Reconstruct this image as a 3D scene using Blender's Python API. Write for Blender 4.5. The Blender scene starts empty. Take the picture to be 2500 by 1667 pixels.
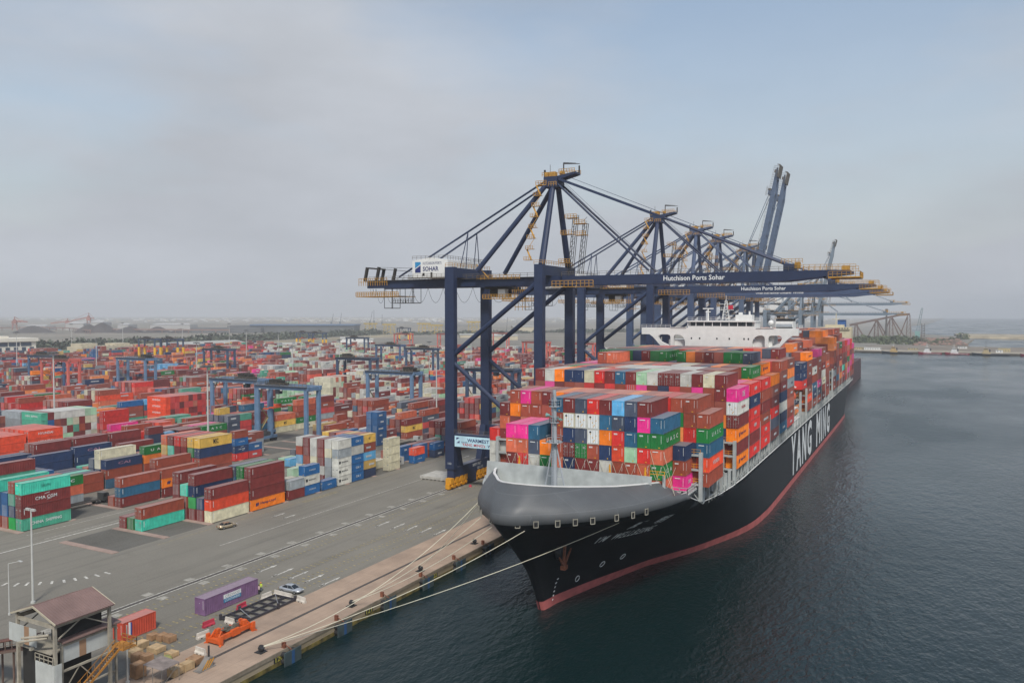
import bpy, math, random
import numpy as np
from mathutils import Vector, Matrix
from mathutils.bvhtree import BVHTree
R = math.radians
sc = bpy.context.scene
COL = sc.collection

# ------------------------------------------------------------------ camera, sky, sun, exposure
CAMZ = 51.7
cd = bpy.data.cameras.new("camera"); cam = bpy.data.objects.new("camera", cd); COL.objects.link(cam)
cam.location = (0, 0, CAMZ); cam.rotation_euler = (R(90 - 2.0034), 0, R(27.486))
cd.sensor_width = 36; cd.lens = 27.99; cd.clip_start = 0.5; cd.clip_end = 60000
sc.camera = cam
SUN_EL, SUN_AZ = 50, 147          # azimuth measured from +Y towards +X
w = bpy.data.worlds.new("World"); sc.world = w; w.use_nodes = True
nt = w.node_tree; nt.nodes.clear()
def N(t, **k):
    n = nt.nodes.new(t)
    for a, b in k.items(): setattr(n, a, b)
    return n
out = N('ShaderNodeOutputWorld'); bg = N('ShaderNodeBackground'); bg.inputs[1].default_value = 0.1
sky = N('ShaderNodeTexSky', sky_type='NISHITA', sun_disc=False)
sky.sun_elevation = R(SUN_EL); sky.sun_rotation = R(SUN_AZ); sky.altitude = 50; sky.air_density = 1.4; sky.dust_density = 1.6; sky.ozone_density = 2.0
tc = N('ShaderNodeTexCoord'); mp = N('ShaderNodeMapping'); mp.inputs[3].default_value = (1.1, 1.1, 3.4); mp.inputs[1].default_value = (3.1, 0.4, 1.3)
ns = N('ShaderNodeTexNoise'); ns.inputs['Scale'].default_value = 1.5; ns.inputs['Detail'].default_value = 7; ns.inputs['Roughness'].default_value = 0.52
rp = N('ShaderNodeValToRGB'); rp.color_ramp.elements[0].position = 0.42; rp.color_ramp.elements[1].position = 0.70
rp.color_ramp.elements[0].color = (.16, .16, .16, 1); rp.color_ramp.elements[1].color = (.82, .82, .82, 1)
sx = N('ShaderNodeSeparateXYZ'); mr = N('ShaderNodeMapRange'); mr.inputs[1].default_value = 0.02; mr.inputs[2].default_value = 0.42; mr.inputs[3].default_value = 0.75; mr.inputs[4].default_value = 0.0
ad = N('ShaderNodeMath', operation='ADD', use_clamp=True)
mx = N('ShaderNodeMixRGB'); mx.inputs[2].default_value = (3.5, 3.86, 4.08, 1)
L = nt.links.new
L(tc.outputs['Generated'], mp.inputs[0]); L(mp.outputs[0], ns.inputs[0]); L(ns.outputs[0], rp.inputs[0])
L(tc.outputs['Generated'], sx.inputs[0]); L(sx.outputs[2], mr.inputs[0]); L(rp.outputs[0], ad.inputs[0]); L(mr.outputs[0], ad.inputs[1])
n2 = N('ShaderNodeTexNoise'); n2.inputs['Scale'].default_value = 3.2; n2.inputs['Detail'].default_value = 8; n2.inputs['Roughness'].default_value = .55; m2 = N('ShaderNodeMapping'); m2.inputs[3].default_value = (1, 1, 3.0); m2.inputs[1].default_value = (7, 2, 4)
L(tc.outputs['Generated'], m2.inputs[0]); L(m2.outputs[0], n2.inputs[0]); r2_ = N('ShaderNodeMapRange'); r2_.inputs[1].default_value = .35; r2_.inputs[2].default_value = .7; r2_.inputs[3].default_value = .93; r2_.inputs[4].default_value = 1.10; L(n2.outputs[0], r2_.inputs[0])
cc = N('ShaderNodeVectorMath', operation='SCALE'); cc.inputs[0].default_value = (3.66, 3.88, 4.25); L(r2_.outputs[0], cc.inputs[3]); L(cc.outputs[0], mx.inputs[2])
L(ad.outputs[0], mx.inputs[0]); L(sky.outputs[0], mx.inputs[1]); L(mx.outputs[0], bg.inputs[0]); L(bg.outputs[0], out.inputs[0])
sl = bpy.data.lights.new("sun", 'SUN'); sl.energy = 2.3; sl.angle = R(9); sl.color = (1, .95, .88)
so = bpy.data.objects.new("sun", sl); COL.objects.link(so)
d = Vector((math.sin(R(SUN_AZ)) * math.cos(R(SUN_EL)), math.cos(R(SUN_AZ)) * math.cos(R(SUN_EL)), math.sin(R(SUN_EL))))
so.rotation_euler = d.to_track_quat('Z', 'Y').to_euler(); so.location = (0, 0, 300)
sc.view_settings.view_transform = 'Standard'; sc.view_settings.look = 'None'; sc.view_settings.exposure = 0.48; sc.view_settings.gamma = 1
sc.cycles.volume_bounces = 1; sc.cycles.max_bounces = 5; sc.cycles.diffuse_bounces = 2; sc.cycles.glossy_bounces = 2
sc.cycles.transparent_max_bounces = 6; sc.cycles.volume_step_rate = 4

# ------------------------------------------------------------------ helpers
def lin(h):
    h = h.lstrip('#'); c = [int(h[i:i + 2], 16) / 255 for i in (0, 2, 4)]
    return tuple((x / 12.92 if x <= .04045 else ((x + .055) / 1.055) ** 2.4) for x in c) + (1,)
MATS = {}
def mat(name, color=None, rough=.6, metal=0., noise=.12, nscale=.6, dust=0., bump=0., bscale=6, src='const', corr=False, spec=.5, streak=0., seam=0.):
    """src: const colour, 'obj' object colour, 'col' vertex colour"""
    if name in MATS: return MATS[name]
    m = bpy.data.materials.new(name); m.use_nodes = True; MATS[name] = m
    t = m.node_tree; b = t.nodes['Principled BSDF']; l = t.links.new
    def n(ty, **k):
        q = t.nodes.new(ty)
        for a, v in k.items(): setattr(q, a, v)
        return q
    b.inputs['Roughness'].default_value = rough; b.inputs['Metallic'].default_value = metal; b.inputs['Specular IOR Level'].default_value = spec
    if src == 'obj': c = n('ShaderNodeObjectInfo').outputs['Color']
    elif src == 'col': c = n('ShaderNodeAttribute', attribute_name='col').outputs['Color']
    else:
        r = n('ShaderNodeRGB'); r.outputs[0].default_value = lin(color) if isinstance(color, str) else color; c = r.outputs[0]
    g = n('ShaderNodeNewGeometry'); 
    if noise:
        x = n('ShaderNodeTexNoise'); x.inputs['Scale'].default_value = nscale; x.inputs['Detail'].default_value = 5; l(g.outputs['Position'], x.inputs[0])
        mm = n('ShaderNodeMapRange'); mm.inputs[1].default_value = .3; mm.inputs[2].default_value = .7; mm.inputs[3].default_value = 1 - noise * 1.6; mm.inputs[4].default_value = 1 + noise
        l(x.outputs[0], mm.inputs[0]); v = n('ShaderNodeVectorMath', operation='SCALE'); l(c, v.inputs[0]); l(mm.outputs[0], v.inputs[3]); c = v.outputs[0]
    if streak:
        mpp = n('ShaderNodeMapping'); mpp.inputs[3].default_value = (3, 3, .25); l(g.outputs['Position'], mpp.inputs[0])
        x = n('ShaderNodeTexNoise'); x.inputs['Scale'].default_value = 1.0; x.inputs['Detail'].default_value = 4; l(mpp.outputs[0], x.inputs[0])
        rr = n('ShaderNodeMapRange'); rr.inputs[1].default_value = .55; rr.inputs[2].default_value = .8; rr.inputs[4].default_value = streak; l(x.outputs[0], rr.inputs[0])
        k = n('ShaderNodeMixRGB'); k.inputs[2].default_value = (.16, .10, .07, 1); l(rr.outputs[0], k.inputs[0]); l(c, k.inputs[1]); c = k.outputs[0]
    if seam:
        sp = n('ShaderNodeSeparateXYZ'); cb = n('ShaderNodeCombineXYZ'); l(g.outputs['Position'], sp.inputs[0]); l(sp.outputs[1], cb.inputs[0]); l(sp.outputs[2], cb.inputs[1])
        bk = n('ShaderNodeTexBrick'); bk.inputs['Scale'].default_value = 1; bk.inputs['Brick Width'].default_value = 11; bk.inputs['Row Height'].default_value = 2.7; bk.inputs['Mortar Size'].default_value = .05; bk.inputs['Mortar Smooth'].default_value = .6; bk.inputs['Bias'].default_value = 0
        bk.inputs['Color1'].default_value = (1, 1, 1, 1); bk.inputs['Color2'].default_value = (1 - seam, 1 - seam, 1 - seam, 1); bk.inputs['Mortar'].default_value = (1 + 3 * seam, 1 + 3 * seam, 1 + 3 * seam, 1); l(cb.outputs[0], bk.inputs[0])
        k = n('ShaderNodeMixRGB', blend_type='MULTIPLY'); k.inputs[0].default_value = 1; l(c, k.inputs[1]); l(bk.outputs['Color'], k.inputs[2]); c = k.outputs[0]
    if dust:
        s = n('ShaderNodeSeparateXYZ'); l(g.outputs['True Normal'], s.inputs[0])
        q = n('ShaderNodeMapRange'); q.inputs[1].default_value = .8; q.inputs[2].default_value = .95; q.inputs[4].default_value = dust; l(s.outputs[2], q.inputs[0])
        k = n('ShaderNodeMixRGB'); k.inputs[2].default_value = (.36, .32, .29, 1); l(q.outputs[0], k.inputs[0]); l(c, k.inputs[1]); c = k.outputs[0]
    l(c, b.inputs['Base Color'])
    if bump:
        x = n('ShaderNodeTexNoise'); x.inputs['Scale'].default_value = bscale; x.inputs['Detail'].default_value = 5; l(g.outputs['Position'], x.inputs[0])
        bb = n('ShaderNodeBump'); bb.inputs['Strength'].default_value = bump; bb.inputs['Distance'].default_value = .05; l(x.outputs[0], bb.inputs['Height']); l(bb.outputs[0], b.inputs['Normal'])
    return m

class MB:
    def __init__(s): s.v = []; s.f = []; s.m = []
    def poly(s, pts, mi=0):
        i = len(s.v); s.v += [tuple(p) for p in pts]; s.f.append(tuple(range(i, i + len(pts)))); s.m.append(mi)
    def box(s, x0, y0, z0, x1, y1, z1, mi=0):
        if x0 > x1: x0, x1 = x1, x0
        if y0 > y1: y0, y1 = y1, y0
        if z0 > z1: z0, z1 = z1, z0
        i = len(s.v); s.v += [(x0, y0, z0), (x1, y0, z0), (x1, y1, z0), (x0, y1, z0), (x0, y0, z1), (x1, y0, z1), (x1, y1, z1), (x0, y1, z1)]
        for q in ((0, 3, 2, 1), (4, 5, 6, 7), (0, 1, 5, 4), (1, 2, 6, 5), (2, 3, 7, 6), (3, 0, 4, 7)): s.f.append(tuple(i + a for a in q)); s.m.append(mi)
        return s
    def cbox(s, c, sz, mi=0): return s.box(c[0] - sz[0] / 2, c[1] - sz[1] / 2, c[2] - sz[2] / 2, c[0] + sz[0] / 2, c[1] + sz[1] / 2, c[2] + sz[2] / 2, mi)
    def bar(s, p, q, w, h=None, mi=0, w2=None, h2=None):
        h = h or w; w2 = w2 or w; h2 = h2 or h
        p = Vector(p); q = Vector(q); d = (q - p).normalized(); up = Vector((0, 0, 1)) if abs(d.z) < .98 else Vector((0, 1, 0))
        a = d.cross(up).normalized(); b = a.cross(d).normalized(); i = len(s.v)
        for (o, ww, hh) in ((p, w, h), (q, w2, h2)):
            for (u, v) in ((-1, -1), (1, -1), (1, 1), (-1, 1)): s.v.append(tuple(o + a * u * ww / 2 + b * v * hh / 2))
        for qd in ((0, 1, 2, 3), (7, 6, 5, 4), (0, 4, 5, 1), (1, 5, 6, 2), (2, 6, 7, 3), (3, 7, 4, 0)): s.f.append(tuple(i + a for a in qd)); s.m.append(mi)
        return s
    def tube(s, p, q, r, n=8, mi=0, r2=None, cap=True):
        r2 = r if r2 is None else r2; p = Vector(p); q = Vector(q); d = (q - p).normalized(); up = Vector((0, 0, 1)) if abs(d.z) < .98 else Vector((0, 1, 0))
        a = d.cross(up).normalized(); b = a.cross(d).normalized(); i = len(s.v)
        for (o, rr) in ((p, r), (q, r2)):
            for k in range(n):
                t = 2 * math.pi * k / n; s.v.append(tuple(o + a * rr * math.cos(t) + b * rr * math.sin(t)))
        for k in range(n): j = (k + 1) % n; s.f.append((i + k, i + n + k, i + n + j, i + j)); s.m.append(mi)
        if cap: s.f.append(tuple(i + k for k in range(n))); s.m.append(mi); s.f.append(tuple(i + n + k for k in range(n - 1, -1, -1))); s.m.append(mi)
        return s
    def path(s, pts, r, n=5, mi=0):
        for a, b in zip(pts[:-1], pts[1:]): s.tube(a, b, r, n, mi, cap=False)
        return s
    def rail(s, pts, h=1.1, r=.05, step=2.0, mi=0, mid=True):
        for a, b in zip(pts[:-1], pts[1:]):
            a = Vector(a); b = Vector(b); Ln = (b - a).length; k = max(1, int(Ln / step))
            for z in ((h, h * .5) if mid else (h,)): s.bar(a + Vector((0, 0, z)), b + Vector((0, 0, z)), r * 2, r * 2, mi)
            for j in range(k + 1): c = a.lerp(b, j / k); s.bar(c, c + Vector((0, 0, h)), r * 2, r * 2, mi)
        return s
    def loft(s, rings, mi=0, close=False, cap=False):
        n = len(rings[0]); i = len(s.v)
        for r in rings: s.v += [tuple(p) for p in r]
        for a in range(len(rings) - 1):
            for k in range(n if close else n - 1):
                j = (k + 1) % n; s.f.append((i + a * n + k, i + a * n + j, i + (a + 1) * n + j, i + (a + 1) * n + k)); s.m.append(mi)
        if cap:
            s.f.append(tuple(i + k for k in range(n - 1, -1, -1))); s.m.append(mi)
            e = i + (len(rings) - 1) * n; s.f.append(tuple(e + k for k in range(n))); s.m.append(mi)
        return s
    def sphere(s, c, r, nu=12, nv=8, mi=0, sz=1.0):
        rings = []
        for a in range(nv + 1):
            t = math.pi * a / nv; rr = max(r * math.sin(t), 1e-4)
            rings.append([(c[0] + rr * math.cos(2 * math.pi * k / nu), c[1] + rr * math.sin(2 * math.pi * k / nu), c[2] - r * sz * math.cos(t)) for k in range(nu)])
        return s.loft(rings, mi, close=True)
    def mesh(s, name, mats, smooth=False):
        me = bpy.data.meshes.new(name); me.from_pydata(s.v, [], s.f)
        for m in (mats if isinstance(mats, (list, tuple)) else [mats]): me.materials.append(m)
        me.polygons.foreach_set('material_index', s.m)
        if smooth: me.polygons.foreach_set('use_smooth', [True] * len(s.f))
        me.update(); return me
    def build(s, name, mats, parent=None, smooth=False, color=None, loc=None):
        return link(name, s.mesh(name, mats, smooth), parent, color, loc)
def link(name, me, parent=None, color=None, loc=None, rz=0):
    o = bpy.data.objects.new(name, me); COL.objects.link(o)
    if parent is not None: o.parent = parent
    if color is not None: o.color = color
    if loc is not None: o.location = loc
    if rz: o.rotation_euler = (0, 0, rz)
    return o
def tag(o, label=None, cat=None, group=None, kind=None):
    for k, v in (('label', label), ('category', cat), ('group', group), ('kind', kind)):
        if v: o[k] = v
    return o
def empty(name, loc=(0, 0, 0), rz=0):
    o = bpy.data.objects.new(name, None); COL.objects.link(o); o.location = loc; o.rotation_euler = (0, 0, rz); o.empty_display_size = .5; return o
def copy_tree(o, parent=None):
    c = o.copy(); COL.objects.link(c); c.parent = parent
    for ch in list(o.children): copy_tree(ch, c)
    return c
def recolor(o, fn):
    o.color = fn(o)
    for c in o.children: recolor(c, fn)
TXT = {}
def text_mesh(body, bold=0.0, extr=0.0, spacing=1.0):
    key = (body, bold, extr, spacing)
    if key not in TXT:
        cu = bpy.data.curves.new('lettering', 'FONT'); cu.body = body; cu.size = 1; cu.align_x = 'CENTER'; cu.align_y = 'CENTER'
        cu.offset = bold; cu.extrude = extr; cu.resolution_u = 2; cu.space_character = spacing
        o = bpy.data.objects.new('lettering', cu); COL.objects.link(o); bpy.context.view_layer.update()
        me = bpy.data.meshes.new_from_object(o.evaluated_get(bpy.context.evaluated_depsgraph_get()))
        bpy.data.objects.remove(o); v = np.array([x.co[:] for x in me.vertices]) if len(me.vertices) else np.zeros((1, 3))
        TXT[key] = (me, v[:, 0].min(), v[:, 0].max(), v[:, 1].min(), v[:, 1].max())
    return TXT[key]
def text(body, center, width, height, normal='x', material=None, parent=None, name='lettering', bold=0.0, extr=0.0, up=None, spacing=1.0, extra=None):
    """lettering plate facing +X ('x') or -Y ('-y') or up along +Y ('z'); width/height are world sizes"""
    me, x0, x1, y0, y1 = text_mesh(body, bold, extr, spacing)
    co = np.array([v.co[:] for v in me.vertices]); fs = [tuple(p.vertices) for p in me.polygons]
    u = (co[:, 0] - (x0 + x1) / 2) * (width / max(x1 - x0, 1e-6)); v = (co[:, 1] - (y0 + y1) / 2) * (height / max(y1 - y0, 1e-6))
    cx, cy, cz = center
    if normal == 'x': P = [(cx, cy + a, cz + b) for a, b in zip(u, v)]
    elif normal == '-y': P = [(cx + a, cy, cz + b) for a, b in zip(u, v)]
    elif normal == 'z': P = [(cx + b, cy - a, cz) for a, b in zip(u, v)]
    m = MB(); m.v = P; m.f = fs; m.m = [0] * len(fs)
    if extra: extra(m)
    return m.build(name, material, parent)

CAMP = Vector((0, 0, CAMZ)); YAW = R(27.486); PIT = R(2.0034)
FWD = Vector((-math.sin(YAW) * math.cos(PIT), math.cos(YAW) * math.cos(PIT), -math.sin(PIT)))
RGT = Vector((math.cos(YAW), math.sin(YAW), 0)); UPV = RGT.cross(FWD)

# palette (base colours of the paints)
PAL = dict(m='#7c302e', b='#9c4a36', s='#cf6a4b', o='#fb861c', O='#f9801c', g='#1c7837', t='#4aa588', T='#45cdb0', n='#22375c', u='#1d5f97', k='#4a5467', p='#ee3292',
           r='#d4322c', w='#cdcdc4', e='#d3cdb0', y='#d8b052', l='#62aedb', a='#969ea2', G='#20a04a', h='#e6502e', i='#2a6282', c='#a9d2ac', d='#30343c')
LIN = {k: lin(v) for k, v in PAL.items()}
M_cont = mat('container_paint', rough=.55, noise=.14, nscale=.7, dust=.44, src='obj', streak=.16)
M_cont_far = mat('container_paint_yard', rough=.6, noise=.12, nscale=.5, dust=.42, src='col')
M_steelbar = mat('galvanised_bars', '#9a9c98', rough=.5, noise=.1)
M_dark = mat('dark_gap', '#1b1c1e', rough=.8, noise=.1)
M_white = mat('white_lettering', '#dfe2e0', rough=.6, noise=.05)
M_black = mat('black_lettering', '#22262c', rough=.6, noise=.05)
M_navy = mat('navy_lettering', '#1f2b66', rough=.6, noise=.05)
M_redl = mat('red_lettering', '#c02a34', rough=.6, noise=.05)
M_obj = mat('structural_paint', rough=.5, noise=.1, nscale=.4, dust=.25, src='obj')
M_conc = mat('concrete', '#9b9284', rough=.9, noise=.18, nscale=.3, bump=.3)

# ------------------------------------------------------------------ ground, water, quay
def ground_mat(name, c1, c2, scale, joints=0, dark='#4c4a45', bump=.15):
    m = bpy.data.materials.new(name); m.use_nodes = True; t = m.node_tree; b = t.nodes['Principled BSDF']; l = t.links.new; b.inputs['Roughness'].default_value = .9; b.inputs['Specular IOR Level'].default_value = .25
    g = t.nodes.new('ShaderNodeNewGeometry')
    mp = t.nodes.new('ShaderNodeMapping'); mp.inputs[3].default_value = (7, .25, 1); l(g.outputs['Position'], mp.inputs[0])
    def noise(s, d, src): x = t.nodes.new('ShaderNodeTexNoise'); x.inputs['Scale'].default_value = s; x.inputs['Detail'].default_value = d; x.inputs['Roughness'].default_value = .6; l(src, x.inputs[0]); return x.outputs[0]
    def mix(f, a, c):
        k = t.nodes.new('ShaderNodeMixRGB'); l(f, k.inputs[0])
        for i, q in ((1, a), (2, c)):
            if isinstance(q, tuple): k.inputs[i].default_value = q
            else: l(q, k.inputs[i])
        return k.outputs[0]
    def ramp(f, a, c, o=1.0): k = t.nodes.new('ShaderNodeMapRange'); k.inputs[1].default_value = a; k.inputs[2].default_value = c; k.inputs[4].default_value = o; l(f, k.inputs[0]); return k.outputs[0]
    c = mix(ramp(noise(scale, 6, g.outputs['Position']), .35, .68), lin(c1), lin(c2))
    c = mix(ramp(noise(scale * 4, 6, mp.outputs[0]), .50, .74, .38), c, lin(dark)); c = mix(ramp(noise(.11, 5, g.outputs['Position']), .60, .78, .35), c, lin(dark))
    c = mix(ramp(noise(3.0, 4, g.outputs['Position']), .45, .8, .25), c, lin('#a19a8c'))
    if joints:
        br = t.nodes.new('ShaderNodeTexBrick'); br.inputs['Scale'].default_value = 1; br.inputs['Brick Width'].default_value = joints; br.inputs['Row Height'].default_value = joints; br.inputs['Mortar Size'].default_value = .04; br.offset = 0
        br.inputs['Mortar Smooth'].default_value = .3; l(g.outputs['Position'], br.inputs[0]); f = t.nodes.new('ShaderNodeMath'); f.operation = 'MULTIPLY'; f.inputs[1].default_value = .3; l(br.outputs['Fac'], f.inputs[0]); c = mix(f.outputs[0], c, lin('#5d564d'))
    l(c, b.inputs['Base Color'])
    bb = t.nodes.new('ShaderNodeBump'); bb.inputs['Strength'].default_value = bump; bb.inputs['Distance'].default_value = .05; l(noise(4, 5, g.outputs['Position']), bb.inputs['Height']); l(bb.outputs[0], b.inputs['Normal'])
    return m
WZ = -2.0; QX = -86.9
land = [(QX, -300), (QX, 1195), (620, 1195), (620, 1425), (52, 1440), (88, 1895), (60, 2100), (-20, 2300), (-38, 2594), (-57, 3874), (4, 4547), (182, 9800), (-9800, 9800), (-9800, -300)]
g = MB(); g.poly([(x, y, 0) for x, y in land], 0)
for (a, b) in zip(land, land[1:] + land[:1]): g.poly([(a[0], a[1], -6), (b[0], b[1], -6), (b[0], b[1], 0), (a[0], a[1], 0)][::-1], 1)
M_ground = ground_mat('asphalt_ground', '#817d73', '#6d6960', .02)
M_wall = ground_mat('quay_wall_concrete', '#9c8f78', '#85775f', .12, dark='#5b5a38', bump=.4)
tag(g.build('ground', [M_ground, M_wall]), kind='structure')
m = bpy.data.materials.new('sea_water'); m.use_nodes = True; t = m.node_tree; b = t.nodes['Principled BSDF']; l = t.links.new
b.inputs['Base Color'].default_value = (.003, .014, .0145, 1); b.inputs['Roughness'].default_value = .2; b.inputs['IOR'].default_value = 1.33; b.inputs['Specular IOR Level'].default_value = .5
gm = t.nodes.new('ShaderNodeNewGeometry'); mpn = t.nodes.new('ShaderNodeMapping'); mpn.inputs[2].default_value = (0, 0, R(25)); mpn.inputs[3].default_value = (1, .55, 1); l(gm.outputs['Position'], mpn.inputs[0])
prev = None
for s_, d_, st in ((.05, .7, .3), (.35, .34, .85), (1.3, .2, 1.0)):
    x = t.nodes.new('ShaderNodeTexNoise'); x.inputs['Scale'].default_value = s_; x.inputs['Detail'].default_value = 3; l(mpn.outputs[0], x.inputs[0])
    bb = t.nodes.new('ShaderNodeBump'); bb.inputs['Strength'].default_value = st; bb.inputs['Distance'].default_value = d_; l(x.outputs[0], bb.inputs['Height'])
    if prev is not None: l(prev, bb.inputs['Normal'])
    prev = bb.outputs[0]
l(prev, b.inputs['Normal'])
wn = t.nodes.new('ShaderNodeTexNoise'); wn.inputs['Scale'].default_value = .012; wn.inputs['Detail'].default_value = 5; l(mpn.outputs[0], wn.inputs[0]); wr = t.nodes.new('ShaderNodeMapRange'); wr.inputs[1].default_value = .38; wr.inputs[2].default_value = .62; wr.inputs[3].default_value = .10; wr.inputs[4].default_value = .30; l(wn.outputs[0], wr.inputs[0]); l(wr.outputs[0], b.inputs['Roughness'])
g = MB(); g.poly([(-9900, -300, WZ), (9800, -300, WZ), (9800, 9900, WZ), (-9900, 9900, WZ)]); tag(g.build('water', m), kind='structure')
# sheets on the ground
M_apron = ground_mat('apron_concrete', '#ad9682', '#8f7c6c', .12, joints=6, dark='#77685c')
M_pad = ground_mat('block_paving', '#67655f', '#57554f', .05, dark='#3b3a37')
M_sleeper = ground_mat('sleeper_concrete', '#a89084', '#907c72', .2, dark='#6b5e57')
M_sand = ground_mat('sandy_ground', '#8f877a', '#6f6b5f', .004, dark='#55543f')
M_pale = mat('rail_pad_concrete', '#9a968b', rough=.85, noise=.25, nscale=1)
M_line = mat('road_line_white', '#c9c6bc', rough=.8, noise=.35, nscale=1.5)
M_yel = mat('road_line_yellow', '#94875c', rough=.8, noise=.4, nscale=1.2)
def sheet(name, m, rects, z=.004):
    g = MB()
    for x0, y0, x1, y1 in rects: g.poly([(x0, y0, z), (x1, y0, z), (x1, y1, z), (x0, y1, z)])
    return tag(g.build(name, m), kind='structure')
sheet('quay_pavement', M_apron, [(-100.4, 20, QX + .01, 1190)])
BLK = [-155.5, -189.3, -213.5, -248, -272.5, -307, -331.5, -366, -390.5, -425, -449.5, -484, -508.5, -543, -567.5, -602, -626.5, -661, -685.5, -720, -744.5, -779, -803.5, -838, -862.5]
sheet('yard_pavement', M_pad, [(X - 17.6, 111.5, X + .4, 850) for X in BLK])
g = MB()
for X in BLK[:8]:
    for k in range(30 if X > -260 else 12):
        y = 111.6 + 13.07 * k; g.box(X - 17.6 + .2, y - .8, 0, X + .9, y + .8, .12)
tag(g.build('yard_kerb', M_sleeper), kind='structure')
sheet('sand_field', M_sand, [(-9700, 980, -990, 9700), (-980, 1450, -200, 9700), (-9700, 20, -1100, 975)], .008)
g = MB()
def Lm(x0, y0, x1, y1, z=.010, mi=0): g.poly([(x0, y0, z), (x1, y0, z), (x1, y1, z), (x0, y1, z)], mi)
for X in (-125.2, -124.0): Lm(X - .09, 60, X + .09, 700)
Lm(-139.2, 126, -139.05, 640); Lm(-176.9, 100, -176.5, 129, mi=0)
for X in (-178.8, -185.5): Lm(X, 111, X + .15, 500)
for k in range(10):
    x, y = [(-155.6, 88.8), (-153.4, 89.7), (-152.0, 90.9), (-150.1, 92.2), (-148.6, 93.6), (-147.3, 95.2), (-146.3, 96.8), (-145.4, 98.5), (-144.7, 100.3), (-144.2, 102.2)][k]
    a = R(-62 + 6.5 * k); c = Vector((x, y, .012)); u = Vector((math.cos(a) * .9, -math.sin(a) * -.9, 0)); v = Vector((-u.y, u.x, 0)).normalized() * .22
    g.poly([c - u - v, c + u - v, c + u + v, c - u + v], 0)
def arrow(x, y, L_, z=.012):
    g.poly([(x - .14, y, z), (x + .14, y, z), (x + .14, y + L_ - 1.6, z), (x - .14, y + L_ - 1.6, z)], 0)
    g.poly([(x - .42, y + L_ - 1.6, z), (x + .42, y + L_ - 1.6, z), (x, y + L_, z)], 0)
    g.poly([(x - .42, y + 1.6, z), (x, y, z), (x + .42, y + 1.6, z)], 0)
for Y in (115.6, 154.6, 235, 330, 420):
    for x in (-117.9, -113.4, -109.5, -105.4, -101.4): arrow(x, Y, 6.2)
for Y in (156, 250, 350): arrow(-147, Y - 6, 5); arrow(-143.4, Y - 6, 5)
for X in (-121.3, -119.2, -111.4, -110.6, -107.3, -106.2, -103.4):
    for k in range(int(250 / 1.35)): Lm(X - .32, 84 + 1.35 * k, X + .32, 84.3 + 1.35 * k, mi=1)
for X in (-129.0, -120.6):
    for k in range(34): y = 78 + 9.4 * k; Lm(X + 1.6 if X < -125 else X - 2.7, y, X + 3.3 if X < -125 else X - 1.1, y + 1.7, mi=2)
for X in (-152.0,): Lm(X, 120, X + .15, 640, mi=1)
for k in range(18): Lm(-151.6, 166 + .8 * k, -150.2, 166.3 + .8 * k, mi=1)
tag(g.build('road_markings', [M_line, M_yel, M_pale]), kind='structure')
g = MB()
for X in (-124.6, -94.3): g.box(X - .32, 20, 0, X - .05, 900, .014); g.box(X + .05, 20, 0, X + .3, 900, .014); g.box(X - .045, 20, 0, X + .045, 900, .03, 1)
tag(g.build('crane_rail', [mat('rail_groove', '#4a4641', rough=.9), mat('rail_steel', '#6d6460', rough=.4, metal=.6)]), kind='structure')

# ------------------------------------------------------------------ containers
CH = 2.9
def cont_mesh(Ln, rich=True):
    W = 2.44; hw = W / 2; g = MB(); H_ = CH
    for x in (-hw, hw - .16):
        for y in (0, Ln - .16): g.box(x, y, 0, x + .16, y + .16, H_ - .001)
    for x in (-hw + .002, hw - .102): g.box(x, .16, .02, x + .1, Ln - .16, .18); g.box(x, .16, H_ - .11, x + .1, Ln - .16, H_)
    for y in (.01, Ln - .11): g.box(-hw + .16, y, .02, hw - .16, y + .1, .16); g.box(-hw + .16, y, H_ - .14, hw - .16, y + .1, H_)
    def prof(a0, a1, per, dep):
        n = max(2, int((a1 - a0) / per)); p = (a1 - a0) / n; o = []
        for k in range(n): s = a0 + k * p; o += [(s, 0), (s + p * .36, 0), (s + p * .5, dep), (s + p * .86, dep)]
        return o + [(a1, 0)]
    for sgn in (-1, 1):
        pr = prof(.16, Ln - .16, .56 if not rich else .42, .055)
        g.loft([[(sgn * (hw - .02 - d), y, z) for y, d in (pr if sgn < 0 else pr[::-1])] for z in (.17, H_ - .1)])
    for y0, s in ((.03, 1), (Ln - .03, -1)):
        pr = prof(-hw + .16, hw - .16, .30, .05)
        g.loft([[(x, y0 + s * d, z) for x, d in (pr if s < 0 else pr[::-1])][::-1] for z in (.15, H_ - .13)])
    pr = prof(.1, Ln - .1, .9, .02)
    g.loft([[(x, y, H_ - .03 - d) for y, d in pr] for x in (-hw + .1, hw - .1)][::-1])
    g.poly([(-hw + .1, .1, .1), (-hw + .1, Ln - .1, .1), (hw - .1, Ln - .1, .1), (hw - .1, .1, .1)])
    return g.mesh('container_body', [M_cont])
CM = {12: cont_mesh(12.19), 6: cont_mesh(6.06)}
def door_mesh():
    g = MB()
    for s in (-1, 1):
        g.box(.02 * s, -.05, .14, 1.08 * s, .02, CH - .14, 0)
        for z in (.75, 1.45, 2.15): g.box(.08 * s, -.062, z, 1.02 * s, -.05, z + .22, 0)
        for x in (.3, .78): g.tube((x * s, -.10, .1), (x * s, -.10, CH - .1), .03, 5, 1); g.box((x - .1) * s, -.13, 1.0, (x + .16) * s, -.09, 1.06, 1)
        for z in (.5, 1.2, 1.9, 2.4): g.box(.99 * s, -.075, z, 1.08 * s, -.05, z + .16, 1)
    g.box(-.9, -.068, 2.0, -.5, -.063, 2.28, 1); g.box(.45, -.068, 1.95, .95, -.063, 2.3, 1)
    return g.mesh('door', [M_cont, M_steelbar])
DOOR = door_mesh()
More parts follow.
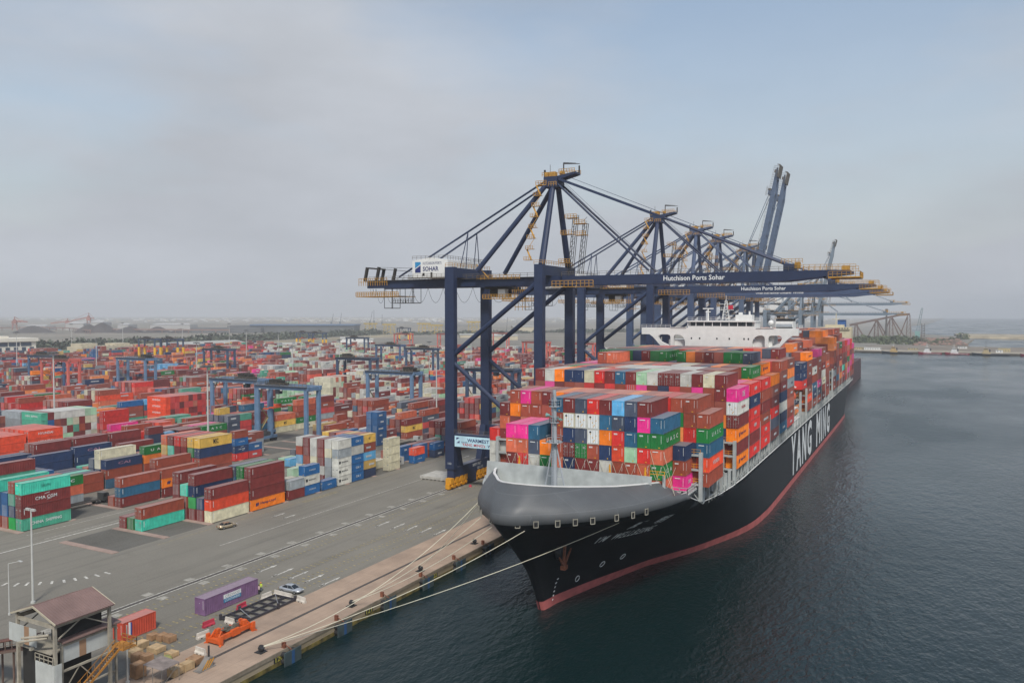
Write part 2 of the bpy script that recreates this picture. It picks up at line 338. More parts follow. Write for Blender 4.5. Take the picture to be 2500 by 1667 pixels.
def mark_mesh(kind):
    g = MB()
    if kind == 0: g.box(.78, -.012, 1.0, .84, -.006, 2.55); g.box(-.12, -.012, 1.95, -.02, -.006, 2.05)
    if kind == 1: g.box(.78, -.012, .9, .83, -.006, 2.6); g.box(-.8, -.012, 2.36, .25, -.006, 2.5)
    if kind == 2: g.box(.8, -.012, 1.1, .85, -.006, 2.6); g.box(.35, -.012, .28, .55, -.006, .5, 1)
    if kind == 3:
        for x in (-.8, -.62, -.44, -.26): g.box(x, -.012, 2.2, x + .12, -.006, 2.5)
        g.box(.8, -.012, 1.1, .85, -.006, 2.6); g.box(.3, -.012, .25, .62, -.006, .4, 1)
    if kind == 4:   # refrigeration unit face
        g.box(-1.0, -.03, .2, 1.0, -.004, 2.75, 0)
        for x in (-.5, 0, .5): g.box(x - .015, -.05, .25, x + .015, -.03, 2.7, 2)
        for x, z in ((-.6, 1.9), (.2, .7), (.55, 1.6), (-.2, 1.2), (.0, .45)): g.box(x, -.05, z, x + .16, -.03, z + .2, 1)
        g.box(-.75, -.05, 2.2, -.35, -.03, 2.5, 2)
    return g.mesh('markings', [M_white, mat('sticker_yellow', '#d8a21f', rough=.6, noise=.05), M_dark])
MARK = [mark_mesh(k) for k in range(5)]
SIDEMARK = MB().box(1.225, .55, 1.0, 1.232, .68, 2.5).mesh('markings', [M_white])
LOGO = {}
def logo(key, Ln):
    k = (key, Ln)
    if k in LOGO: return LOGO[k]
    c = Ln / 2 if Ln < 8 else Ln * .5; X = 1.226; S = .55 if Ln < 8 else 1.0
    spec = {'t': ('CHINA  SHIPPING', M_white, 7.6, .75), 'o': ('Hapag-Lloyd', M_navy, 5.6, .85), 'g': ('U  A  S  C', M_white, 7.5, .85), 'p': ('ONE', M_white, 2.9, 1.35), 'h': ('HYUNDAI', M_white, 5.2, .85),
            'r': ('HMM', M_white, 3.0, .95), 'w': ('MAERSK', M_black, 5.6, .8), 'u': ('COSCO', M_white, 5.0, .75), 'y': ('MSC', M_black, 1.9, 1.4), 'C': ('CMA CGM', M_white, 5.4, .8), 'K': ('KMTC', M_white, 3.2, .8), 'n': ('CAI', mat('pink_lettering', '#b98aa0', rough=.6), 4.0, .8), 'W': ('YANG MING', M_redl, 4.5, .7),
            'M': ('CAI 1', M_white, 4, 1.3), 'T': ('CHINA SHIPPING', mat('teal_lettering', '#2c8273', rough=.6), 2.5, .7), 'H': ('HYUNDAI', M_white, 5.2, .85)}.get(key)
    if not spec: LOGO[k] = None; return None
    s, m_, w_, h_ = spec; w_ *= S; h_ *= S
    def ex(g):
        if key == 'o':
            for dy in (0, .55 * S): g.poly([(X, c - w_ / 2 - 1.7 * S + dy, 1.0), (X, c - w_ / 2 - 1.3 * S + dy, 1.0), (X, c - w_ / 2 - 1.0 * S + dy, 2.0), (X, c - w_ / 2 - 1.55 * S + dy, 1.8)])
        if key == 'C': g.bar((X, c - .4, 2.3), (X, c + .9, 2.55), .02, .1); g.bar((X, c + .2, .85), (X, c + 1.3, 1.05), .02, .1)
        if key == 'w': g.cbox((X, c - w_ / 2 - .8, 1.5), (.004, .8, .8))
    o = text(s, (X, c, 1.5), w_, h_, 'x', m_, None, 'lettering', bold=.015 if key not in 'Tn' else 0, extra=ex); LOGO[k] = o.data; bpy.data.objects.remove(o); return LOGO[k]
CONT = []   # dict per container
def put(xr, y0, z0, ch, Ln=12, w=2.44, h=CH, door=None, zone='', lab=None, logo_=None, rot=False):
    CONT.append(dict(xr=xr, y=y0, z=z0, c=ch, L=Ln, w=w, h=h, door=door, zone=zone, logo=logo_, rot=rot))

# --- ship cargo
OR = ['first', 'second', 'third', 'fourth', 'fifth', 'sixth', 'seventh', 'eighth', 'ninth', 'tenth', 'eleventh', 'twelfth', 'thirteenth', 'fourteenth', 'fifteenth', 'sixteenth', 'seventeenth', 'eighteenth', 'nineteenth', 'twentieth', 'twenty-first', 'twenty-second', 'twenty-third', 'twenty-fourth', 'twenty-fifth']
rng = random.Random(11)
SHIPPAL = 'mmmmmbbbbbsssorrrnnkgpweo' + 'mbmb'
def bay(name, Y, x0, pitch, zb, th, cols, Ln=12, ncol=19):
    for c in range(ncol):
        s = cols.get(c, ''); xr = x0 - pitch * c
        for tt, ch in enumerate(s):
            if ch == '.': continue
            c20 = False
            if ch == '?': ch = rng.choice(SHIPPAL)
            if name == 'bow stack' and c == 1: yy, LL = Y + 6.05, 6
            else: yy, LL = Y, Ln
            lg = {'O': 'o', 'g': 'g', 'p': 'p', 'r': 'r', 'w': 'W' if c == 0 else None, 'h': 'H', 'n': 'K' if c == 0 else None}.get(ch)
            if c > 2 and tt < len(s) - 1: lg = None
            if LL == 6: lg = 'p' if ch == 'p' else None
            put(xr, yy, zb + th * tt, {'O': 'o'}.get(ch, ch), LL, w=pitch - .07, h=th - .03, door=(ch in 'mgr' and rng.random() < .16), zone=('ship', name, c, tt), logo_=lg)
bay('bow stack', 142.0, -37.5, 2.52, 18.0, 2.885, {1: 'pbn', 2: 'sgsgi', 3: 'bsrgpm', 4: 'bbcink', 5: 'bhhrk5'.replace('5', 'l').replace('hhr', 'bhr')[:6], 6: 'bwnoim', 7: 'bmbwwr', 8: 'bmgkwk', 9: 'mnmnem', 10: 'bsbbbi', 11: 'bgo', 12: 'bwki', 13: 'brsp', 14: 'bmsp'})
bay('second stack', 153.6, -36.9, 2.56, 18.0, 2.85, {0: 'bhigb', 1: 'bbnrbb', 2: 'mmmogb', 3: 'bbbbrr', 4: 'mbbbos', 5: 'mbbbbb', 6: 'mbbbbo', 7: 'mbbbbs', 8: 'mbbbss', 9: 'mbbbbb', 10: 'mbbbos', 11: 'mbbbss', 12: 'mbbbmo', 13: 'bbbmbm', 14: 'bbrobb', 15: 'bbssbp', 16: 'bbbmob', 17: 'bwmsm', 18: 'wwr'})
bay('third stack', 178.6, -36.6, 2.62, 17.3, 2.96, {0: 'OmOmwp', 1: 'mbnobmm', 2: 'mmmmbbe', 3: 'mbbbmpm', 4: 'mmbbmbw', 5: 'mbbbmrm', 6: 'mmmbnnm', 7: 'mbmbmmw', 8: 'mmmbbpc', 9: 'mbmbbrm', 10: 'mmmbmbi', 11: 'mbmbbrm', 12: 'mmmmmmr', 13: 'mbmbbre', 14: 'mmmbbbn', 15: 'mbmbmbn', 16: 'mmmbbmo', 17: 'mbmbbpw', 18: 'mmmbbbm'})
bay('fourth stack', 193.0, -36.6, 2.62, 17.3, 2.96, {0: 'rmrrnr', 1: 'mbmbbp', 2: 'mbmbbbb', 3: 'mbmbbbb', 4: 'mbmbbbm', **{c: 'mbmbbbw' for c in range(5, 13)}, **{c: 'mbmbbm?' for c in range(13, 19)}})
bay('fifth stack', 207.6, -36.6, 2.62, 17.3, 2.96, {0: 'rrbmbr', 1: 'mbmbmog', 2: 'mbmbbbb', 3: 'mbmbbbm', 4: 'mbmbbbo', **{c: 'mbmbbb?' for c in range(5, 10)}, **{c: 'mbmbbb?' + '?' * (c > 14) for c in range(10, 19)}, 18: 'mmmbbbp', 17: 'mmmbbbp'})
bay('sixth stack', 222.2, -36.6, 2.62, 17.3, 2.96, {0: 'mkrmbo', 1: 'mbmbbbO', 2: 'mbmbbbnk', 3: 'mbmbbbbg', 4: 'mbmbbbbg', 5: 'mmmbbbmb', 6: 'mbmbbbmm', 7: 'mmmbbbmb', 8: 'mmbmbbmo', 9: 'mbmbbbmg', 10: 'mbbbmbi', **{c: 'mbmbbmbg' for c in range(11, 19)}, 13: 'mbmbbmbm', 14: 'mbmbbmbn', 16: 'mbmbbmnk'})
bay('seventh stack', 236.8, -36.6, 2.62, 17.3, 2.96, {0: 'inwnmbb', 1: 'mbmbbbr', 2: 'mbmbmbb', 3: 'mbmbmbo', **{c: 'mbmbmb?' + '?' * (c > 4) for c in range(4, 19)}})
bay('eighth stack', 251.0, -36.6, 2.62, 17.3, 2.96, {0: 'rbsbaOb', 1: 'mbmbmbbm', 2: 'mbmbmbbk', 3: 'mbmbmbbs', 4: 'mbmbmbrr', 5: 'mbmbmbbs', **{c: 'mbmbmbm?' for c in range(6, 19)}, 18: 'mbmbmbmg', 17: 'mbmbmbmo'})
AFT = {0: '.mkbrnn', 1: 'sbrbsbOo', 2: 'bmbwmmb', 3: 'smpkbbbm'}
yy = 281.0
aftcols = ['...rnn', 'bhbmbbO', 'bnibwm', 'bkpbbbp', 'mbewmbbb'[:6] + 'b', 'bmbbsb', '', 'bmambbOo', 'bibmmbb', 'bobsmbg', 'mrTmbrr', 'rsombrr', 'bprgrsp', 'brpsmrr', 'bmrpbp']
for k in range(15):
    if k == 6: continue
    Y = 281 + 14.5 * k; cc = {0: aftcols[k]}
    hh = [7, 8, 8, 7, 8, 8, 0, 9, 9, 8, 9, 9, 9, 8, 7][k]
    for c in range(1, 19): cc[c] = ''.join(rng.choice('mmbbbsokr') for _ in range(max(5, hh - (c == 1) - (rng.random() < .12))))
    if k in (7, 8): cc[1] = 'bbmmbbbo'; cc[2] = 'mmbbmbboo'; cc[3] = 'mmbbmbbso'
    bay('%s stack' % OR[8 + k], Y, -36.6, 2.62, 17.3, 2.96, cc)

# --- yard
def row_x(X, r): return X - 2.85 * r
TH = 2.62
def stack(bi, X, y, Ln, rows, th=TH, logos=True, zone=None):
    for r, s in enumerate(rows):
        for tt, ch in enumerate(s):
            lg = {'O': 'o', 'g': 'g', 't': 't', 'p': 'p', 'H': 'H', 'h': None, 'u': 'u' if Ln == 6 else None, 'y': 'y' if r == 0 else None, 'w': 'w' if (r == 0 and rng.random() < .6) else None, 'r': None, 'N': 'C', 'M': 'C', 'q': 'n', 'K': 'K', 'C': 'M', 'T': 'T' if tt > 2 else None}.get(ch)
            c = {'O': 'o', 'H': 'h', 'N': 'n', 'M': 'm', 'q': 'n', 'K': 'u', 'C': 'u'}.get(ch, ch)
            put(row_x(X, r), y, .12 + th * tt, c, Ln, h=th - .02, door=True if rng.random() < .75 else False, zone=('yard', bi, y, r, tt), logo_=lg)
HAND = set()
def hb(bi, k, rows, th=TH): stack(bi, BLK[bi], 112.3 + 13.07 * k, 12, rows, th); HAND.add((bi, k))
def h2(bi, y, rows, th=TH): stack(bi, BLK[bi], y, 6, rows, th)
hb(0, 0, []); hb(0, 1, ['', '', '', 'Tb', 'g', 'm'], 2.75); hb(0, 2, ['ehm', 'mn', 'mGnm', 'mbT', 'bmmm', ''], 2.85); hb(0, 3, ['Ommm', 'gggg', 'nnik', '', '', ''], 2.85)
hb(0, 4, []); h2(0, 165.5, ['ma', 'ee', '', 'w']); h2(0, 171.9, ['uwu'], 2.75)
hb(0, 5, []); h2(0, 179.3, ['K', '', '', 'w', 'ac']); hb(0, 6, []); h2(0, 186.3, ['wwwaw', 'aaaew', 'mwmmm', 'wweww', 'mebmm', 'awlbw'], 2.72); h2(0, 192.6, ['CCuwC', 'uumuC', 'uubuu', 'mbb', 'bbs', 'bbb'], 2.72)
hb(0, 7, []); h2(0, 198.4, ['nylby', 'bbbbb', 'ybbmy', 'bsbys', 'bbbsm', 'yybby'], 2.72); h2(0, 204.8, ['', '', '', '', '', ''])
hb(0, 8, []); h2(0, 211.6, ['eeee', '', 'e', 'w'], 2.65); h2(0, 218, ['', 'w', 'eb']); hb(0, 9, []); h2(0, 226.4, ['uh', '', 'uK']); h2(0, 232.5, ['', 'uC', 'mb']); hb(0, 10, []); h2(0, 239, ['NK', 'bs', 'bb']); h2(0, 245.4, ['', 'm', 'ee'])
hb(1, 0, ['tmMT', 'Gntb', 'buu', 'buuT', '', 'tbutm'], 2.85); hb(1, 1, ['', '', '', '', '', 'asg']); hb(1, 2, ['min', 'b', '', '', '', '']); CONT[-2]['c'] = 'b'
hb(1, 3, ['mOb', 'mmmb', 'nb', '', '', '']); hb(1, 4, ['mbbny', 'mmrgy', 'bymmb', 'bbymr', 'bytTm', 'bysys'][0:6], 2.95)
hb(1, 5, []); hb(1, 6, []); h2(1, 191, ['', 'e', 'l']); hb(1, 7, []); h2(1, 202, ['l', 'c']);
hb(1, 8, ['', '', '', 'l', 'k', '']); h2(1, 222, ['m', 'k', 'b', 'a']); hb(1, 9, ['bk', 'bT', 'ab', 'mt', '', '']); hb(1, 10, []); h2(1, 250, ['KKKKK', 'KKKKK', 'KK', 'uu', 'K', 'uK'])
h2(1, 256.8, ['rm', 'w', 'wm']); hb(1, 11, ['', '', 'm', '', 'mw', ''])
hb(2, 0, ['mbn', 'bnb', 'unn', 'mb', 'bm', 'ny']); hb(2, 1, ['bt', 'nnu', 'unn', 'nnn', 'mby', 'nmm']); hb(2, 2, ['bb', 'un', 'TT', 'nn', 'nn', 'nnnn']); hb(2, 3, ['ibq', 'nnee', 'bnk', 'bs', 'TT', 'nnnq'], 2.78)
hb(2, 4, ['bbOg', 'bee', 'ymb', 'bn', 'nbNm', 'nub'], 2.62); hb(2, 5, ['', '', 'my', 'bbb', 'bmt', 'bbt']); hb(2, 6, []); h2(2, 200.8, ['rNub', 'b', 'bm', 'mbm']); hb(2, 7, []); HAND.add((2, 8)); HAND.add((2, 7)); h2(2, 207.4, ['ru', 'mmb', 'mb']); h2(2, 214, ['', '', 'aab', 'aaa'])
hb(2, 9, []); HAND.add((2, 10))
hb(3, 3, ['bmmm', 'mmbb', 'bbb', 'nn', '', '']); hb(3, 4, ['mbmm', 'bnmm', 'bb', 'n', '', '']); hb(3, 5, ['nNmm', 'mmm', 'bbb', '', '', '']); hb(3, 6, ['', '', '', '', '', '']); hb(3, 2, ['bnn', 'mnn', 'y', 'yy', '', ''])
h2(3, 193, ['nnnm', 'bm']); h2(3, 200, ['bbl', 'kb']); HAND.add((3, 6))
hb(4, 3, ['hhhh'] * 6); hb(4, 4, ['hhHH', 'hhhh', 'hhhh', 'hhhh', 'hhhh', 'hhhh'], 2.85); hb(4, 5, []); hb(4, 6, [])
# stacks turned across the yard (long side to the camera)
def turned(x1, y0, n, rows, th, pal, side, zone, Ln=12):
    for j in range(n):
        for tt in range(rows):
            ch = side if j == 0 else rng.choice(pal); put(x1, y0 + 2.5 * j, .12 + th * tt, ch, Ln, h=th - .02, door=False, zone=('turned', zone, j, tt), logo_=({'t': 't', 'h': 'H', 'w': 'w'}.get(ch) if j == 0 else None), rot=True)
turned(-293.3, 182, 9, 5, 2.85, 'mmwcctuwreb', 't', 'teal-fronted cross-stack'); turned(-306.3, 182, 2, 5, 2.8, 'aw', 'a', 'grey cross-stack at the left')
turned(-300.8, 243, 9, 5, 2.85, 'rmmrhsmrr', 'h', 'red cross-stack'); turned(-307, 361, 9, 5, 2.85, 'eeeeweecsm', 'e', 'beige cross-stack')
SKIP = [(-325, 178, -290, 210), (-317, 240, -297, 270), (-322, 355, -303, 390), (-294, 170, -289, 176), (-800, 535, -690, 596), (-860, 850, -745, 885)]
rng = random.Random(5)
YP = {'mix': 'mmmmmmmmbbbbbbbbsssrrrrhnniutoywagekp', 'red': 'mmmmmmbbbbbrrhso', 'white': 'wwwwweeeeaawcmbb', 'blue': 'nnuikmmmbbbltr'}
for bi, X in enumerate(BLK):
    for k in range(0, 60):
        if (bi, k) in HAND: continue
        y = 112.3 + 13.07 * k
        if y > 860: break
        if 300 < y < 322 or 500 < y < 530 or 690 < y < 712: continue
        if bi >= 20 and y < 330: continue
        if -X > 1.75 * y + 20: continue          # left of the frame
        if any(x0 < X and X - 17 < x1 and y + 12 > y0 and y < y1 for x0, y0, x1, y1 in SKIP): continue
        az = -X / y
        zone = 'mix'
        if .62 < az < .98 and y > 300: zone = rng.choice(['white', 'white', 'white', 'mix'])
        elif az > 1.15: zone = rng.choice(['red', 'mix', 'mix', 'blue'])
        elif az < .6: zone = rng.choice(['red', 'mix', 'white'])
        base = rng.choice([2, 3, 3, 3, 4, 4, 5]) if bi > 2 else rng.choice([1, 2, 2, 3, 3, 4, 4, 5]) if bi > 0 else rng.choice([0, 1, 2, 2, 3, 4])
        if rng.random() < .07: continue
        for half in ((0,) if rng.random() < .72 else (0, 1)):
            Ln = 12 if half == 0 and rng.random() < .72 else 6
            dom = rng.choice(YP[zone]) if rng.random() < .7 else rng.choice('mb')
            rows = []
            for r in range(6):
                hgt = max(0, min(5, base + rng.choice([-2, -1, 0, 0, 0, 0, 1])))
                rows.append(''.join(dom if rng.random() < .35 else rng.choice(YP[zone]) for _ in range(hgt)))
            Lg = 6 if half else Ln
            stack(bi, X, y + (6.3 if half else 0), Lg, rows, TH)
            if Lg == 12: break

# --- which containers show largest (rays through the camera), those become individuals
def cbounds(c):
    L_ = 12.19 if c['L'] == 12 else 6.06
    if c['rot']: return (c['xr'] - L_, c['y'], c['z'], c['xr'], c['y'] + c['w'], c['z'] + c['h'])
    return (c['xr'] - c['w'], c['y'], c['z'], c['xr'], c['y'] + L_, c['z'] + c['h'])
CB = np.array([cbounds(c) for c in CONT])
idx = np.array([[0, 1, 2], [3, 1, 2], [3, 4, 2], [0, 4, 2], [0, 1, 5], [3, 1, 5], [3, 4, 5], [0, 4, 5]])
V8 = CB[:, idx].reshape(-1, 3); F5 = [(0, 1, 5, 4), (1, 2, 6, 5), (2, 3, 7, 6), (3, 0, 4, 7), (4, 5, 6, 7)]
bvh = BVHTree.FromPolygons([tuple(v) for v in V8.tolist()], [tuple(8 * i + a for a in f) for i in range(len(CONT)) for f in F5])
hits = np.zeros(len(CONT), int)
for py in range(300, 682, 2):
    for px in range(0, 1024, 2):
        dr = (FWD + RGT * ((px - 512) / 796.2) + UPV * (-(py - 341) / 796.2)).normalized()
        h_ = bvh.ray_cast(CAMP, dr)
        if h_[2] is not None: hits[h_[2] // 5] += 1
order = np.argsort(-hits); KEEP = set(int(i) for i in order[:292] if hits[i] > 0)
COLN = dict(m='maroon', b='brown', s='salmon red', o='orange', g='dark green', t='dull teal', T='bright turquoise', n='navy blue', u='blue', k='slate grey', p='pink', r='red', w='white', e='cream', y='yellow', l='sky blue', a='grey', G='bright green', h='orange-red', i='teal blue', c='pale mint', d='charcoal')
BN = ['quayside block', 'second block from the quay', 'third block from the quay', 'fourth block from the quay', 'fifth block from the quay', 'sixth block from the quay', 'seventh block from the quay', 'eighth block from the quay'] + ['%s block from the quay' % OR[k] for k in range(8, 25)]
used = {}
ybays = {}
for c in CONT:
    if c['zone'] and c['zone'][0] == 'yard': ybays.setdefault(c['zone'][1], set()).add(c['zone'][2])
ybays = {k: sorted(v) for k, v in ybays.items()}
def clabel(c):
    z = c['zone']; n = COLN[c['c']]
    if z[0] == 'ship': return '%s container in the ship\'s %s, %s column from seaward, %s tier' % (n, z[1], OR[z[2]], OR[z[3]])
    if z[0] == 'turned': return '%s container in the %s, %s from the front, %s tier' % (n, z[1], OR[z[2]], OR[z[3]])
    b_ = ybays[z[1]].index(z[2])
    bn = BN[z[1]].replace(' from the quay', '')
    return '%s container, %s, %s stack deep, %s row from quay, %s tier' % (n, bn, OR[b_] if b_ < 25 else 'far', OR[z[3]], OR[z[4]])
groups = {'ship': 'containers stacked on the ship', 'yard': 'containers stacked in the yard', 'turned': 'containers stacked in the yard'}
rngm = random.Random(3)
for i in sorted(KEEP):
    c = CONT[i]; L_ = 12.19 if c['L'] == 12 else 6.06
    o = link('shipping_container', CM[c['L']], None)
    j = rngm.uniform(.86, 1.12); col = LIN[c['c']]; o.color = (col[0] * j, col[1] * j, col[2] * j, 1)
    if c['rot']: o.location = (c['xr'] , c['y'] + c['w'] / 2, c['z']); o.rotation_euler = (0, 0, R(90)); 
    else: o.location = (c['xr'] - c['w'] / 2, c['y'], c['z'])
    o.scale = (c['w'] / 2.44, 1, c['h'] / CH)
    tag(o, clabel(c), 'container', groups[c['zone'][0]])
    def kid(nm, me, loc=(0, 0, 0), rz=0):
        q = link(nm, me, o, o.color, loc); q.rotation_euler = (0, 0, rz); return q
    if c['rot']:
        if c['logo']: kid('lettering', logo(c['logo'], c['L'])).matrix_local = Matrix.Translation((0, 12.19, 0)) @ Matrix.Rotation(math.pi, 4, 'Z')
        continue
    if c['door']: kid('door', DOOR)
    else: kid('markings', MARK[4 if (c['c'] in 'we' and c['zone'][0] == 'ship' and c['zone'][3] in (3, 4)) else rngm.randrange(4)])
    if c['logo'] and logo(c['logo'], c['L']) is not None: kid('lettering', logo(c['logo'], c['L']))
    elif rngm.random() < .7: kid('side_markings', SIDEMARK)
# the rest of the yard and cargo: one merged object
rest = [i for i in range(len(CONT)) if i not in KEEP]
B = CB[rest]; n = len(B)
V = B[:, idx].reshape(-1, 3).copy()
base = np.arange(n)[:, None, None] * 8
Fq = (np.array([(0, 1, 5, 4), (1, 2, 6, 5), (2, 3, 7, 6), (3, 0, 4, 7), (4, 5, 6, 7)])[None] + base).reshape(-1, 4)
cols = np.array([LIN[CONT[i]['c']] for i in rest]) * np.array([[rngm.uniform(.85, 1.12)] * 3 + [1] for _ in rest]); fd = np.array([[rngm.uniform(.0, .26)] for _ in rest]); cols[:, :3] = cols[:, :3] * (1 - fd) + fd * (cols[:, :3].mean(axis=1, keepdims=True) * .7 + .06); cols[:, 3] = 1
colF = np.repeat(cols, 5, axis=0)
# ribs: thin proud corner posts and door bars on the faces towards the camera
extraV = []; extraF = []; extraC = []; nb = n * 8
def addbox(x0, y0, z0, x1, y1, z1, c):
    i = nb + len(extraV); extraV.extend([(x0, y0, z0), (x1, y0, z0), (x1, y1, z0), (x0, y1, z0), (x0, y0, z1), (x1, y0, z1), (x1, y1, z1), (x0, y1, z1)])
    for q in ((0, 1, 5, 4), (1, 2, 6, 5), (3, 0, 4, 7)): extraF.append(tuple(i + a for a in q)); extraC.append(c)
for j, i in enumerate(rest):
    if hits[i] < 1: continue
    c = CONT[i]; x0, y0, z0, x1, y1, z1 = CB[i]; k = tuple(cols[j]); dk = tuple(a * .75 for a in k[:3]) + (1,)
    if c['door'] and not c['rot']:
        for f in (.2, .4, .6, .8): addbox(x0 + (x1 - x0) * f - .035, y0 - .06, z0 + .1, x0 + (x1 - x0) * f + .035, y0, z1 - .1, (.42, .42, .41, 1))
    addbox(x0, y0 + .001, z1 - .1, x1 + .03, y1 - .001, z1 - .001, dk) if hits[i] > 3 else None
    if hits[i] > 4:
        LL = (y1 - y0)
        for q in range(int(LL / 1.2)): addbox(x1, y0 + .3 + q * 1.2, z0 + .15, x1 + .04, y0 + .7 + q * 1.2, z1 - .12, k)
        if rngm.random() < .5 and not c['rot'] and LL > 4: hl = LL * rngm.uniform(.12, .26); cy_ = (y0 + y1) / 2 + rngm.uniform(-1, 1); addbox(x1 + .04, cy_ - hl, z0 + 1.0, x1 + .07, cy_ + hl, z0 + 1.6, (.55, .56, .56, 1) if c['c'] not in 'wea' else (.08, .1, .14, 1))
        lc = {'p': 1, 'o': 2, 'r': 1, 'u': 1, 'n': 1, 'g': 1, 'w': 2, 't': 1, 'h': 1, 'y': 3, 'm': 0}.get(c['c'], 0)
V = np.vstack([V, np.array(extraV).reshape(-1, 3)]); F = np.vstack([Fq, np.array(extraF)]); CC = np.vstack([colF, np.array(extraC)])
me = bpy.data.meshes.new('container_mass'); me.from_pydata(V.tolist(), [], F.tolist())
at = me.color_attributes.new('col', 'FLOAT_COLOR', 'CORNER'); at.data.foreach_set('color', np.repeat(CC, 4, axis=0).ravel())
me.materials.append(M_cont_far); me.update()
o = link('shipping_containers', me); tag(o, 'remaining multicoloured shipping containers filling the rest of the yard and deck', 'containers', kind='stuff')
print('containers', len(CONT), 'individual', len(KEEP), 'min hits', hits[order[291]])

# ------------------------------------------------------------------ the ship
M_hull = mat('hull_paint_dark', '#16191d', rough=.42, noise=.10, nscale=.12, streak=.08, spec=.25, seam=.22)
M_hullb = mat('bow_skylit_grey', '#55585a', rough=.5, noise=.10, nscale=.25, streak=.12, seam=.10)  # same dark hull paint; the sky-lit grey of the bow is put into its colour
M_boot = mat('boot_topping_red', '#b5625f', rough=.6, noise=.15, nscale=.5, streak=.25)
M_deck = mat('ship_pale_grey', '#a9aeac', rough=.7, noise=.12, nscale=.5, streak=.12)
M_shw = mat('ship_white', '#dcdcd8', rough=.5, noise=.05, nscale=.5)
M_glass = mat('dark_glass', '#20262b', rough=.15, noise=0)
M_yelr = mat('safety_yellow', '#d9971a', rough=.6, noise=.12, nscale=1)
M_rope = mat('mooring_rope', '#cfcab4', rough=.9, noise=.1)
M_rust = mat('rusty_steel', '#7c4a34', rough=.85, noise=.25, nscale=2)
M_lamp = mat('lamp_housing', '#b9bab5', rough=.5, noise=.05)
ship = empty('container_ship', (-61.3, 110, WZ)); ship.location = (0, 0, 0)
tag(ship, 'huge dark container ship moored along the quay, red band at its waterline', 'ship')
SC = -61.3
LV = [(-7, 131, [0, 4.7, 15.6, 33, 49, 63.6, 70, 78, 92], [.1, .7, 3, 8, 15, 20, 22, 23.7, 24.6]),
      (-2, 129, [0, 4.7, 15.6, 33, 49, 63.6, 70, 78, 92], [.15, 1.2, 4.0, 9, 16.2, 20.9, 22.6, 23.9, 24.6]),
      (2, 127.2, [0, 5, 15, 31, 47, 62, 69, 77, 90], [.2, 1.4, 4.6, 10.6, 17.2, 21.6, 23.0, 24.0, 24.6]),
      (6, 124.8, [0, 5, 15, 30, 45, 60, 70, 86], [.25, 1.7, 5.6, 12.6, 18.6, 22.5, 23.9, 24.6]),
      (10, 121.2, [0, 5, 13, 26, 40, 55, 73], [.3, 2.4, 6.8, 13.4, 19, 22.8, 24.6]),
      (13, 118.2, [0, 5, 12, 22, 35, 50, 68], [.5, 3.6, 8.4, 14.2, 20.3, 23.7, 24.6]),
      (15.5, 115.4, [0, 3, 8, 15, 25, 40, 60], [.8, 4.0, 9.2, 14.6, 19.8, 23.5, 24.6]),
      (17.2, 113.6, [0, 2, 5, 10, 15, 24, 34, 50], [1.0, 4.4, 8.6, 13.6, 17.0, 20.6, 22.9, 24.6]),
      (18.6, 113.2, [0, 2, 5, 10, 15, 24, 34, 50], [1.0, 4.4, 8.5, 13.4, 16.8, 20.5, 22.9, 24.6])]
RIM = [(118.4, 0, 23.0), (118.5, 1.6, 23.0), (119.0, 3.0, 22.9), (120.4, 4.6, 22.65), (123.8, 7.2, 22.1), (128, 10.2, 21.6), (132, 13.3, 21.2), (137, 16.3, 20.9), (141.5, 18.3, 20.6), (146.5, 21.0, 17.3), (156, 21.8, 14.3), (166, 23.4, 14.0), (185, 24.6, 14.0), (480, 24.6, 14.0), (497, 23.6, 14.0)]
def rimY(Y): a = [r[0] for r in RIM]; return np.interp(Y, a, [r[1] for r in RIM]), np.interp(Y, a, [r[2] for r in RIM])
def lev(i, Y):
    z, Ys, dd, hh = LV[i]; h = np.interp(Y - Ys, [0, .12, .5] + list(dd[1:]), [0, hh[1] * .32, hh[1] * .55] + list(hh[1:]))
    if Y > 440: h *= 1 - (1 - np.clip((z + 7) / 21, 0, 1)) * ((Y - 440) / 57) ** 1.6 * .55
    return h
def hh_at(Y, z):
    k = max(j for j in range(len(LV)) if LV[j][0] <= z); k2 = min(k + 1, len(LV) - 1); f = 0 if k == k2 else (z - LV[k][0]) / (LV[k2][0] - LV[k][0]); return lev(k, Y) * (1 - f) + lev(k2, Y) * f
def port(s, Y, z): return 1 if s > 0 else 1 - (.14 if z == 17 else .27) * float(np.clip((z - 8) / 8, 0, 1)) * float(np.clip((165 - Y) / 25, 0, 1))
hx = []   # rings by u : each level from stem back to Y=497
US = list(np.linspace(0, 1, 40) ** 2.1 * 105) + [110, 115, 121, 130, 145, 170, 200, 250, 300, 330, 345, 360, 372, 384]
g = MB(); side = {}
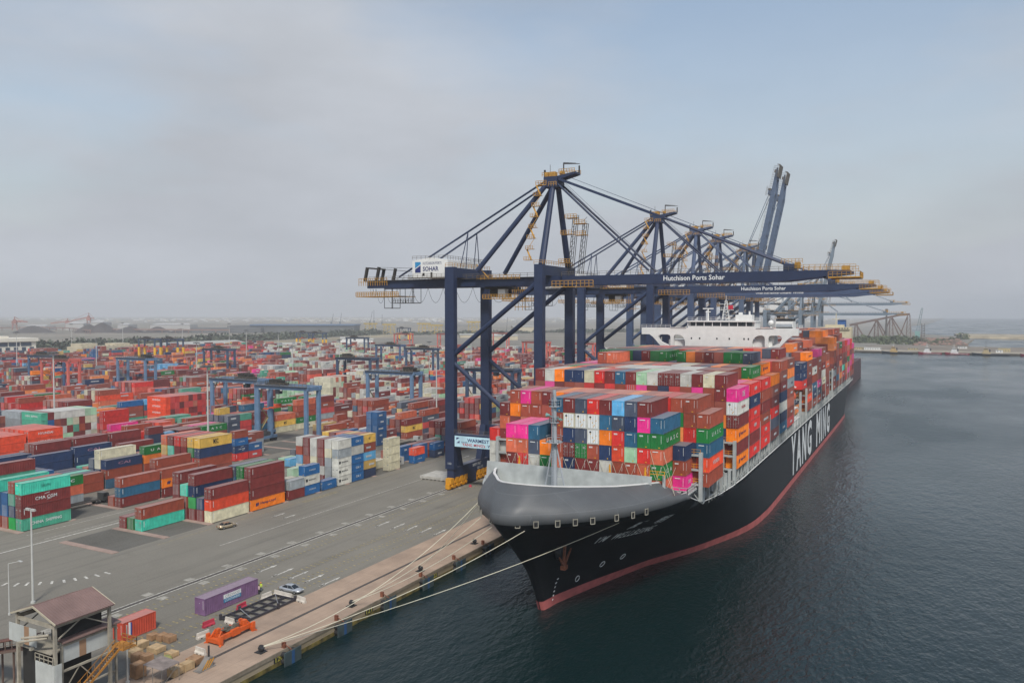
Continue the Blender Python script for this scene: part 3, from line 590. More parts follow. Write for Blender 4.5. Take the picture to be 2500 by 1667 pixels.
for s in (1, -1):
    rings = []
    for u in US:
        col = []
        for i, (z, Ys, dd, hh) in enumerate(LV):
            Y = Ys + u * (497 - Ys) / 384.0; rh, rz = rimY(max(Y, 118.4)); zz = min(z, rz) if Y > 141.5 else z
            h = lev(i, Y)
            if zz < z:
                k = max(j for j in range(len(LV)) if LV[j][0] <= zz); k2 = min(k + 1, len(LV) - 1)
                f = 0 if k == k2 else (zz - LV[k][0]) / (LV[k2][0] - LV[k][0]); h = lev(k, Y) * (1 - f) + lev(k2, Y) * f
            h *= port(s, Y, zz); col.append((SC + s * h, Y, zz))
        Y0 = 118.4 + u * (497 - 118.4) / 384.0; rh, rz = rimY(Y0); b_ = col[-1]
        kb = float(np.clip((Y0 - 141.5) / 4, 0, 1)); rh = rh * port(s, Y0, 17) * (1 - kb) + abs(b_[0] - SC) * kb
        r_ = (SC + s * rh, Y0, rz)
        for f in (.33, .62, .85, 1):
            bul = .35 * math.sin(math.pi * f) * min(1, rh / 3.5) * float(np.clip((144 - Y0) / 6, 0, 1))
            p = [b_[a] * (1 - f) + r_[a] * f for a in range(3)]; p[0] += s * bul * .8; p[2] += bul * .6; col.append(tuple(p))
        rings.append(col if s > 0 else col[::-1])
    f0 = len(g.f); g.loft(rings); nl = len(rings[0]); side[s] = rings[-1]
    for k in range(f0, len(g.f)):
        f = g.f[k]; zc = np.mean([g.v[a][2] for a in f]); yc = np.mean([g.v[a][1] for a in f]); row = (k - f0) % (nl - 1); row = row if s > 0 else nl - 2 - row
        g.m[k] = 1 if zc < -2.2 else (2 if (row >= 7 and yc < 150) else 0)  # upper bow rows take the painted sky-lit grey
g.poly(side[1] + side[-1], 0)
# stem strip joining the two sides
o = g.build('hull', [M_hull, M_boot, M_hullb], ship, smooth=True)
# a second waterline strip so the red band keeps a clean top edge
for s in (-1, 1):
    g = MB(); rr = []
    for u in US:
        c = []
        for z in (WZ - .6, WZ, WZ + .9, WZ + 1.8):
            Ys = float(np.interp(z, [-7, -2, 2], [131, 129, 127.2])); Y = Ys + u * (497 - Ys) / 384; k = 0 if z < -2 else 1; f = (z - LV[k][0]) / (LV[k + 1][0] - LV[k][0])
            Ya = LV[k][1] + u * (497 - LV[k][1]) / 384; Yb = LV[k + 1][1] + u * (497 - LV[k + 1][1]) / 384
            h = lev(k, Ya) * (1 - f) + lev(k + 1, Yb) * f; c.append((SC + s * (h + .09), Ya * (1 - f) + Yb * f - .05, z))
        rr.append(c if s > 0 else c[::-1])
    g.loft(rr); g.build('boot_topping', M_boot, ship, smooth=True)
# rim cap (white edge) and inner bulwark, forecastle deck
for s in (-1, 1):
    g = MB(); outer = [];
    for Y in [118.4, 118.5, 119.0] + list(np.linspace(119.8, 141.5, 15)): h, z = rimY(Y); outer.append((Y, h * port(s, Y, 17), z))
    rr = [[(SC + s * h, Y, z + .02), (SC + s * h, Y, z + .16), (SC + s * max(h - .38, 0), Y + .32, z + .16), (SC + s * max(h - .38, 0), Y + .32, z - .15)] for Y, h, z in outer]
    g.loft(rr if s < 0 else [q[::-1] for q in rr]); g.build('bulwark_rim', M_shw, ship)
    g = MB(); rr = [[(SC + s * max(h - .5, 0), Y + .45, z + .05), (SC + s * max(h - .2, .0), Y + .6, 18.2)] for Y, h, z in outer]; g.loft(rr if s < 0 else [q[::-1] for q in rr]); g.build('bulwark_inside', M_deck, ship)
g = MB(); hs = [(Y, rimY(Y)[0] + .3) for Y in np.linspace(119, 143, 12)]
g.poly([(SC - h, Y, 18.3) for Y, h in hs] + [(SC + h, Y, 18.3) for Y, h in hs[::-1]][0:]); g.build('forecastle_deck', M_deck, ship)
g = MB(); g.loft([[(x, 138.6 - .0006 * (x - SC) ** 2, 18), (x, 138.9, 22.1)] for x in np.linspace(SC - 16.6, SC + 17.6, 12)]); g.box(SC - 16.6, 138.9, 22.0, SC + 17.6, 139.15, 22.15)
for x in np.linspace(SC - 14, SC + 15, 7): g.box(x - .1, 138.9, 18, x + .1, 139.9, 21.6)
g.build('breakwater', M_deck, ship)
g = MB(); ys = [143.5, 150, 156, 166, 185, 300, 480, 496.5]
for a, b in zip(ys[:-1], ys[1:]):
    ha = hh_at(a, 13.7) * .84 if a < 160 else hh_at(a, 13.7) - .1; hb_ = hh_at(b, 13.7) * .84 if b < 160 else hh_at(b, 13.7) - .1
    g.poly([(SC - ha, a, 13.7), (SC + ha, a, 13.7), (SC + hb_, b, 13.7), (SC - hb_, b, 13.7)])
g.build('main_deck', M_deck, ship)
g = MB(); pts = [(156, 14.3), (160, 14.2), (166, 14.05), (175, 14.05), (185, 14.05), (480, 14.05), (496, 14.05)]
for s in (-1, 1):
    P_ = [(SC + s * (hh_at(Y, z) + .03), Y, z + .03) for Y, z in pts]; g.path(P_, .11, 5)
    Q_ = [(SC + s * (hh_at(Y, min(rimY(Y)[1], 18.6)) * port(s, Y, 17) + .03), Y, rimY(Y)[1] + .03) for Y in (146.5, 149, 152, 154.5, 156)]; g.path(Q_, .1, 5)
g.build('sheer_rail', M_shw, ship)
g = MB()
for s in (-1, 1):
    pp = [(SC + s * (lev(6, Y) - .25), Y, 14.05) for Y in np.arange(158, 496, 6.0)]
    g.rail(pp, 1.1, .035, 2.0, 0)
g.build('deck_railing', M_deck, ship)
# hatch side stanchions under outer stacks
g = MB()
for k in range(int((485 - 158) / 3.65)):
    Y = 158 + 3.65 * k
    for xx in (SC + min(23.4, hh_at(Y, 14) - .6), SC + min(20.6, hh_at(Y, 14) - 3)): g.box(xx - .3, Y, 13.7, xx + .3, Y + .5, 17.3)
    if 178 < Y < 480: g.box(SC + 24.0, Y + 1.6, 13.7, SC + 24.35, Y + 2.1, 17.25)
g.box(SC - 22, 160, 13.7, SC + 18.5, 264, 17.25); g.box(SC - 23.4, 282, 13.7, SC + 20, 486, 17.25); g.box(SC - 17.5, 141.6, 17, SC + 15, 155, 17.95); g.box(SC + 15, 147, 15.5, SC + 20.5, 166, 17.9)
g.build('hatch_coaming', M_deck, ship)
g = MB()
for (x, y, z, sx_, sy, sz) in ((-41.5, 152, 14, 1.6, 1.6, 3.6), (-39.3, 156.5, 14, 1.2, 1.4, 3.5), (-40.0, 170, 14, 2.4, 3, 2.4), (-39.4, 173, 14, 1.2, 1.2, 4.0), (-40.2, 175, 14, 1.6, 1.6, 2.0), (-43, 171, 14, 2, 4, 3)): g.box(x - sx_ / 2, y, z, x + sx_ / 2, y + sy, z + sz)
g.tube((-39.6, 168, 14), (-39.6, 171.6, 17.6), .5, 8, r2=1.1); g.build('deck_winch', M_deck, ship)
# lashing bridges
def lashing(Y, x1, x0, z0, z1, step=2.96):
    g = MB()
    for xx in (x1, x1 - 2.6, x0, x0 + 2.6): g.box(xx - .32, Y, z0, xx + .32, Y + .9, z1)
    z = z0 + 3.4
    while z < z1 + .1: g.box(x0, Y + .1, z - .35, x1, Y + .8, z); g.rail([(x1 - 2.6, Y + .1, z), (x1, Y + .1, z)], 1.0, .035, 1.3, 1); z += step
    g.bar((x1, Y + .1, z0), (x1 - 2.6, Y + .1, z0 + 3), .15)
    g.build('lashing_bridge', [M_deck, M_yelr], ship)
lashing(151.9 + .6, -38.3, -83, 15.3, 24.8, 2.85)
for Y in (177.4, 191.7, 206.3, 220.9, 235.5, 249.7, 264.5): lashing(Y, -37.1, -85.6, 14.0, 24.5 if Y != 177.4 else 23.6)
for k in range(14): lashing(279.6 + 14.5 * k, -36.9, -85.8, 13.8, 25.5 if k < 6 else 27)
# lashing rods on the front stack
g = MB()
for c in range(1, 15):
    xr = -37.5 - 2.52 * c; g.bar((xr - .1, 141.85, 18.1), (xr - 2.4, 141.85, 23.7), .05); g.bar((xr - 2.4, 141.85, 18.1), (xr - .1, 141.85, 23.7), .05)
for xr in (-40.02, -42.54): g.bar((xr - .1, 141.8, 18), (xr - 2.4, 141.8, 26.3), .05)
g.build('lashing_rods', M_rope, ship)
g = MB()
for x in (-71.5, -64, -52.4, -45.5): g.tube((x, 140.6, 21.2), (x, 140.6, 23.4), .32, 8, r2=.12)
g.build('ventilator', M_yelr, ship)
# platform with rails by the notch
g = MB(); g.box(-44.6, 140.5, 19.7, -42.2, 141.6, 19.9); g.rail([(-44.6, 140.5, 21.8), (-41.8, 140.5, 21.8)], 1.1, .05, 1.2, 1); g.rail([(-42.2, 146.3, 17.9), (-39.1, 146.3, 17.9), (-39.1, 153, 17.9)], 1.1, .05, 1.1, 0); g.box(-40.3, 146.3, 17.6, -39.0, 153, 17.85); g.box(-42.4, 141.2, 18, -41.9, 141.5, 22.2)
g.build('side_platform', [M_deck, M_yelr], ship)
# foremast
fm = empty('foremast', (-60.8, 133.9, 18.3)); fm.parent = ship
M_mast = mat('mast_grey', '#9ba1a6', rough=.5, noise=.08)
g = MB(); g.tube((0, 0, 0), (0, 0, 9), .55, 12, r2=.5); g.tube((0, 0, 9), (0, 0, 19.3), .5, 12, r2=.32); g.build('pole', M_mast, fm, smooth=False)
g = MB()
for s in (-1, 1): g.tube((s * 2.2, .3, 0), (s * .35, 0, 9.2), .15, 8)
g.bar((-1.7, .2, 3.2), (1.7, .2, 3.2), .16); g.build('strut', M_mast, fm)
for z, r_ in ((9.6, 1.6), (13.2, 0.9), (16.2, 1.0)):
    g = MB(); g.tube((0, 0, z), (0, 0, z + .15), r_, 14)
    ring = [(r_ * math.cos(t), r_ * math.sin(t), z + .15) for t in np.linspace(0, 2 * math.pi, 11)]; g.rail(ring, 1.0, .03, 1.0); g.build('platform', M_mast, fm)
g = MB(); g.bar((-.9, 0, 14.4), (1.5, -.2, 14.0), .18); g.tube((-1.5, -.3, 14.6), (-.8, -.3, 14.6), .42, 10, r2=.15); g.tube((1.1, -.3, 13.9), (1.7, -.3, 13.9), .15, 8); g.build('horn', mat('horn_green', '#6f9a93', rough=.5), fm)
g = MB(); 
for z in np.arange(.5, 19, .5): g.box(-.2, -.72, z, .2, -.68, z + .05)
for x in (-.2, .2): g.box(x - .03, -.73, 0, x + .03, -.67, 19)
for z in (9, 14, 17.5): g.cbox((.5, -.4, z), (.25, .25, .3))
g.build('ladder', M_mast, fm)
# superstructure
BY = 268.0
br = empty('superstructure', (-61.8, BY, 14)); br.parent = ship; br.location = (0, 0, 0)
X0, X1, ZT = -88.3, -36.2, 46.9
Z0 = ZT - 4.3
def rrect(cx, cz, w_, h_, n=5, skew=0, r=1.2):
    o = []
    for (sx_, sz_, a0) in ((1, 1, 0), (-1, 1, 90), (-1, -1, 180), (1, -1, 270)):
        for k in range(n): t_ = R(a0 + 90 * k / (n - 1)); o.append((cx + sx_ * (w_ / 2 - r) + r * math.cos(t_) + (skew * sz_), cz + sz_ * (h_ / 2 - r) + r * math.sin(t_)))
    return o
# bridge wing wall: built of solid pieces around the rounded openings
g = MB(); yF, yB = BY, BY + 1.6
def wallp(pts): # extruded polygon in XZ
    g.poly([(x, yF, z) for x, z in pts]); g.poly([(x, yB, z) for x, z in pts][::-1])
    for a, b in zip(pts, pts[1:] + pts[:1]): g.poly([(a[0], yF, a[1]), (a[0], yB, a[1]), (b[0], yB, b[1]), (b[0], yF, b[1])])
def arc(cx, cz, r, a0, a1, n=6): return [(cx + r * math.cos(R(a0 + (a1 - a0) * k / (n - 1))), cz + r * math.sin(R(a0 + (a1 - a0) * k / (n - 1)))) for k in range(n)]
zt = ZT; zb = zt - 2.35; zbot = 38
g.box(X0, yF, zb, X1, yB, zt)                                   # top band
cxs = (-73.4, -51.0)
g.box(-72.9, yF, zbot, -50.6, yB, zb - .001)                    # central block
for sgn, edge in ((-1, X0), (1, X1)):
    c0 = -72.9 if sgn < 0 else -50.6
    def XX(d): return c0 + sgn * d
    # opening 1 : d 0.0..4.0 (quarter round by the block), post d 4.2..5.6, opening 2 : 5.6..10.2 slanted, strut, cut at the wing tip
    P1 = [(XX(0), zb), (XX(2.2), zb)] + [(XX(0) + sgn * (2.6 - 2.6 * math.sin(R(a))), zb - 2.6 + 2.6 * math.cos(R(a))) for a in (0, 22, 45, 67, 90)]
    wallp([(XX(0), zb), (XX(2.6), zb)] + [(XX(2.6 - 2.6 * math.sin(R(a))), zb - 2.6 + 2.6 * math.cos(R(a))) for a in (20, 40, 60, 80, 90)] if sgn > 0 else ([(XX(0), zb), (XX(2.6), zb)] + [(XX(2.6 - 2.6 * math.sin(R(a))), zb - 2.6 + 2.6 * math.cos(R(a))) for a in (20, 40, 60, 80, 90)])[::-1])
    g.box(XX(4.0), yF, zbot, XX(5.1), yB, zb - .001)
    for d0, sg in ((4.0, -1), (5.1, 1), (9.4, -1)):
        q = [(XX(d0), zb), (XX(d0 + sg * .9), zb), (XX(d0 + sg * .25), zb - .28), (XX(d0), zb - .9)]; wallp(q if sgn * sg > 0 else q[::-1])
    q = [(XX(9.4), zb), (XX(12.6), zb), (XX(11.2), zb - 1.0), (XX(6.2), zbot), (XX(3.9), zbot), (XX(5.2), zbot + 2.6), (XX(8.7), zb - 2.4), (XX(9.3), zb - 1.2)]
    wallp(q if sgn > 0 else q[::-1])
g.build('bridge_wing', M_shw, br)
g = MB()
for x in (-70.7, -67.9, -62.1, -58, -53.2, -50.9 - .9): g.cbox((x, yF - .02, zb - 1.2), (.45, .08, .6))
g.build('porthole', M_glass, br)
g = MB(); g.box(-72.0, yF + .02, zt, -49.8, yB + 8, zt + .6); 
for x in np.linspace(-72.0, -49.8, 9): g.box(x - .12, yF + .02, zt + .6, x + .12, yF + .3, zt + 2.0)
g.box(-72.2, yF - .4, zt + 2.0, -49.6, yB + 8.2, zt + 2.45); g.box(-72.0, yF + 1, zt + .6, -71, yB + 7.9, zt + 2); g.box(-50.8, yF + 1, zt + .6, -49.8, yB + 7.9, zt + 2)
g.box(-78, yF - .25, zt + .02, -72.4, yF + .3, zt + .16); g.box(-49.4, yF - .25, zt + .02, -43.8, yF + .3, zt + .16)
g.build('wheelhouse', M_shw, br)
g = MB(); g.box(-71, yF + .12, zt + .62, -50.8, yF + 7, zt + 1.98); g.build('window', M_glass, br)
g = MB(); g.rail([(-72, yF - .3, zt + 2.45), (-49.8, yF - .3, zt + 2.45), (-49.8, yB + 8, zt + 2.45)], 1.1, .04, 1.5); g.rail([(X0, yF + .1, zt), (-78, yF + .1, zt)], 1.0, .04, 1.5); g.rail([(X1, yB, zt), (X1, yB + 8, zt)], 1.0, .04, 1.5)
g.build('roof_railing', M_shw, br)
g = MB(); g.box(-56.6, yB + 1, zt + 2.45, -51.2, yB + 5, zt + 4.4); g.box(-55.8, yB + 2, zt + 4.4, -54.6, yB + 3, zt + 5.2); g.tube((-52.2, yB + 2, zt + 4.4), (-52.2, yB + 2, zt + 5.6), .3, 8); g.build('deckhouse', M_shw, br)
g = MB(); g.tube((-45.2, yF + 3, zt - .2), (-45.2, yF + 3, zt + .9), .28, 8); g.sphere((-45.2, yF + 3, zt + 1.7), .95); g.build('radome', M_shw, br, smooth=True)
g = MB(); g.box(-82, yB, 14, -41, yB + 11, 38.2); g.box(-79, yB, 38.2, -44.5, yB + 9, 42.8)
g.build('accommodation_block', M_shw, br)
g = MB()
for z in np.arange(18, 37, 3): 
    for y in np.arange(yB + 1.5, yB + 10, 2.6): g.box(-41.02, y, z, -40.96, y + .8, z + .9)
g.build('side_window', M_glass, br)
mm_ = empty('radar_mast', (0, 0, 0)); mm_.parent = br
g = MB(); mx_, my_ = -60.4, yB + 4
for sx_ in (-1, 1):
    for sy_ in (-1, 1): g.bar((mx_ + sx_ * 1.2, my_ + sy_ * .8, zt + 2.4), (mx_ + sx_ * .25, my_ + sy_ * .2, zt + 9.2), .16)
for k, z in enumerate(np.linspace(zt + 3.2, zt + 8.6, 6)):
    hw_ = 1.15 - .16 * k; g.bar((mx_ - hw_, my_ - .6, z), (mx_ + hw_, my_ - .6, z), .12); g.bar((mx_ - hw_, my_ - .6, z), (mx_ + hw_ - .16, my_ - .5, z + 1.08), .09)
g.bar((mx_ - 2.6, my_, zt + 6), (mx_ + 2.6, my_, zt + 6), .2); g.bar((mx_ - 2.3, my_, zt + 8), (mx_ + 1.8, my_, zt + 8), .14); g.rail([(mx_ - 2.4, my_ - .5, zt + 6), (mx_ + 2.4, my_ - .5, zt + 6)], .9, .03, .8)
g.tube((mx_, my_, zt + 9), (mx_, my_, zt + 11), .06, 6); g.build('lattice', M_shw, mm_)
g = MB(); g.poly([(mx_ + .9, my_ - .9, zt + 6.2), (mx_ + 2.6, my_ - .9, zt + 6.3), (mx_ + 2.5, my_ - .8, zt + 7.7), (mx_ + .9, my_ - .8, zt + 7.5)]); g.box(mx_ + .9, my_ - .92, zt + 6.2, mx_ + .94, my_ - .78, zt + 7.6); g.build('flag', mat('flag_red', '#b3263a', rough=.8), mm_)
g = MB(); g.tube((-66.2, yB + 3, zt + 2.4), (-66.2, yB + 3, zt + 6.4), .28, 8, r2=.2); g.cbox((-66.2, yB + 3, zt + 6.5), (3.6, .3, .35)); g.cbox((-66.2, yB + 3, zt + 5.4), (1.6, .6, .3)); g.build('radar_scanner', M_shw, mm_)
fn = empty('funnel', (0, 0, 0)); fn.parent = ship
g = MB(); g.box(-43.6, 270.2, 46.2, -38.2, 276.4, 49.2); g.box(-50.4, 269.7, 45.4, -36.4, 277, 46.1); g.box(-50, 270, 42, -44, 277, 45.4); g.build('casing', M_shw, fn)
g = MB(); g.box(-43.5, 270.3, 49.2, -38.3, 276.3, 50.0); g.box(-43.5, 270.12, 47.0, -38.3, 270.19, 47.3); g.build('black_top', mat('funnel_black', '#1c1f22', rough=.7), fn)
g = MB(); g.box(-43.4, 270.08, 47.5, -38.4, 270.18, 48.3); g.box(-60, 367, 14, -50, 377, 41); g.build('louvre_band', mat('funnel_grey', '#9aa0a6', rough=.6), fn)
lb = empty('lifeboat', (0, 0, 0)); lb.parent = ship
g = MB(); rr = []
for t_ in np.linspace(0, 1, 9): r_ = 1.5 * math.sin(math.pi * min(max(t_, .06), .94)) ** .5; rr.append([(-39 + r_ * math.cos(a), 269.5 + 9 * t_, 24.4 + 1.25 * r_ * math.sin(a)) for a in np.linspace(0, 2 * math.pi, 11)[:-1]])
g.loft(rr, close=True, cap=True); g.build('boat_hull', mat('lifeboat_orange', '#d9572a', rough=.5), lb, smooth=True)
g = MB()
for y in (270.2, 277.4): g.box(-40.4, y, 17.3, -39.8, y + .5, 28); g.bar((-40, y + .2, 28), (-38, y + .2, 27.2), .4)
g.rail([(-37.2, 267.5, 17.4), (-37.2, 279, 17.4)], 1.1, .05, 1.5); g.box(-41, 266.5, 17.1, -37, 279.4, 17.35); g.box(-41, 266.5, 20.5, -37.6, 279.2, 20.7)
for k in range(8): g.box(-37.3, 267.6 + 1.4 * k, 14, -37.1, 267.8 + 1.4 * k, 17.2)
g.build('davit', M_shw, lb)
# hull lettering, draught marks, ports, anchor
Xs = SC + 24.64
for ch_, a, b_ in (('Y', 259, 268.6), ('A', 270.5, 281.5), ('N', 284, 294), ('G', 297, 308.5), ('M', 323, 335.5), ('I', 338.5, 341.6), ('N', 345, 355), ('G', 358.5, 369.5)):
    text(ch_, (Xs, (a + b_) / 2, 7.0), b_ - a, 12.8, 'x', M_white, ship, 'hull_lettering', bold=.035)
def hullpt(Y, z, off=.06):
    k = max(j for j in range(len(LV)) if LV[j][0] <= z); k2 = min(k + 1, len(LV) - 1); f = (z - LV[k][0]) / (LV[k2][0] - LV[k][0]) if k2 > k else 0
    def hz(zz, kk, kk2, ff): return lev(kk, Y) * (1 - ff) + lev(kk2, Y) * ff
    return Vector((SC + hz(z, k, k2, f) + off, Y, z))
def hull_text(s, Y0, Y1, zc, hgt, bold=.02):
    me, x0, x1, y0, y1 = text_mesh(s, bold, 0, 1.15); g = MB(); co = [v.co for v in me.vertices]
    g.v = [tuple(hullpt(Y0 + (c.x - x0) / (x1 - x0) * (Y1 - Y0), zc - hgt / 2 + (c.y - y0) / (y1 - y0) * hgt + 0, .32)) for c in co]
    g.f = [tuple(p.vertices) for p in me.polygons]; g.m = [0] * len(g.f); return g.build('name_lettering', M_white, ship)
hull_text('YM  WELLBEING', 135.8, 149.5, 10.0, 1.5, .03); hull_text('旺   明', 140.0, 149.0, 12.3, 1.9, .03)
g = MB()
for (Y, z) in ((124.3 + 14, 1.5), (124.3 + 20, 3.0), (149.5, 3.4)):
    c = hullpt(Y, z, .1)
    for k in range(10):
        a, b_ = 2 * math.pi * k / 10, 2 * math.pi * (k + 1) / 10
        g.bar(hullpt(Y + .55 * math.cos(a), z + .55 * math.sin(a), .1), hullpt(Y + .55 * math.cos(b_), z + .55 * math.sin(b_), .1), .1)
for k in range(6): g.bar(hullpt(131.6 + .15 * k, -.9 + .75 * k, .1), hullpt(131.9 + .15 * k, -.7 + .75 * k, .1), .12)
g.build('draught_marks', M_white, ship)
def knuck(Y, s=1, z=16.9): return Vector((SC + s * np.interp(Y - LV[7][1], LV[7][2], LV[7][3]) * port(s, Y, z), Y, z))
for (Y, s) in ((115.0, -1), (116.2, 1), (118.3, 1), (120.4, 1), (122.6, 1), (126.3, 1), (129.3, 1), (132.6, 1), (114.6, 1), (118.5, -1), (121, -1)):
    c = knuck(Y, s); c2 = knuck(Y + .5, s); tdir = (c2 - c).normalized(); nrm = Vector((tdir.y, -tdir.x, 0)) * s; g = MB()
    w_ = .75
    a = c - tdir * w_ / 2 + nrm * .12; b_ = c + tdir * w_ / 2 + nrm * .12
    for (p, q) in ((a, b_), (a + Vector((0, 0, 1.0)), b_ + Vector((0, 0, 1.0)))): g.bar(p - Vector((0, 0, .1)), q - Vector((0, 0, .1)), .1)
    for p in (a, b_): g.bar(p - Vector((0, 0, .1)), p + Vector((0, 0, 1.0)), .1)
    g.poly([a - nrm * .04, b_ - nrm * .04, b_ + Vector((0, 0, .9)) - nrm * .04, a + Vector((0, 0, .9)) - nrm * .04], 1)
    g.build('mooring_port', [mat('port_frame', '#9c988a', rough=.7), M_dark], ship)
g = MB(); c = hullpt(128.6, 9.4, .1)
rr = []
for k in range(6):
    t_ = k / 5; rr.append([tuple(c + Vector((.25 + 1.0 * t_ * (1 if k < 5 else .9), (1.5 - .5 * t_) * math.cos(a), (1.5 - .5 * t_) * math.sin(a) - .3 * t_))) for a in np.linspace(0, 2 * math.pi, 15)[:-1]])
g.loft([r[::-1] for r in rr], close=True, cap=True); g.build('anchor_pocket', M_hull, ship, smooth=True)
g = MB(); c = hullpt(128.6, 9.2, 1.4); g.bar(c + Vector((.1, .4, 1.2)), c + Vector((.1, -.2, -2.2)), .5, .45); g.bar(c + Vector((.2, -.2, -2.3)), c + Vector((.5, 2.3, .3)), .5, .4, w2=.2, h2=.2); g.bar(c + Vector((.2, -.2, -2.3)), c + Vector((.1, -1.9, -.3)), .5, .4, w2=.2, h2=.2); g.cbox(c + Vector((.2, -.1, -2.5)), (.9, 1.3, .7)); g.build('anchor', M_rust, ship)
# mooring lines
def rope(name, a, b_, sag, lab):
    a = Vector(a); b_ = Vector(b_); g = MB(); pts = []
    for k in range(17): t_ = k / 16; p = a.lerp(b_, t_); p.z -= sag * 4 * t_ * (1 - t_); pts.append(p)
    g.path(pts, .055, 5); tag(g.build(name, M_rope), lab, 'rope', 'mooring lines from the bow to the quay')
rope('mooring_line', hullpt(131, 15.2), (-89.5, 88.8, .7), 1.2, 'lowest and longest pale mooring line running from hull side beyond the anchor')
rope('mooring_line', knuck(115.2, 1, 16.3), (-89.7, 88.9, .7), 1.6, 'second lowest pale mooring line, starting beside the stem of the ship')
rope('mooring_line', knuck(114.8, -1, 16.3), (-89.6, 110.4, .7), 1.2, 'third pale mooring line, ending at the bollard by the berth number plate')
rope('mooring_line', knuck(119, -1, 16.5), (-89.6, 110.5, .7), 1.3, 'fourth pale mooring line, just above the line ending at same bollard')
rope('mooring_line', knuck(127, -1, 16.8), (-89.6, 132.0, .7), .8, 'short dark steep mooring line at the widest part of the bow')
rope('mooring_line', knuck(126, -1, 17.2), (-89.7, 88.7, .7), 3.2, 'uppermost thin mooring line crossing the quay from the bow flank')

# ------------------------------------------------------------------ ship-to-shore cranes
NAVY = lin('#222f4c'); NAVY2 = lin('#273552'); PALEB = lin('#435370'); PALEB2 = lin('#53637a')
M_yel2 = mat('walkway_yellow', '#b5883a', rough=.7, noise=.2, nscale=1)
M_mesh = mat('walkway_grey', '#6b6459', rough=.8, noise=.2, nscale=1)
def sts(Y, label, color, raised=False, near=True, sign='Hutchison Ports Sohar', scale=1.0, house_sign=True):
    root = empty('gantry_crane', (0, Y, 0)); tag(root, label, 'crane', 'gantry cranes lined up along the quay')
    def B(g, nm, mats=None, col=None, par=None): return g.build(nm, mats or [M_obj], par or root, color=col or color)
    XL, XW, YH = -123.7, -94.9, 10.5
    for s in (-1, 1):
        for X, ztop, wd in ((XL, 65.3, 3.0), (XW, 65.3, 2.6)):
            g = MB(); g.box(X - wd / 2, s * YH - 1.0, 6.0, X + wd / 2, s * YH + 1.0, ztop)
            g.bar((X, s * (YH - 1.1), 16.5), (X, s * (YH - 4.2), 5.5), 1.9, 2.3); B(g, 'leg')
        g = MB(); g.tube((XW - 1, s * YH, 60), (XL + 1, s * YH, 39.7), .72, 10); B(g, 'diagonal_brace')
        g = MB(); g.tube((XL + 1, s * YH, 37.2), (XW - 1, s * YH, 16.5), .62, 10); B(g, 'diagonal_brace')
        g = MB(); g.box(XL + 1.5, s * YH - .8, 14.6, XW - 1.3, s * YH + .8, 16.6); g.rail([(XL + 1.5, s * YH - .9, 16.7), (XW - 1.3, s * YH - .9, 16.7)], 1.1, .04, 2, 1); B(g, 'portal_beam', [M_obj, M_mesh])
        g = MB(); g.tube((XW, s * 9.2, 65.3), (-94.9, s * 1.7, 88.6), .95, 10, r2=.8); B(g, 'a_frame_leg')
        g = MB(); g.tube((-116, s * 8.6, 64), (-96.2, s * 2.0, 89.2), .72, 10); B(g, 'back_leg')
        g = MB(); g.tube((-147, s * 3.6, 63.2), (-96.5, s * 1.6, 90), .3, 8)
        for X_ in (-122.5,):
            z_ = 63.2 + (90 - 63.2) * (147 - 122.5) / 50.5; yy_ = s * (3.6 - 2 * .485)
            for dx, dy in ((-1.8, 0), (.1, 0)): g.tube((X_ + dx * 1.2, s * 4.2, 64), (X_, yy_, z_), .14, 6)
        B(g, 'back_stay')
        g = MB(); g.box(-158.2, s * 4.6 - .75, 59.7, -91.2, s * 4.6 + .75, 62.2); B(g, 'girder')
        for X, w_ in ((XL, 1.3), (XW, 1.1)):
            g = MB(); g.bar((X, s * 3.0, .0 + 1.9), (X, s * 12.6, 1.9), 1.2, 1.0)
            for k in range(4):
                y = s * (3.9 + 2.6 * k); g.box(X - .7, y - 1.1, .35, X + .7, y + 1.1, 1.7); g.cbox((X + .2, y, 2.6), (1.9, 1.7, 1.6)); g.tube((X + .7, y, 1.2), (X + 1.3, y, 1.2), .45, 8)
                for q in (-.55, .55): g.tube((X - .35, y + q, .38), (X + .35, y + q, .38), .38, 10)
            B(g, 'bogie', [M_yelr])
    for X in (XL, XW):
        g = MB(); g.box(X - 1.1, -YH - .6, 3.3, X + 1.1, YH + .6, 6.3); g.box(X - .9, -2.6, .4, X + 1.0, 2.4, 3.3); B(g, 'sill_beam')
        g = MB(); g.box(X - 1.3, -YH + 1, 62.3, X + 1.3, YH - 1, 65.1); B(g, 'cross_beam')
        g = MB(); g.rail([(X + 1.3, -YH, 65.3), (X + 1.3, YH, 65.3)], 1.1, .05, 1.6); g.rail([(X - 1.3, -YH - 1, 65.3), (X + 1.3, -YH - 1, 65.3)], 1.1, .05, 1.3); B(g, 'railing', [M_yel2])
    g = MB()
    for X in (-157.6, -147, -135, -110): g.box(X - .4, -4, 60.2, X + .4, 4, 61.6)
    g.rail([(-157, -6.0, 62.2), (-96.5, -6.0, 62.2)], 1.1, .045, 2.2, 1); g.box(-157, -6.1, 62.0, -96.5, -5.3, 62.1, 1); g.rail([(-157, 6, 62.2), (-126, 6, 62.2)], 1.1, .045, 2.2, 1)
    g.rail([(-117, -6.9, 61.6), (-103, -6.9, 61.6)], 1.2, .06, 1.2, 2); g.rail([(-92.8, -7.0, 59.2), (-80.5, -7.0, 59.2)], 1.6, .07, 1.2, 2); g.box(-92.8, -7.0, 59.0, -80.5, -6.0, 59.15, 2)
    g.bar((-103, -6.9, 61.8), (-117, -6.9, 61.8), .12, .12, 2); g.bar((-117, -7, 66), (-113, -7, 62), .5, .12, 2)
    B(g, 'walkway', [M_obj, M_mesh, M_yel2])
    # rear end gear
    g = MB()
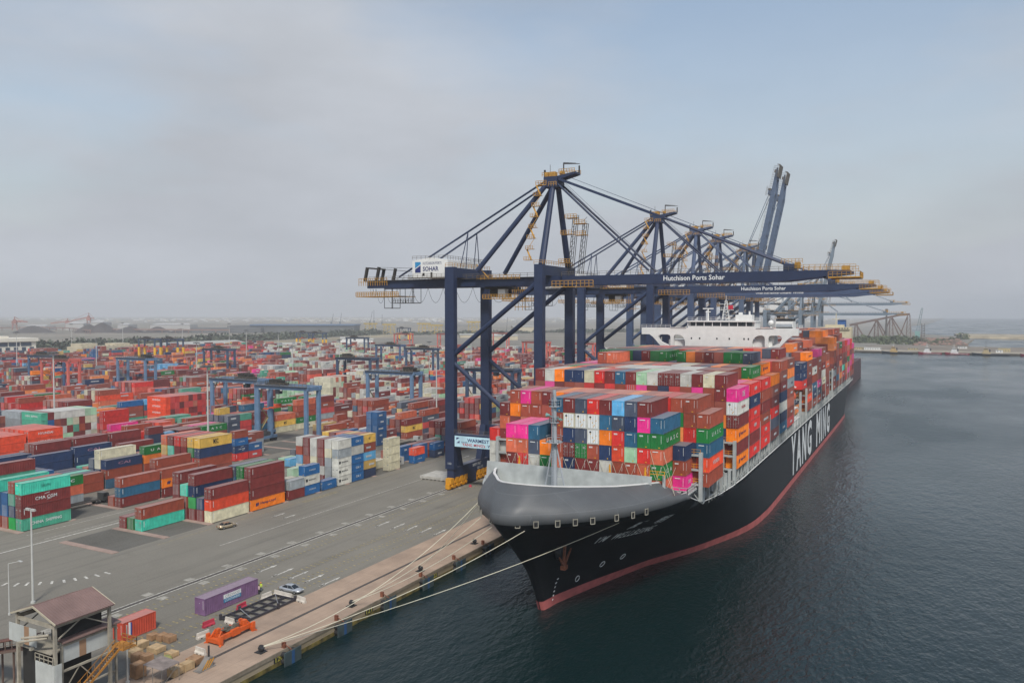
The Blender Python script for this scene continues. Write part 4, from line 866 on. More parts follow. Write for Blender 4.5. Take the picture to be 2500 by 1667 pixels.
    for X in (-159.8, -155.2): g.bar((X, -4.4, 62), (X + 1.0, -4.4, 66.4), .9, .7); g.bar((X, 4.4, 62), (X + 1.0, 4.4, 66.4), .9, .7)
    g.box(-159.1, -4.6, 66, -158.2, 4.6, 66.4)
    g.bar((-159, -4.4, 66.3), (-139, -4.4, 64.4), .14); g.bar((-154, -4.4, 66.3), (-139, -4.4, 65.6), .1); B(g, 'rope_support', [mat('dark_machinery', '#33302c', rough=.8, noise=.2)])
    g = MB(); g.rail([(-161, -6, 60.5), (-150, -6, 60.5)], 2.3, .07, .9, 0); g.box(-163, -5, 57, -146.5, 4.5, 57.25); g.rail([(-163, -5, 57.2), (-146.5, -5, 57.2)], 1.3, .09, .7, 0)
    B(g, 'rear_platform', [M_yel2])
    g = MB()
    for x0 in (-152.5, -144.5):
        for x in (x0, x0 + 3.2): g.bar((x, -4, 60), (x, -4, 53.4 if x0 < -150 else 55), .13); g.bar((x, 0, 60), (x, 0, 53.4 if x0 < -150 else 55), .13)
    g.box(-152.5, -4, 53.3, -149.3, 0, 53.5); g.box(-149.3, -4, 54.9, -141.3, 0, 55.1); g.rail([(-149.3, -4, 55.1), (-141.3, -4, 55.1)], 1.1, .06, 1.0); B(g, 'inspection_cage', [mat('dark_machinery'), ])
    # machinery house
    h = MB(); a0, a1, b0, b1 = -138.3, -125.7, -9, 12
    h.box(a0, b0, 62.6, a1, b1, 67.6); h.poly([(a0, b0, 67.6), (a1, b0, 67.6), ((a0 + a1) / 2, b0, 68.5)]); h.poly([(a1, b1, 67.6), (a0, b1, 67.6), ((a0 + a1) / 2, b1, 68.5)])
    h.poly([(a1, b0, 67.6), (a1, b1, 67.6), ((a0 + a1) / 2, b1, 68.5), ((a0 + a1) / 2, b0, 68.5)]); h.poly([(a0, b1, 67.6), (a0, b0, 67.6), ((a0 + a1) / 2, b0, 68.5), ((a0 + a1) / 2, b1, 68.5)])
    ho = B(h, 'machinery_house', [M_shw], lin('#e6e5e2'))
    g = MB(); g.rail([(a1, b0, 67.7), (a1, b1, 67.7), (a0, b1, 67.7)], 1.1, .04, 1.5); g.rail([(a0, b0, 68), (a1, b0, 68)], 1.0, .04, 1.5); g.rail([(a0 - .8, b0 - 1, 62.4), (a1, b0 - 1, 62.4)], 1.1, .04, 1.5); g.box(a0 - 1, b0 - 1.2, 62.2, a1, b0, 62.4); B(g, 'house_railing', [M_mesh], par=ho)
    if near:
        text('SOHAR', (-131.7, b0 - .05, 65.1), 5.6, 1.35, '-y', M_navy, ho, bold=.02); text('HUTCHISON PORTS', (-131.2, b0 - .05, 66.75), 6.6, .8, '-y', M_navy, ho)
        g = MB(); g.poly([(-137.3, b0 - .05, 65.3), (-135.3, b0 - .05, 67.2), (-137.3, b0 - .05, 67.2)]); g.poly([(-137.3, b0 - .05, 64.0), (-137.3, b0 - .05, 65.0), (-135.3, b0 - .05, 66.2), (-135.3, b0 - .05, 64.0)], 1)
        g.poly([(-137.3, b0 - .04, 65.3), (-135.3, b0 - .04, 66.5), (-135.3, b0 - .04, 67.2)]); B(g, 'logo', [mat('logo_blue', '#2f86b8', rough=.6, noise=.03), M_navy], par=ho)
        g = MB(); g.box(-134.6, b0 - .06, 63.0, -133.9, b0, 63.9); g.box(-131.6, b0 - .3, 62.4, -131.1, b0 - .02, 64.0); B(g, 'house_door', [M_dark], par=ho)
        text('SAFETY FIRST', (XL + 1.13, 2.6, 5.35), 5.2, .8, 'x', M_white, root); text('QC-113', (XL + 1.13, 4.6, 4.1), 3.4, .8, 'x', M_white, root); text('113', (XL, -YH - 1.03, 7.7), 1.1, .6, '-y', M_white, root)
    # apex
    g = MB(); g.box(-97.5, -2.6, 87.6, -93.3, 2.6, 90.6); g.bar((-94.5, 0, 90), (-88, 0, 91.3), 3.6, 1.2, w2=3.6, h2=.6); B(g, 'apex_head')
    g = MB()
    for p0, p1, z in (((-99.8, -3), (-96.5, -3), 88.4), ((-95.6, -3.4), (-93.2, -3.4), 87.8), ((-98, -2.5), (-94.5, -2.5), 90.7), ((-93, -2), (-88.2, -2), 91.4), ((-98, 2.5), (-88.2, 2.5), 91.4)): g.rail([(p0[0], p0[1], z), (p1[0], p1[1], z)], 1.1, .06, .8)
    for x in (-97.4, -95.9, -95.0, -92.6): g.cbox((x, -.5, 91.5), (.9, 1.4, 1.3))
    g.box(-99.8, -3, 88.2, -96.5, -1, 88.4)
    # stair tower up the a-frame leg
    for k in range(7):
        z = 66.5 + 3.1 * k; f = (z - 65.3) / 23.3; x = -97.2 - .25 * k * 0 ; y = -9.2 + 7.5 * f - 1.2
        g.box(x - 2.6, y - .6, z, x - .2, y + .6, z + .12); g.rail([(x - 2.6, y - .6, z), (x - .3, y - .6, z)], 1.0, .05, .7); g.bar((x - (2.3 if k % 2 else .5), y, z), (x - (.5 if k % 2 else 2.3), y + .9, z + 3.1), .5, .12)
    B(g, 'stairs', [M_yel2])
    g = MB(); g.bar((-92.4, 0, 91.2), (-92.4, 0, 94.6), .26); g.bar((-92.4, 0, 94.4), (-87.4, 0, 93.9), .3, .4, h2=.12); g.bar((-92.4, 0, 94.7), (-88.6, 0, 94.2), .08); g.bar((-98.3, 0, 90), (-98.3, 0, 93.0), .45); g.bar((-96.6, 0, 91), (-96.6, 0, 94.4), .1); g.bar((-87.6, 0, 91.4), (-87.6, 0, 93.4), .35); B(g, 'davit_crane', [mat('dark_machinery')])
    g = MB()
    for x0 in (-90.5, -87.5):
        for dx in (0, 1.2):
            for dy in (-1.2, 0): g.bar((x0 + dx, dy, 63), (x0 + dx + 1.6, dy, 77 if x0 > -90 else 79.5), .14)
        for k in range(11): z = 63.5 + 1.4 * k; q = .16 * k; g.bar((x0 + q, -1.2, z), (x0 + 1.2 + q, -1.2, z + 1.2), .08); g.bar((x0 + q, -1.2, z), (x0 + q + 1.2, -1.2, z), .08)
    B(g, 'boom_latch_tower', [mat('dark_machinery')])
    for x, z in ((-89.6, 78.5), (-87, 76.8), (-91, 74), (-86.8, 73.6), (-91.6, 66)):
        g = MB(); g.box(x - 1.2, -2.6, z, x + 2.2, -.2, z + .12); g.rail([(x - 1.2, -2.6, z), (x + 2.2, -2.6, z)], 1.1, .06, .8); B(g, 'latch_platform', [M_yel2])
    # festoon cables
    g = MB()
    xs = [-158.5, -157.5, -156.4, -152.6, -148.2, -142.5, -136.5, -131, -126.6, -120.5, -115.4, -108]
    for a, b_ in zip(xs[:-1], xs[1:]):
        pts = [(a + (b_ - a) * t_, -3.2, 59.6 - 4.6 * 4 * t_ * (1 - t_) * min(1, (b_ - a) / 4 + .3)) for t_ in np.linspace(0, 1, 9)]
        g.path(pts, .05, 4)
    B(g, 'festoon_cable', [mat('cable_black', '#4a4b4d', rough=.7)])
    # trolley and cab
    g = MB(); g.box(-116, -4, 58.9, -108, 4, 59.6, 1); g.box(-115, -2.6, 56.6, -110.5, 2.6, 58.9, 1); g.rail([(-116.5, -4.4, 56.2), (-105, -4.4, 56.2)], 1.1, .07, .9); g.box(-116.5, -4.4, 56, -103, -1, 56.2)
    for x in (-106.4, -104): g.bar((x, -3, 59.5), (x, -3, 52.6), .12); g.bar((x, -1, 59.5), (x, -1, 52.6), .12)
    g.box(-106.4, -3.2, 53.6, -102.4, -.8, 53.8); B(g, 'trolley', [M_yel2, mat('dark_machinery')])
    g = MB(); g.box(-112, -3.2, 56.6, -109.6, -1.2, 59.2); B(g, 'operator_cab', [M_shw], lin('#d0d2d0'))
    # boom
    Hn = Vector((-91.2, 0, 61.0)); an = R(78.5) if raised else 0
    def T(p):
        p = Vector(p)
        if raised:
            d_ = p - Hn; return Vector((Hn.x + d_.x * math.cos(an) - d_.z * math.sin(an), p.y, Hn.z + d_.x * math.sin(an) + d_.z * math.cos(an)))
        return p
    def TB(g): g.v = [tuple(T(p)) for p in g.v]; return g
    for s in (-1, 1):
        g = MB(); y = s * 3.6
        g.loft([[(-91, y - .7, 59.7), (-91, y + .7, 59.7), (-91, y + .7, 62.2), (-91, y - .7, 62.2)], [(-31, y - .7, 59.7), (-31, y + .7, 59.7), (-31, y + .7, 62.2), (-31, y - .7, 62.2)], [(-20, y - .7, 60.9), (-20, y + .7, 60.9), (-20, y + .7, 62.2), (-20, y - .7, 62.2)], [(-16, y - .7, 61.3), (-16, y + .7, 61.3), (-16, y + .7, 62.0), (-16, y - .7, 62.0)]], close=True, cap=True)
        B(TB(g), 'boom_girder')
    g = MB()
    for X in np.arange(-86, -20, 8): g.box(X - .3, -3, 60.4, X + .3, 3, 61.6)
    g.rail([(-91, -4.5, 62.2), (-28, -4.5, 62.2)], 1.1, .04, 2.2, 1); g.rail([(-28, -4.5, 62.2), (-15, -4.5, 62.0)], 1.4, .05, 1.3, 2); g.rail([(-28, 4.5, 62.2), (-15, 4.5, 62.0)], 1.4, .05, 1.3, 2); g.box(-21, -5.4, 60.2, -14, 5.2, 60.5, 2); g.rail([(-21, -5.4, 60.5), (-14, -5.4, 60.5), (-14, 5.2, 60.5)], 1.2, .05, 1, 2)
    g.box(-31.5, -4.2, 62.2, -29, 4.2, 63.9, 0); g.rail([(-32, -4.2, 64), (-27, -4.2, 64)], 1.1, .05, .8, 2); g.cbox((-28.4, -2, 63.6), (1.2, 2, 1.6), 2); g.cbox((-17.5, 0, 62.6), (1.6, 3, 1.4), 2)
    B(TB(g), 'boom_walkway', [M_obj, M_mesh, M_mesh if raised else M_yel2])
    if raised:
        for s in (-1, 1):
            g = MB(); q1 = T((-67, s * 3, 63)); q2 = T((-32, s * 3, 63.5)); g.tube((-94, s * 1.5, 90), q1, .16, 6); g.tube((-94, s * 1.5, 90.4), q2, .16, 6); B(g, 'fore_stay')
    else:
        for s in (-1, 1):
            g = MB(); g.bar((-94, s * 1.7, 90.2), (-62, s * 2.9, 77.0), .9, .7); g.tube((-62, s * 2.9, 77), (-30, s * 3.4, 63.4), .3, 8); g.tube((-93, s * 1.2, 91.4), (-30, s * 2.6, 64.4), .06, 5); B(g, 'fore_stay')
            g = MB(); g.tube((-93.6, s * 1.8, 88.6), (-66, s * 3.4, 63.2), .3, 8); g.tube((-93, s * 1.2, 89.6), (-66, s * 2.6, 64), .05, 5); B(g, 'inner_stay')
    if sign and not raised:
        text(sign, (-53.7 if len(sign) < 25 else -57.4, -3.6 - .74, 61.0), 16.0 if len(sign) < 25 else 20, 1.3, '-y', M_white, root, 'boom_lettering', bold=.012)
    return root
CRN = ['navy gantry crane nearest the camera, its machinery house fully in view', 'navy gantry crane second along the quay, its boom lettered below the first', 'grey-blue gantry crane third along the quay behind two lettered cranes', 'grey-blue gantry crane fourth along the quay, last with boom lowered']
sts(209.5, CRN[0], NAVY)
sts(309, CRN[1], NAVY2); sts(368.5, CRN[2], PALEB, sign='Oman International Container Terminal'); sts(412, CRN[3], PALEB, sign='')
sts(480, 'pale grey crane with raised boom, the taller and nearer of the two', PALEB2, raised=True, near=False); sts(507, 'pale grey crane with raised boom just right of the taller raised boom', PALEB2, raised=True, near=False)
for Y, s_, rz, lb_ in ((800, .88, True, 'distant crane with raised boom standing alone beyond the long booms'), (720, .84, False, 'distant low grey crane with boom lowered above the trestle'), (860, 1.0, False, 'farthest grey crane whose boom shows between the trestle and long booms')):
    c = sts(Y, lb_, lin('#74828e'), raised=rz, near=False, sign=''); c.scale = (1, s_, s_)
# banner
bn = empty('welcome_banner', (0, 198.0, 0)); tag(bn, 'pale blue welcome banner hung across the legs of the nearest crane', 'banner')
g = MB(); g.box(-121.9, -.06, 12.9, -100.4, 0, 16.1); 
g.build('cloth', mat('banner_cloth', '#b9dbe6', rough=.8, noise=.12, nscale=.25), bn)
text('WARMEST WELCOME', (-110.0, -.1, 15.0), 15.2, 1.0, '-y', M_navy, bn, bold=.02); text("YANG MING's", (-115.5, -.1, 13.7), 7.6, .85, '-y', M_redl, bn, bold=.015); text("W", (-110.2, -.1, 13.7), 1.3, .85, '-y', M_navy, bn, bold=.02); text("CLASS", (-106.9, -.1, 13.7), 4.2, .85, '-y', M_redl, bn, bold=.01)
g = MB(); g.poly([(-121.3, -.1, 14.9), (-120.2, -.1, 15.6), (-121.3, -.1, 15.6)]); g.poly([(-121.3, -.1, 14.0), (-120.2, -.1, 14.0), (-120.2, -.1, 14.7)]); g.build('logo', M_navy, bn); text('SOHAR', (-118.6, -.1, 14.35), 2.1, .45, '-y', M_navy, bn)

# ------------------------------------------------------------------ rubber tyred gantries in the yard
M_rb = mat('tyre_black', '#232324', rough=.9, noise=.1)
def rtg(X0, Y0, label, color, lower=None, troll=.8, load=None, spreader='#c9542f', sc_=1.1, group='yard gantries straddling the container blocks'):
    root = empty('yard_gantry', (X0, Y0, 0)); tag(root, label, 'yard gantry', group)
    W, D, ZB = 23.4, 6.6, 20.6
    for y in (0, D):
        for x in (0, W):
            g = MB()
            if lower: g.box(x - .75, y - .45, 13.5, x + .75, y + .45, ZB); g.build('leg', M_obj, root, color=color); g = MB(); g.bar((x, y, 13.5), (x, y, 2), 2.0, 1.3); g.build('lower_leg', M_obj, root, color=lower)
            else: g.box(x - .75, y - .45, 2, x + .75, y + .45, ZB); g.build('leg', M_obj, root, color=color)
        g = MB(); g.box(-1.2, y - .5, ZB, W + 1.2, y + .5, ZB + 1.5); g.build('main_beam', M_obj, root, color=color)
        g = MB(); g.rail([(-1, y + (.9 if y else -.9), ZB + 1.5), (W + 1, y + (.9 if y else -.9), ZB + 1.5)], 1.0, .05, 1.8); g.box(-1, y + (.5 if y else -1.3), ZB + 1.4, W + 1, y + (1.3 if y else -.5), ZB + 1.48); g.build('walkway', M_mesh, root)
    g = MB()
    for x in (1.6, 5.4, 12, 17.6): g.cbox((x, -.56, ZB - .15), (.9, .12, .45))
    g.build('floodlight', M_lamp, root)
    for x in (0, W):
        g = MB(); g.box(x - .6, .45, ZB - .2, x + .6, D - .45, ZB + 1.3); g.build('end_tie', M_obj, root, color=color)
        g = MB(); g.box(x - .6, -2.6, 1.3, x + .6, D + 2.6, 2.3); g.build('sill_beam', M_obj, root, color=color)
        g = MB()
        for y in (-2.0, -.3, D + .3, D + 2.0): g.tube((x - .35, y, .75), (x + .35, y, .75), .75, 12)
        g.build('wheel', M_rb, root)
    g = MB(); g.box(-1.6, .6, 2.3, .4, 4.2, 4.6); g.box(-1.4, 4.4, 2.3, .2, 6.2, 3.8); g.build('engine_box', mat('engine_grey', '#45474a', rough=.8, noise=.2), root)
    g = MB(); g.bar((-.9, .4, 2.6), (-.9, D - .6, 9), .5, .12); g.bar((-.9, D - .6, 9), (-.9, .6, 15), .5, .12); g.bar((-.9, .6, 15), (-.9, 3.6, ZB), .5, .12); g.rail([(-1.1, .4, 2.8), (-1.1, D - .6, 9.2)], .9, .04, 1.5); g.build('ladder', mat('ladder_ochre', '#8d8258', rough=.8), root)
    tx = W * troll; tr = empty('trolley', (tx, D / 2, ZB + 1.5)); tr.parent = root
    g = MB(); g.box(-3.4, -2.6, 0, 3.4, 2.6, .5); g.box(-2.6, -1.6, .5, -.4, 1.4, 1.9); g.tube((.3, -1.4, 1.3), (.3, 1.6, 1.3), .8, 10); g.tube((2.2, -1.2, 1.1), (2.2, 1.4, 1.1), .6, 10); g.rail([(-3.4, -2.6, .5), (3.4, -2.6, .5), (3.4, 2.6, .5)], 1.0, .05, 1.1); g.box(-1.6, 1.5, .5, 1.8, 2.4, 1.5); g.build('winch_house', mat('dark_machinery'), tr)
    g = MB(); g.box(2.2, -3.4, -3.2, 3.9, -1.4, -.9); g.build('operator_cab', mat('cab_dark', '#30363c', rough=.3, noise=.05), tr)
    zs = -8.5 if load is None else -7.0
    g = MB()
    for x in (-1, 1):
        for y in (-1.5, 1.5): g.bar((x, y, 0), (x * .7, y, zs), .06)
    g.build('hoist_ropes', M_rb, tr)
    g = MB(); g.box(-1.1, -3.05, zs - .1, -.8, 3.05, zs + .3); g.box(.8, -3.05, zs - .1, 1.1, 3.05, zs + .3)
    for y in (-6.0, -3.1, 3.0, 5.9): g.box(-1.2, y - .1, zs - .15, 1.2, y + .2, zs + .35)
    g.box(-.3, -6, zs - .05, .3, 6, zs + .25); g.box(-.8, -1.2, zs + .3, .8, 1.2, zs + 1.3); g.build('spreader', M_obj, tr, color=lin(spreader))
    root.scale = (sc_, sc_, sc_)
    return root
BLU = lin('#64809e'); BLD = lin('#465f80'); DKB = lin('#3b4e68'); SAL = lin('#c9655a')
rtg(-235.5, 233.5, 'steel-blue yard gantry nearest to the camera, beside a white truck', BLU, troll=.28, sc_=1.07)
rtg(-271.5, 243, 'steel-blue yard gantry just left of and behind the nearest one', BLU, troll=.62)
rtg(-239.5, 309, 'steel-blue yard gantry with leg engine seen left of the crane legs', BLU, troll=.86)
rtg(-531, 322, 'blue yard gantry far left, lifting an orange container', BLD, troll=.3, load=1)
rtg(-452, 330, 'blue yard gantry behind the tall light mast, left of centre yard', BLU, troll=.85)
rtg(-507, 446, 'slate-blue yard gantry with light masts either side, mid left', DKB, troll=.45)
rtg(-600, 735, 'dark slim yard gantry standing before the salmon-red gantries', DKB, troll=.3)
rtg(-436, 575, 'slate-blue yard gantry right of the dark slim one, over white containers', BLD, troll=.5)
rtg(-372, 530, 'navy yard gantry just left of the nearest crane leg', DKB, troll=.55)
for X_, Y_, lb_ in ((-772, 590, 'left yard gantry with yellow lower legs, red spreader hanging'), (-748, 600, 'right one of the left pair of yellow-legged yard gantries'), (-833, 905, 'left one of the far middle pair of yellow-legged yard gantries'), (-787, 880, 'right one of the far middle pair of yellow-legged yard gantries'), (-905, 1260, 'farthest dark yard gantry with yellow lower legs near the wall')):
    rtg(X_, Y_, lb_, DKB, lower=lin('#f0b81c'), troll=.3)
for X_, Y_, lb_ in ((-655, 905, 'left salmon-red yard gantry behind the dark slim gantry'), (-600, 930, 'middle salmon-red yard gantry of the three beyond the white containers'), (-560, 1010, 'right salmon-red yard gantry of the three beyond the white containers'), (-352, 700, 'red yard gantry seen between the legs of the nearest crane'), (-300, 690, 'red yard gantry right of the nearest crane water-side leg')):
    rtg(X_, Y_, lb_, SAL, troll=.6)
rtg(-482, 300, 'small salmon-red gantry portal at far left among containers', SAL, troll=.5); 
rtg(-330, 395, 'dark blue yard gantry behind the crane legs', DKB, troll=.2); rtg(-205, 345, 'navy yard gantry partly hidden by ship containers and crane legs', DKB, troll=.5)
g = MB(); g.box(-525.2, 319, 11.2, -522.8, 331.2, 13.9); tag(g.build('shipping_container', M_obj, color=LIN['o']), 'orange container hanging in the air under the far left blue gantry', 'container', 'containers stacked in the yard')

# ------------------------------------------------------------------ quay furniture
def gpt(px, py, z=0.0):
    dr = FWD + RGT * ((px - 1250) / 1944) + UPV * (-(py - 833.5) / 1944); k = (z - CAMZ) / dr.z; return Vector((dr.x * k, dr.y * k, z))
M_blk = mat('bollard_black', '#2a2a2b', rough=.7, noise=.1)
for k, Y in enumerate((88.8, 110.4, 132.0, 153.6)):
    g = MB(); g.tube((-89.5, Y, 0), (-89.5, Y, .55), .32, 10); g.tube((-89.5, Y, .5), (-89.3, Y, .85), .5, 10); g.box(-90.2, Y - .7, 0, -88.8, Y + .7, .1)
    tag(g.build('bollard', M_blk), 'black quay bollard, %s' % ['nearest one, above the lowest berth number', 'second one along the quay with two ropes', 'third one along the quay, by the fender', 'farthest one, beside the bow'][k], 'bollard', 'mooring bollards on the quay edge')
for k, Y in enumerate((91.6, 104.0, 116.7, 129.2, 141.6, 154.0)):
    f = empty('fender', (QX, Y, 0)); tag(f, 'blue and black rubber fender on the quay wall, %s' % ['nearest the camera', 'second from the camera', 'third, beyond the middle berth number', 'fourth along the wall', 'fifth, just short of the bow', 'sixth, under the bow'][k], 'fender', 'fenders along the quay wall')
    g = MB()
    for z in (-.5, -1.5): g.tube((0, -1.0, z), (1.1, -1.0, z), .42, 10); g.tube((0, 1.0, z), (1.1, 1.0, z), .42, 10)
    g.build('rubber_cone', M_blk, f)
    g = MB(); g.box(1.1, -1.8, -2.3, 1.3, 1.8, .1); g.build('panel', mat('fender_panel', '#3c4a4c', rough=.7, noise=.25), f)
    g = MB(); g.box(1.3, -.3, -2.2, 1.33, .3, 0); g.build('blue_strip', mat('fender_blue', '#28507c', rough=.6), f); g = MB(); g.box(-.9, -.2, 0, -.3, .2, .9); g.bar((-.4, 0, .6), (1.0, 0, .05), .1); g.build('post', M_rust, f)
for k, (Y, s_) in enumerate(((89.9, '120'), (112.0, '121'), (133.2, '122'))):
    f = empty('berth_number_plate', (QX, Y, 0)); tag(f, 'black plate on the quay wall numbered %s, %s' % (s_, ['nearest to the camera', 'between the near fenders', 'farthest, toward the bow'][k]), 'number plate', 'berth number plates')
    g = MB(); g.box(.02, -1.1, -1.45, .06, 1.1, -.25); g.build('plate', M_blk, f); text(s_, (.08, 0, -.85), 1.6, .8, 'x', mat('yellow_digits', '#b9b04a', rough=.6), f, 'digits', bold=.02)
g = MB(); g.box(QX + .0, 20, -.45, QX + .12, 1190, .18); tag(g.build('quay_kerb', ground_mat('kerb_concrete', '#8d8272', '#6f6454', .4, dark='#4d4a3a')), kind='structure')
g = MB(); g.box(QX + .003, 20, -3, QX + .06, 1190, -1.35); tag(g.build('algae_band', mat('algae', '#6b5f2c', rough=.9, noise=.5, nscale=.6)), kind='structure')
# striped rail stop
f = empty('rail_end_stop', (-94.3, 80.9, 0)); f.location = (-92.6, 80.9, 0); tag(f, 'grey sloped rail stop with yellow and black stripes beside wooden crates', 'rail stop')
g = MB(); g.poly([(-.5, -1.3, 0), (-.5, 1.0, 0), (-.5, 1.0, 1.5), (-.5, .4, 1.5)]); g.poly([(.5, 1.0, 0), (.5, -1.3, 0), (.5, .4, 1.5), (.5, 1.0, 1.5)]); g.poly([(-.5, -1.3, 0), (-.5, .4, 1.5), (.5, .4, 1.5), (.5, -1.3, 0)]); g.poly([(-.5, .4, 1.5), (-.5, 1, 1.5), (.5, 1, 1.5), (.5, .4, 1.5)]); g.poly([(-.5, 1, 0), (.5, 1, 0), (.5, 1, 1.5), (-.5, 1, 1.5)]); g.box(-.7, -1.6, 0, .7, 1.4, .1); g.build('frame', mat('stop_grey', '#7b7670', rough=.8, noise=.15), f)
g = MB()
for k in range(3): y = -1.0 + .5 * k; g.poly([(.51, y, .05), (.51, y + .22, .05), (.51, y + 1.3, 1.2), (.51, y + 1.05, 1.3)])
g.build('stripe', M_yelr, f); g = MB(); g.tube((0, .7, 1.5), (0, .7, 3.1), .14, 8); g.build('buffer', M_blk, f)
# ------------------------------------------------------------------ loose things on the apron
def solo_cont(x1, y0, Ln, colr, label, logo_plate=None):
    o = link('shipping_container', CM[Ln], None, colr, (x1 - 1.22, y0, .05)); tag(o, label, 'container', 'containers standing alone on the apron'); o.scale = (1, 1, 1)
    q = link('door', DOOR, o, colr, (0, 12.19 if Ln == 12 else 6.06, 0)); q.rotation_euler = (0, 0, math.pi); link('markings', MARK[0], o, colr); return o
pc = solo_cont(-108.6, 95.0, 12, lin('#77597c'), 'long purple container standing alone on the quay beside a worker')
g = MB(); g.box(1.225, 4.1, 1.62, 1.24, 8.1, 2.35); g.build('white_panel', M_white, pc); g = MB(); g.box(1.225, 4.1, .95, 1.24, 8.1, 1.6); g.build('blue_panel', mat('panel_blue', '#3a7fa8', rough=.6, noise=.08), pc)
text('CRONOS', (1.245, 6.1, 1.98), 3.3, .48, 'x', mat('grey_lettering', '#8a9298', rough=.6), pc); text('CONTAINERS', (1.245, 6.1, 1.28), 3.5, .42, 'x', M_white, pc)
rc = solo_cont(-111.5, 81.5, 6, lin('#c24c36'), 'short orange-red container behind the gabled tower, with white and blue strip')
g = MB(); g.box(1.225, 1.0, .6, 1.235, 1.35, 2.7); g.build('white_panel', M_white, rc); g = MB(); g.box(1.225, 1.36, .6, 1.236, 1.6, 2.6); g.build('blue_panel', mat('panel_blue2', '#3b55a0', rough=.6), rc)
def slab(name, x, y, ang, L_, w_, h_, m_, label, cat, grp):
    g = MB(); a = h_
    prof_ = [(-w_ / 2, 0), (w_ / 2, 0), (w_ / 2, h_ * .25), (w_ * .22, h_ * .5), (w_ * .16, h_), (-w_ * .16, h_), (-w_ * .22, h_ * .5), (-w_ / 2, h_ * .25)]
    g.loft([[(x_, y_, z_) for x_, z_ in prof_] for y_ in (-L_ / 2, -L_ / 2 + .3, L_ / 2 - .3, L_ / 2)][::-1], close=True, cap=True)
    for y_ in (-L_ * .2, L_ * .2): g.box(-w_ / 2 - .01, y_ - .15, .001, w_ / 2 + .01, y_ + .15, .14, 1)
    o = g.build(name, [m_, M_dark], None, loc=(x, y, .0)); o.rotation_euler = (0, 0, ang); tag(o, label, cat, grp)
M_bar = mat('barrier_white', '#c9c2b6', rough=.85, noise=.15, nscale=1); M_barr = mat('barrier_red', '#b23447', rough=.6, noise=.12)
BR = [(-104.7, 92.3, -.05, 2.2, 'r', 'red road barrier between the purple container and the orange spreader'), (-105.8, 100.5, .1, 2.2, 'r', 'red road barrier between the purple container and black steel frame'),
      (-101.8, 88.6, -.1, 2.2, 'w', 'white barrier just left of the orange spreader'), (-102.4, 94.7, 1.5, 2.1, 'w', 'white barrier at the near end of the black steel frame'), (-105.7, 106.4, -.05, 2.2, 'w', 'white barrier between the purple container and far frame corner'),
      (-103.4, 108.2, 1.52, 4.4, 'w', 'long white barrier in front of the silver car'), (-98.7, 107.8, 1.4, 2.2, 'w', 'white barrier alone right of the black steel frame'), (-97.1, 84.0, 1.52, 2.1, 'w', 'white barrier between the wooden crates and orange spreader')]
for x, y, a, L_, c_, lb_ in BR: slab('road_barrier', x, y, a, L_, .6, 1.0, M_bar if c_ == 'w' else M_barr, lb_, 'barrier', 'road barriers on the apron')
f = empty('steel_frame', (-105.0, 95.1, 0)); f.rotation_euler = (0, 0, R(-.5)); tag(f, 'black steel lattice frame lying flat on the quay', 'steel frame')
M_fr = mat('frame_black', '#37343a', rough=.7, noise=.15)
g = MB()
for x in (0, 2.45, 4.9): g.bar((x, 0, .35), (x, 12.6, .35), .22, .3)
for y in (0, 2.1, 4.2, 6.3, 8.4, 10.5, 12.6): g.bar((0, y, .35), (4.9, y, .35), .18, .28)
g.build('beam', M_fr, f); g = MB(); g.bar((0, 4.2, .6), (4.9, 2.0, .6), .1); g.bar((0, 12.6, .6), (4.9, 8.4, .6), .1); g.build('brace', mat('brace_grey', '#8b8d90', rough=.6), f)
g = MB()
for x, y in ((0, 0), (4.9, 12.6), (4.9, 8.4), (0, 4.2)): g.cbox((x, y, .5), (.35, .35, 1.0))
g.build('corner_post', M_fr, f)
# orange spreader
f = empty('container_spreader', (-98.1, 87.6, 0)); tag(f, 'orange container spreader resting on the quay', 'spreader'); M_or = mat('spreader_orange', '#cf5a20', rough=.55, noise=.12, nscale=1)
g = MB()
for x in (-.9, .9): g.box(x - .22, .4, .6, x + .22, 6.3, 1.3); g.box(x - .28, 2.6, .45, x + .28, 4.2, 1.45)
for y in (.9, 3.4, 5.8): g.box(-.7, y - .15, .7, .7, y + .15, 1.2)
g.build('main_beam', M_or, f)
for y in (0, 6.7):
    g = MB(); g.box(-1.4, y - .35, .3, 1.4, y + .35, .9)
    for x in (-1.4, 1.4): g.box(x - .2, y - .3, 0, x + .2, y + .3, 1.5); g.bar((x, y, .3), (x * 1.25, y + (.5 if y else -.5), .05), .25, .12); g.bar((x * .6, y, 1.0), (x * .5, y + (-.8 if y else .8), 1.9), .2)
    g.build('end_beam', M_or, f)
g = MB(); g.box(-.6, 2.0, 1.35, .6, 4.6, 1.5); g.box(-.5, 2.3, 1.5, .2, 3.1, 1.9); g.box(.1, 3.6, 1.5, .6, 4.3, 2.0); g.bar((-.5, 1.2, 1.5), (.4, 2.2, 1.7), .15); g.bar((.5, 4.4, 1.7), (-.3, 5.3, 1.6), .15); g.build('power_pack', mat('power_pack_grey', '#5d5a50', rough=.8, noise=.2), f)
g = MB(); g.box(-.8, .8, 1.3, -.2, 1.5, 2.0); g.box(.2, 5.2, 1.3, .9, 5.9, 2.1); g.build('motor_cover', M_or, f)
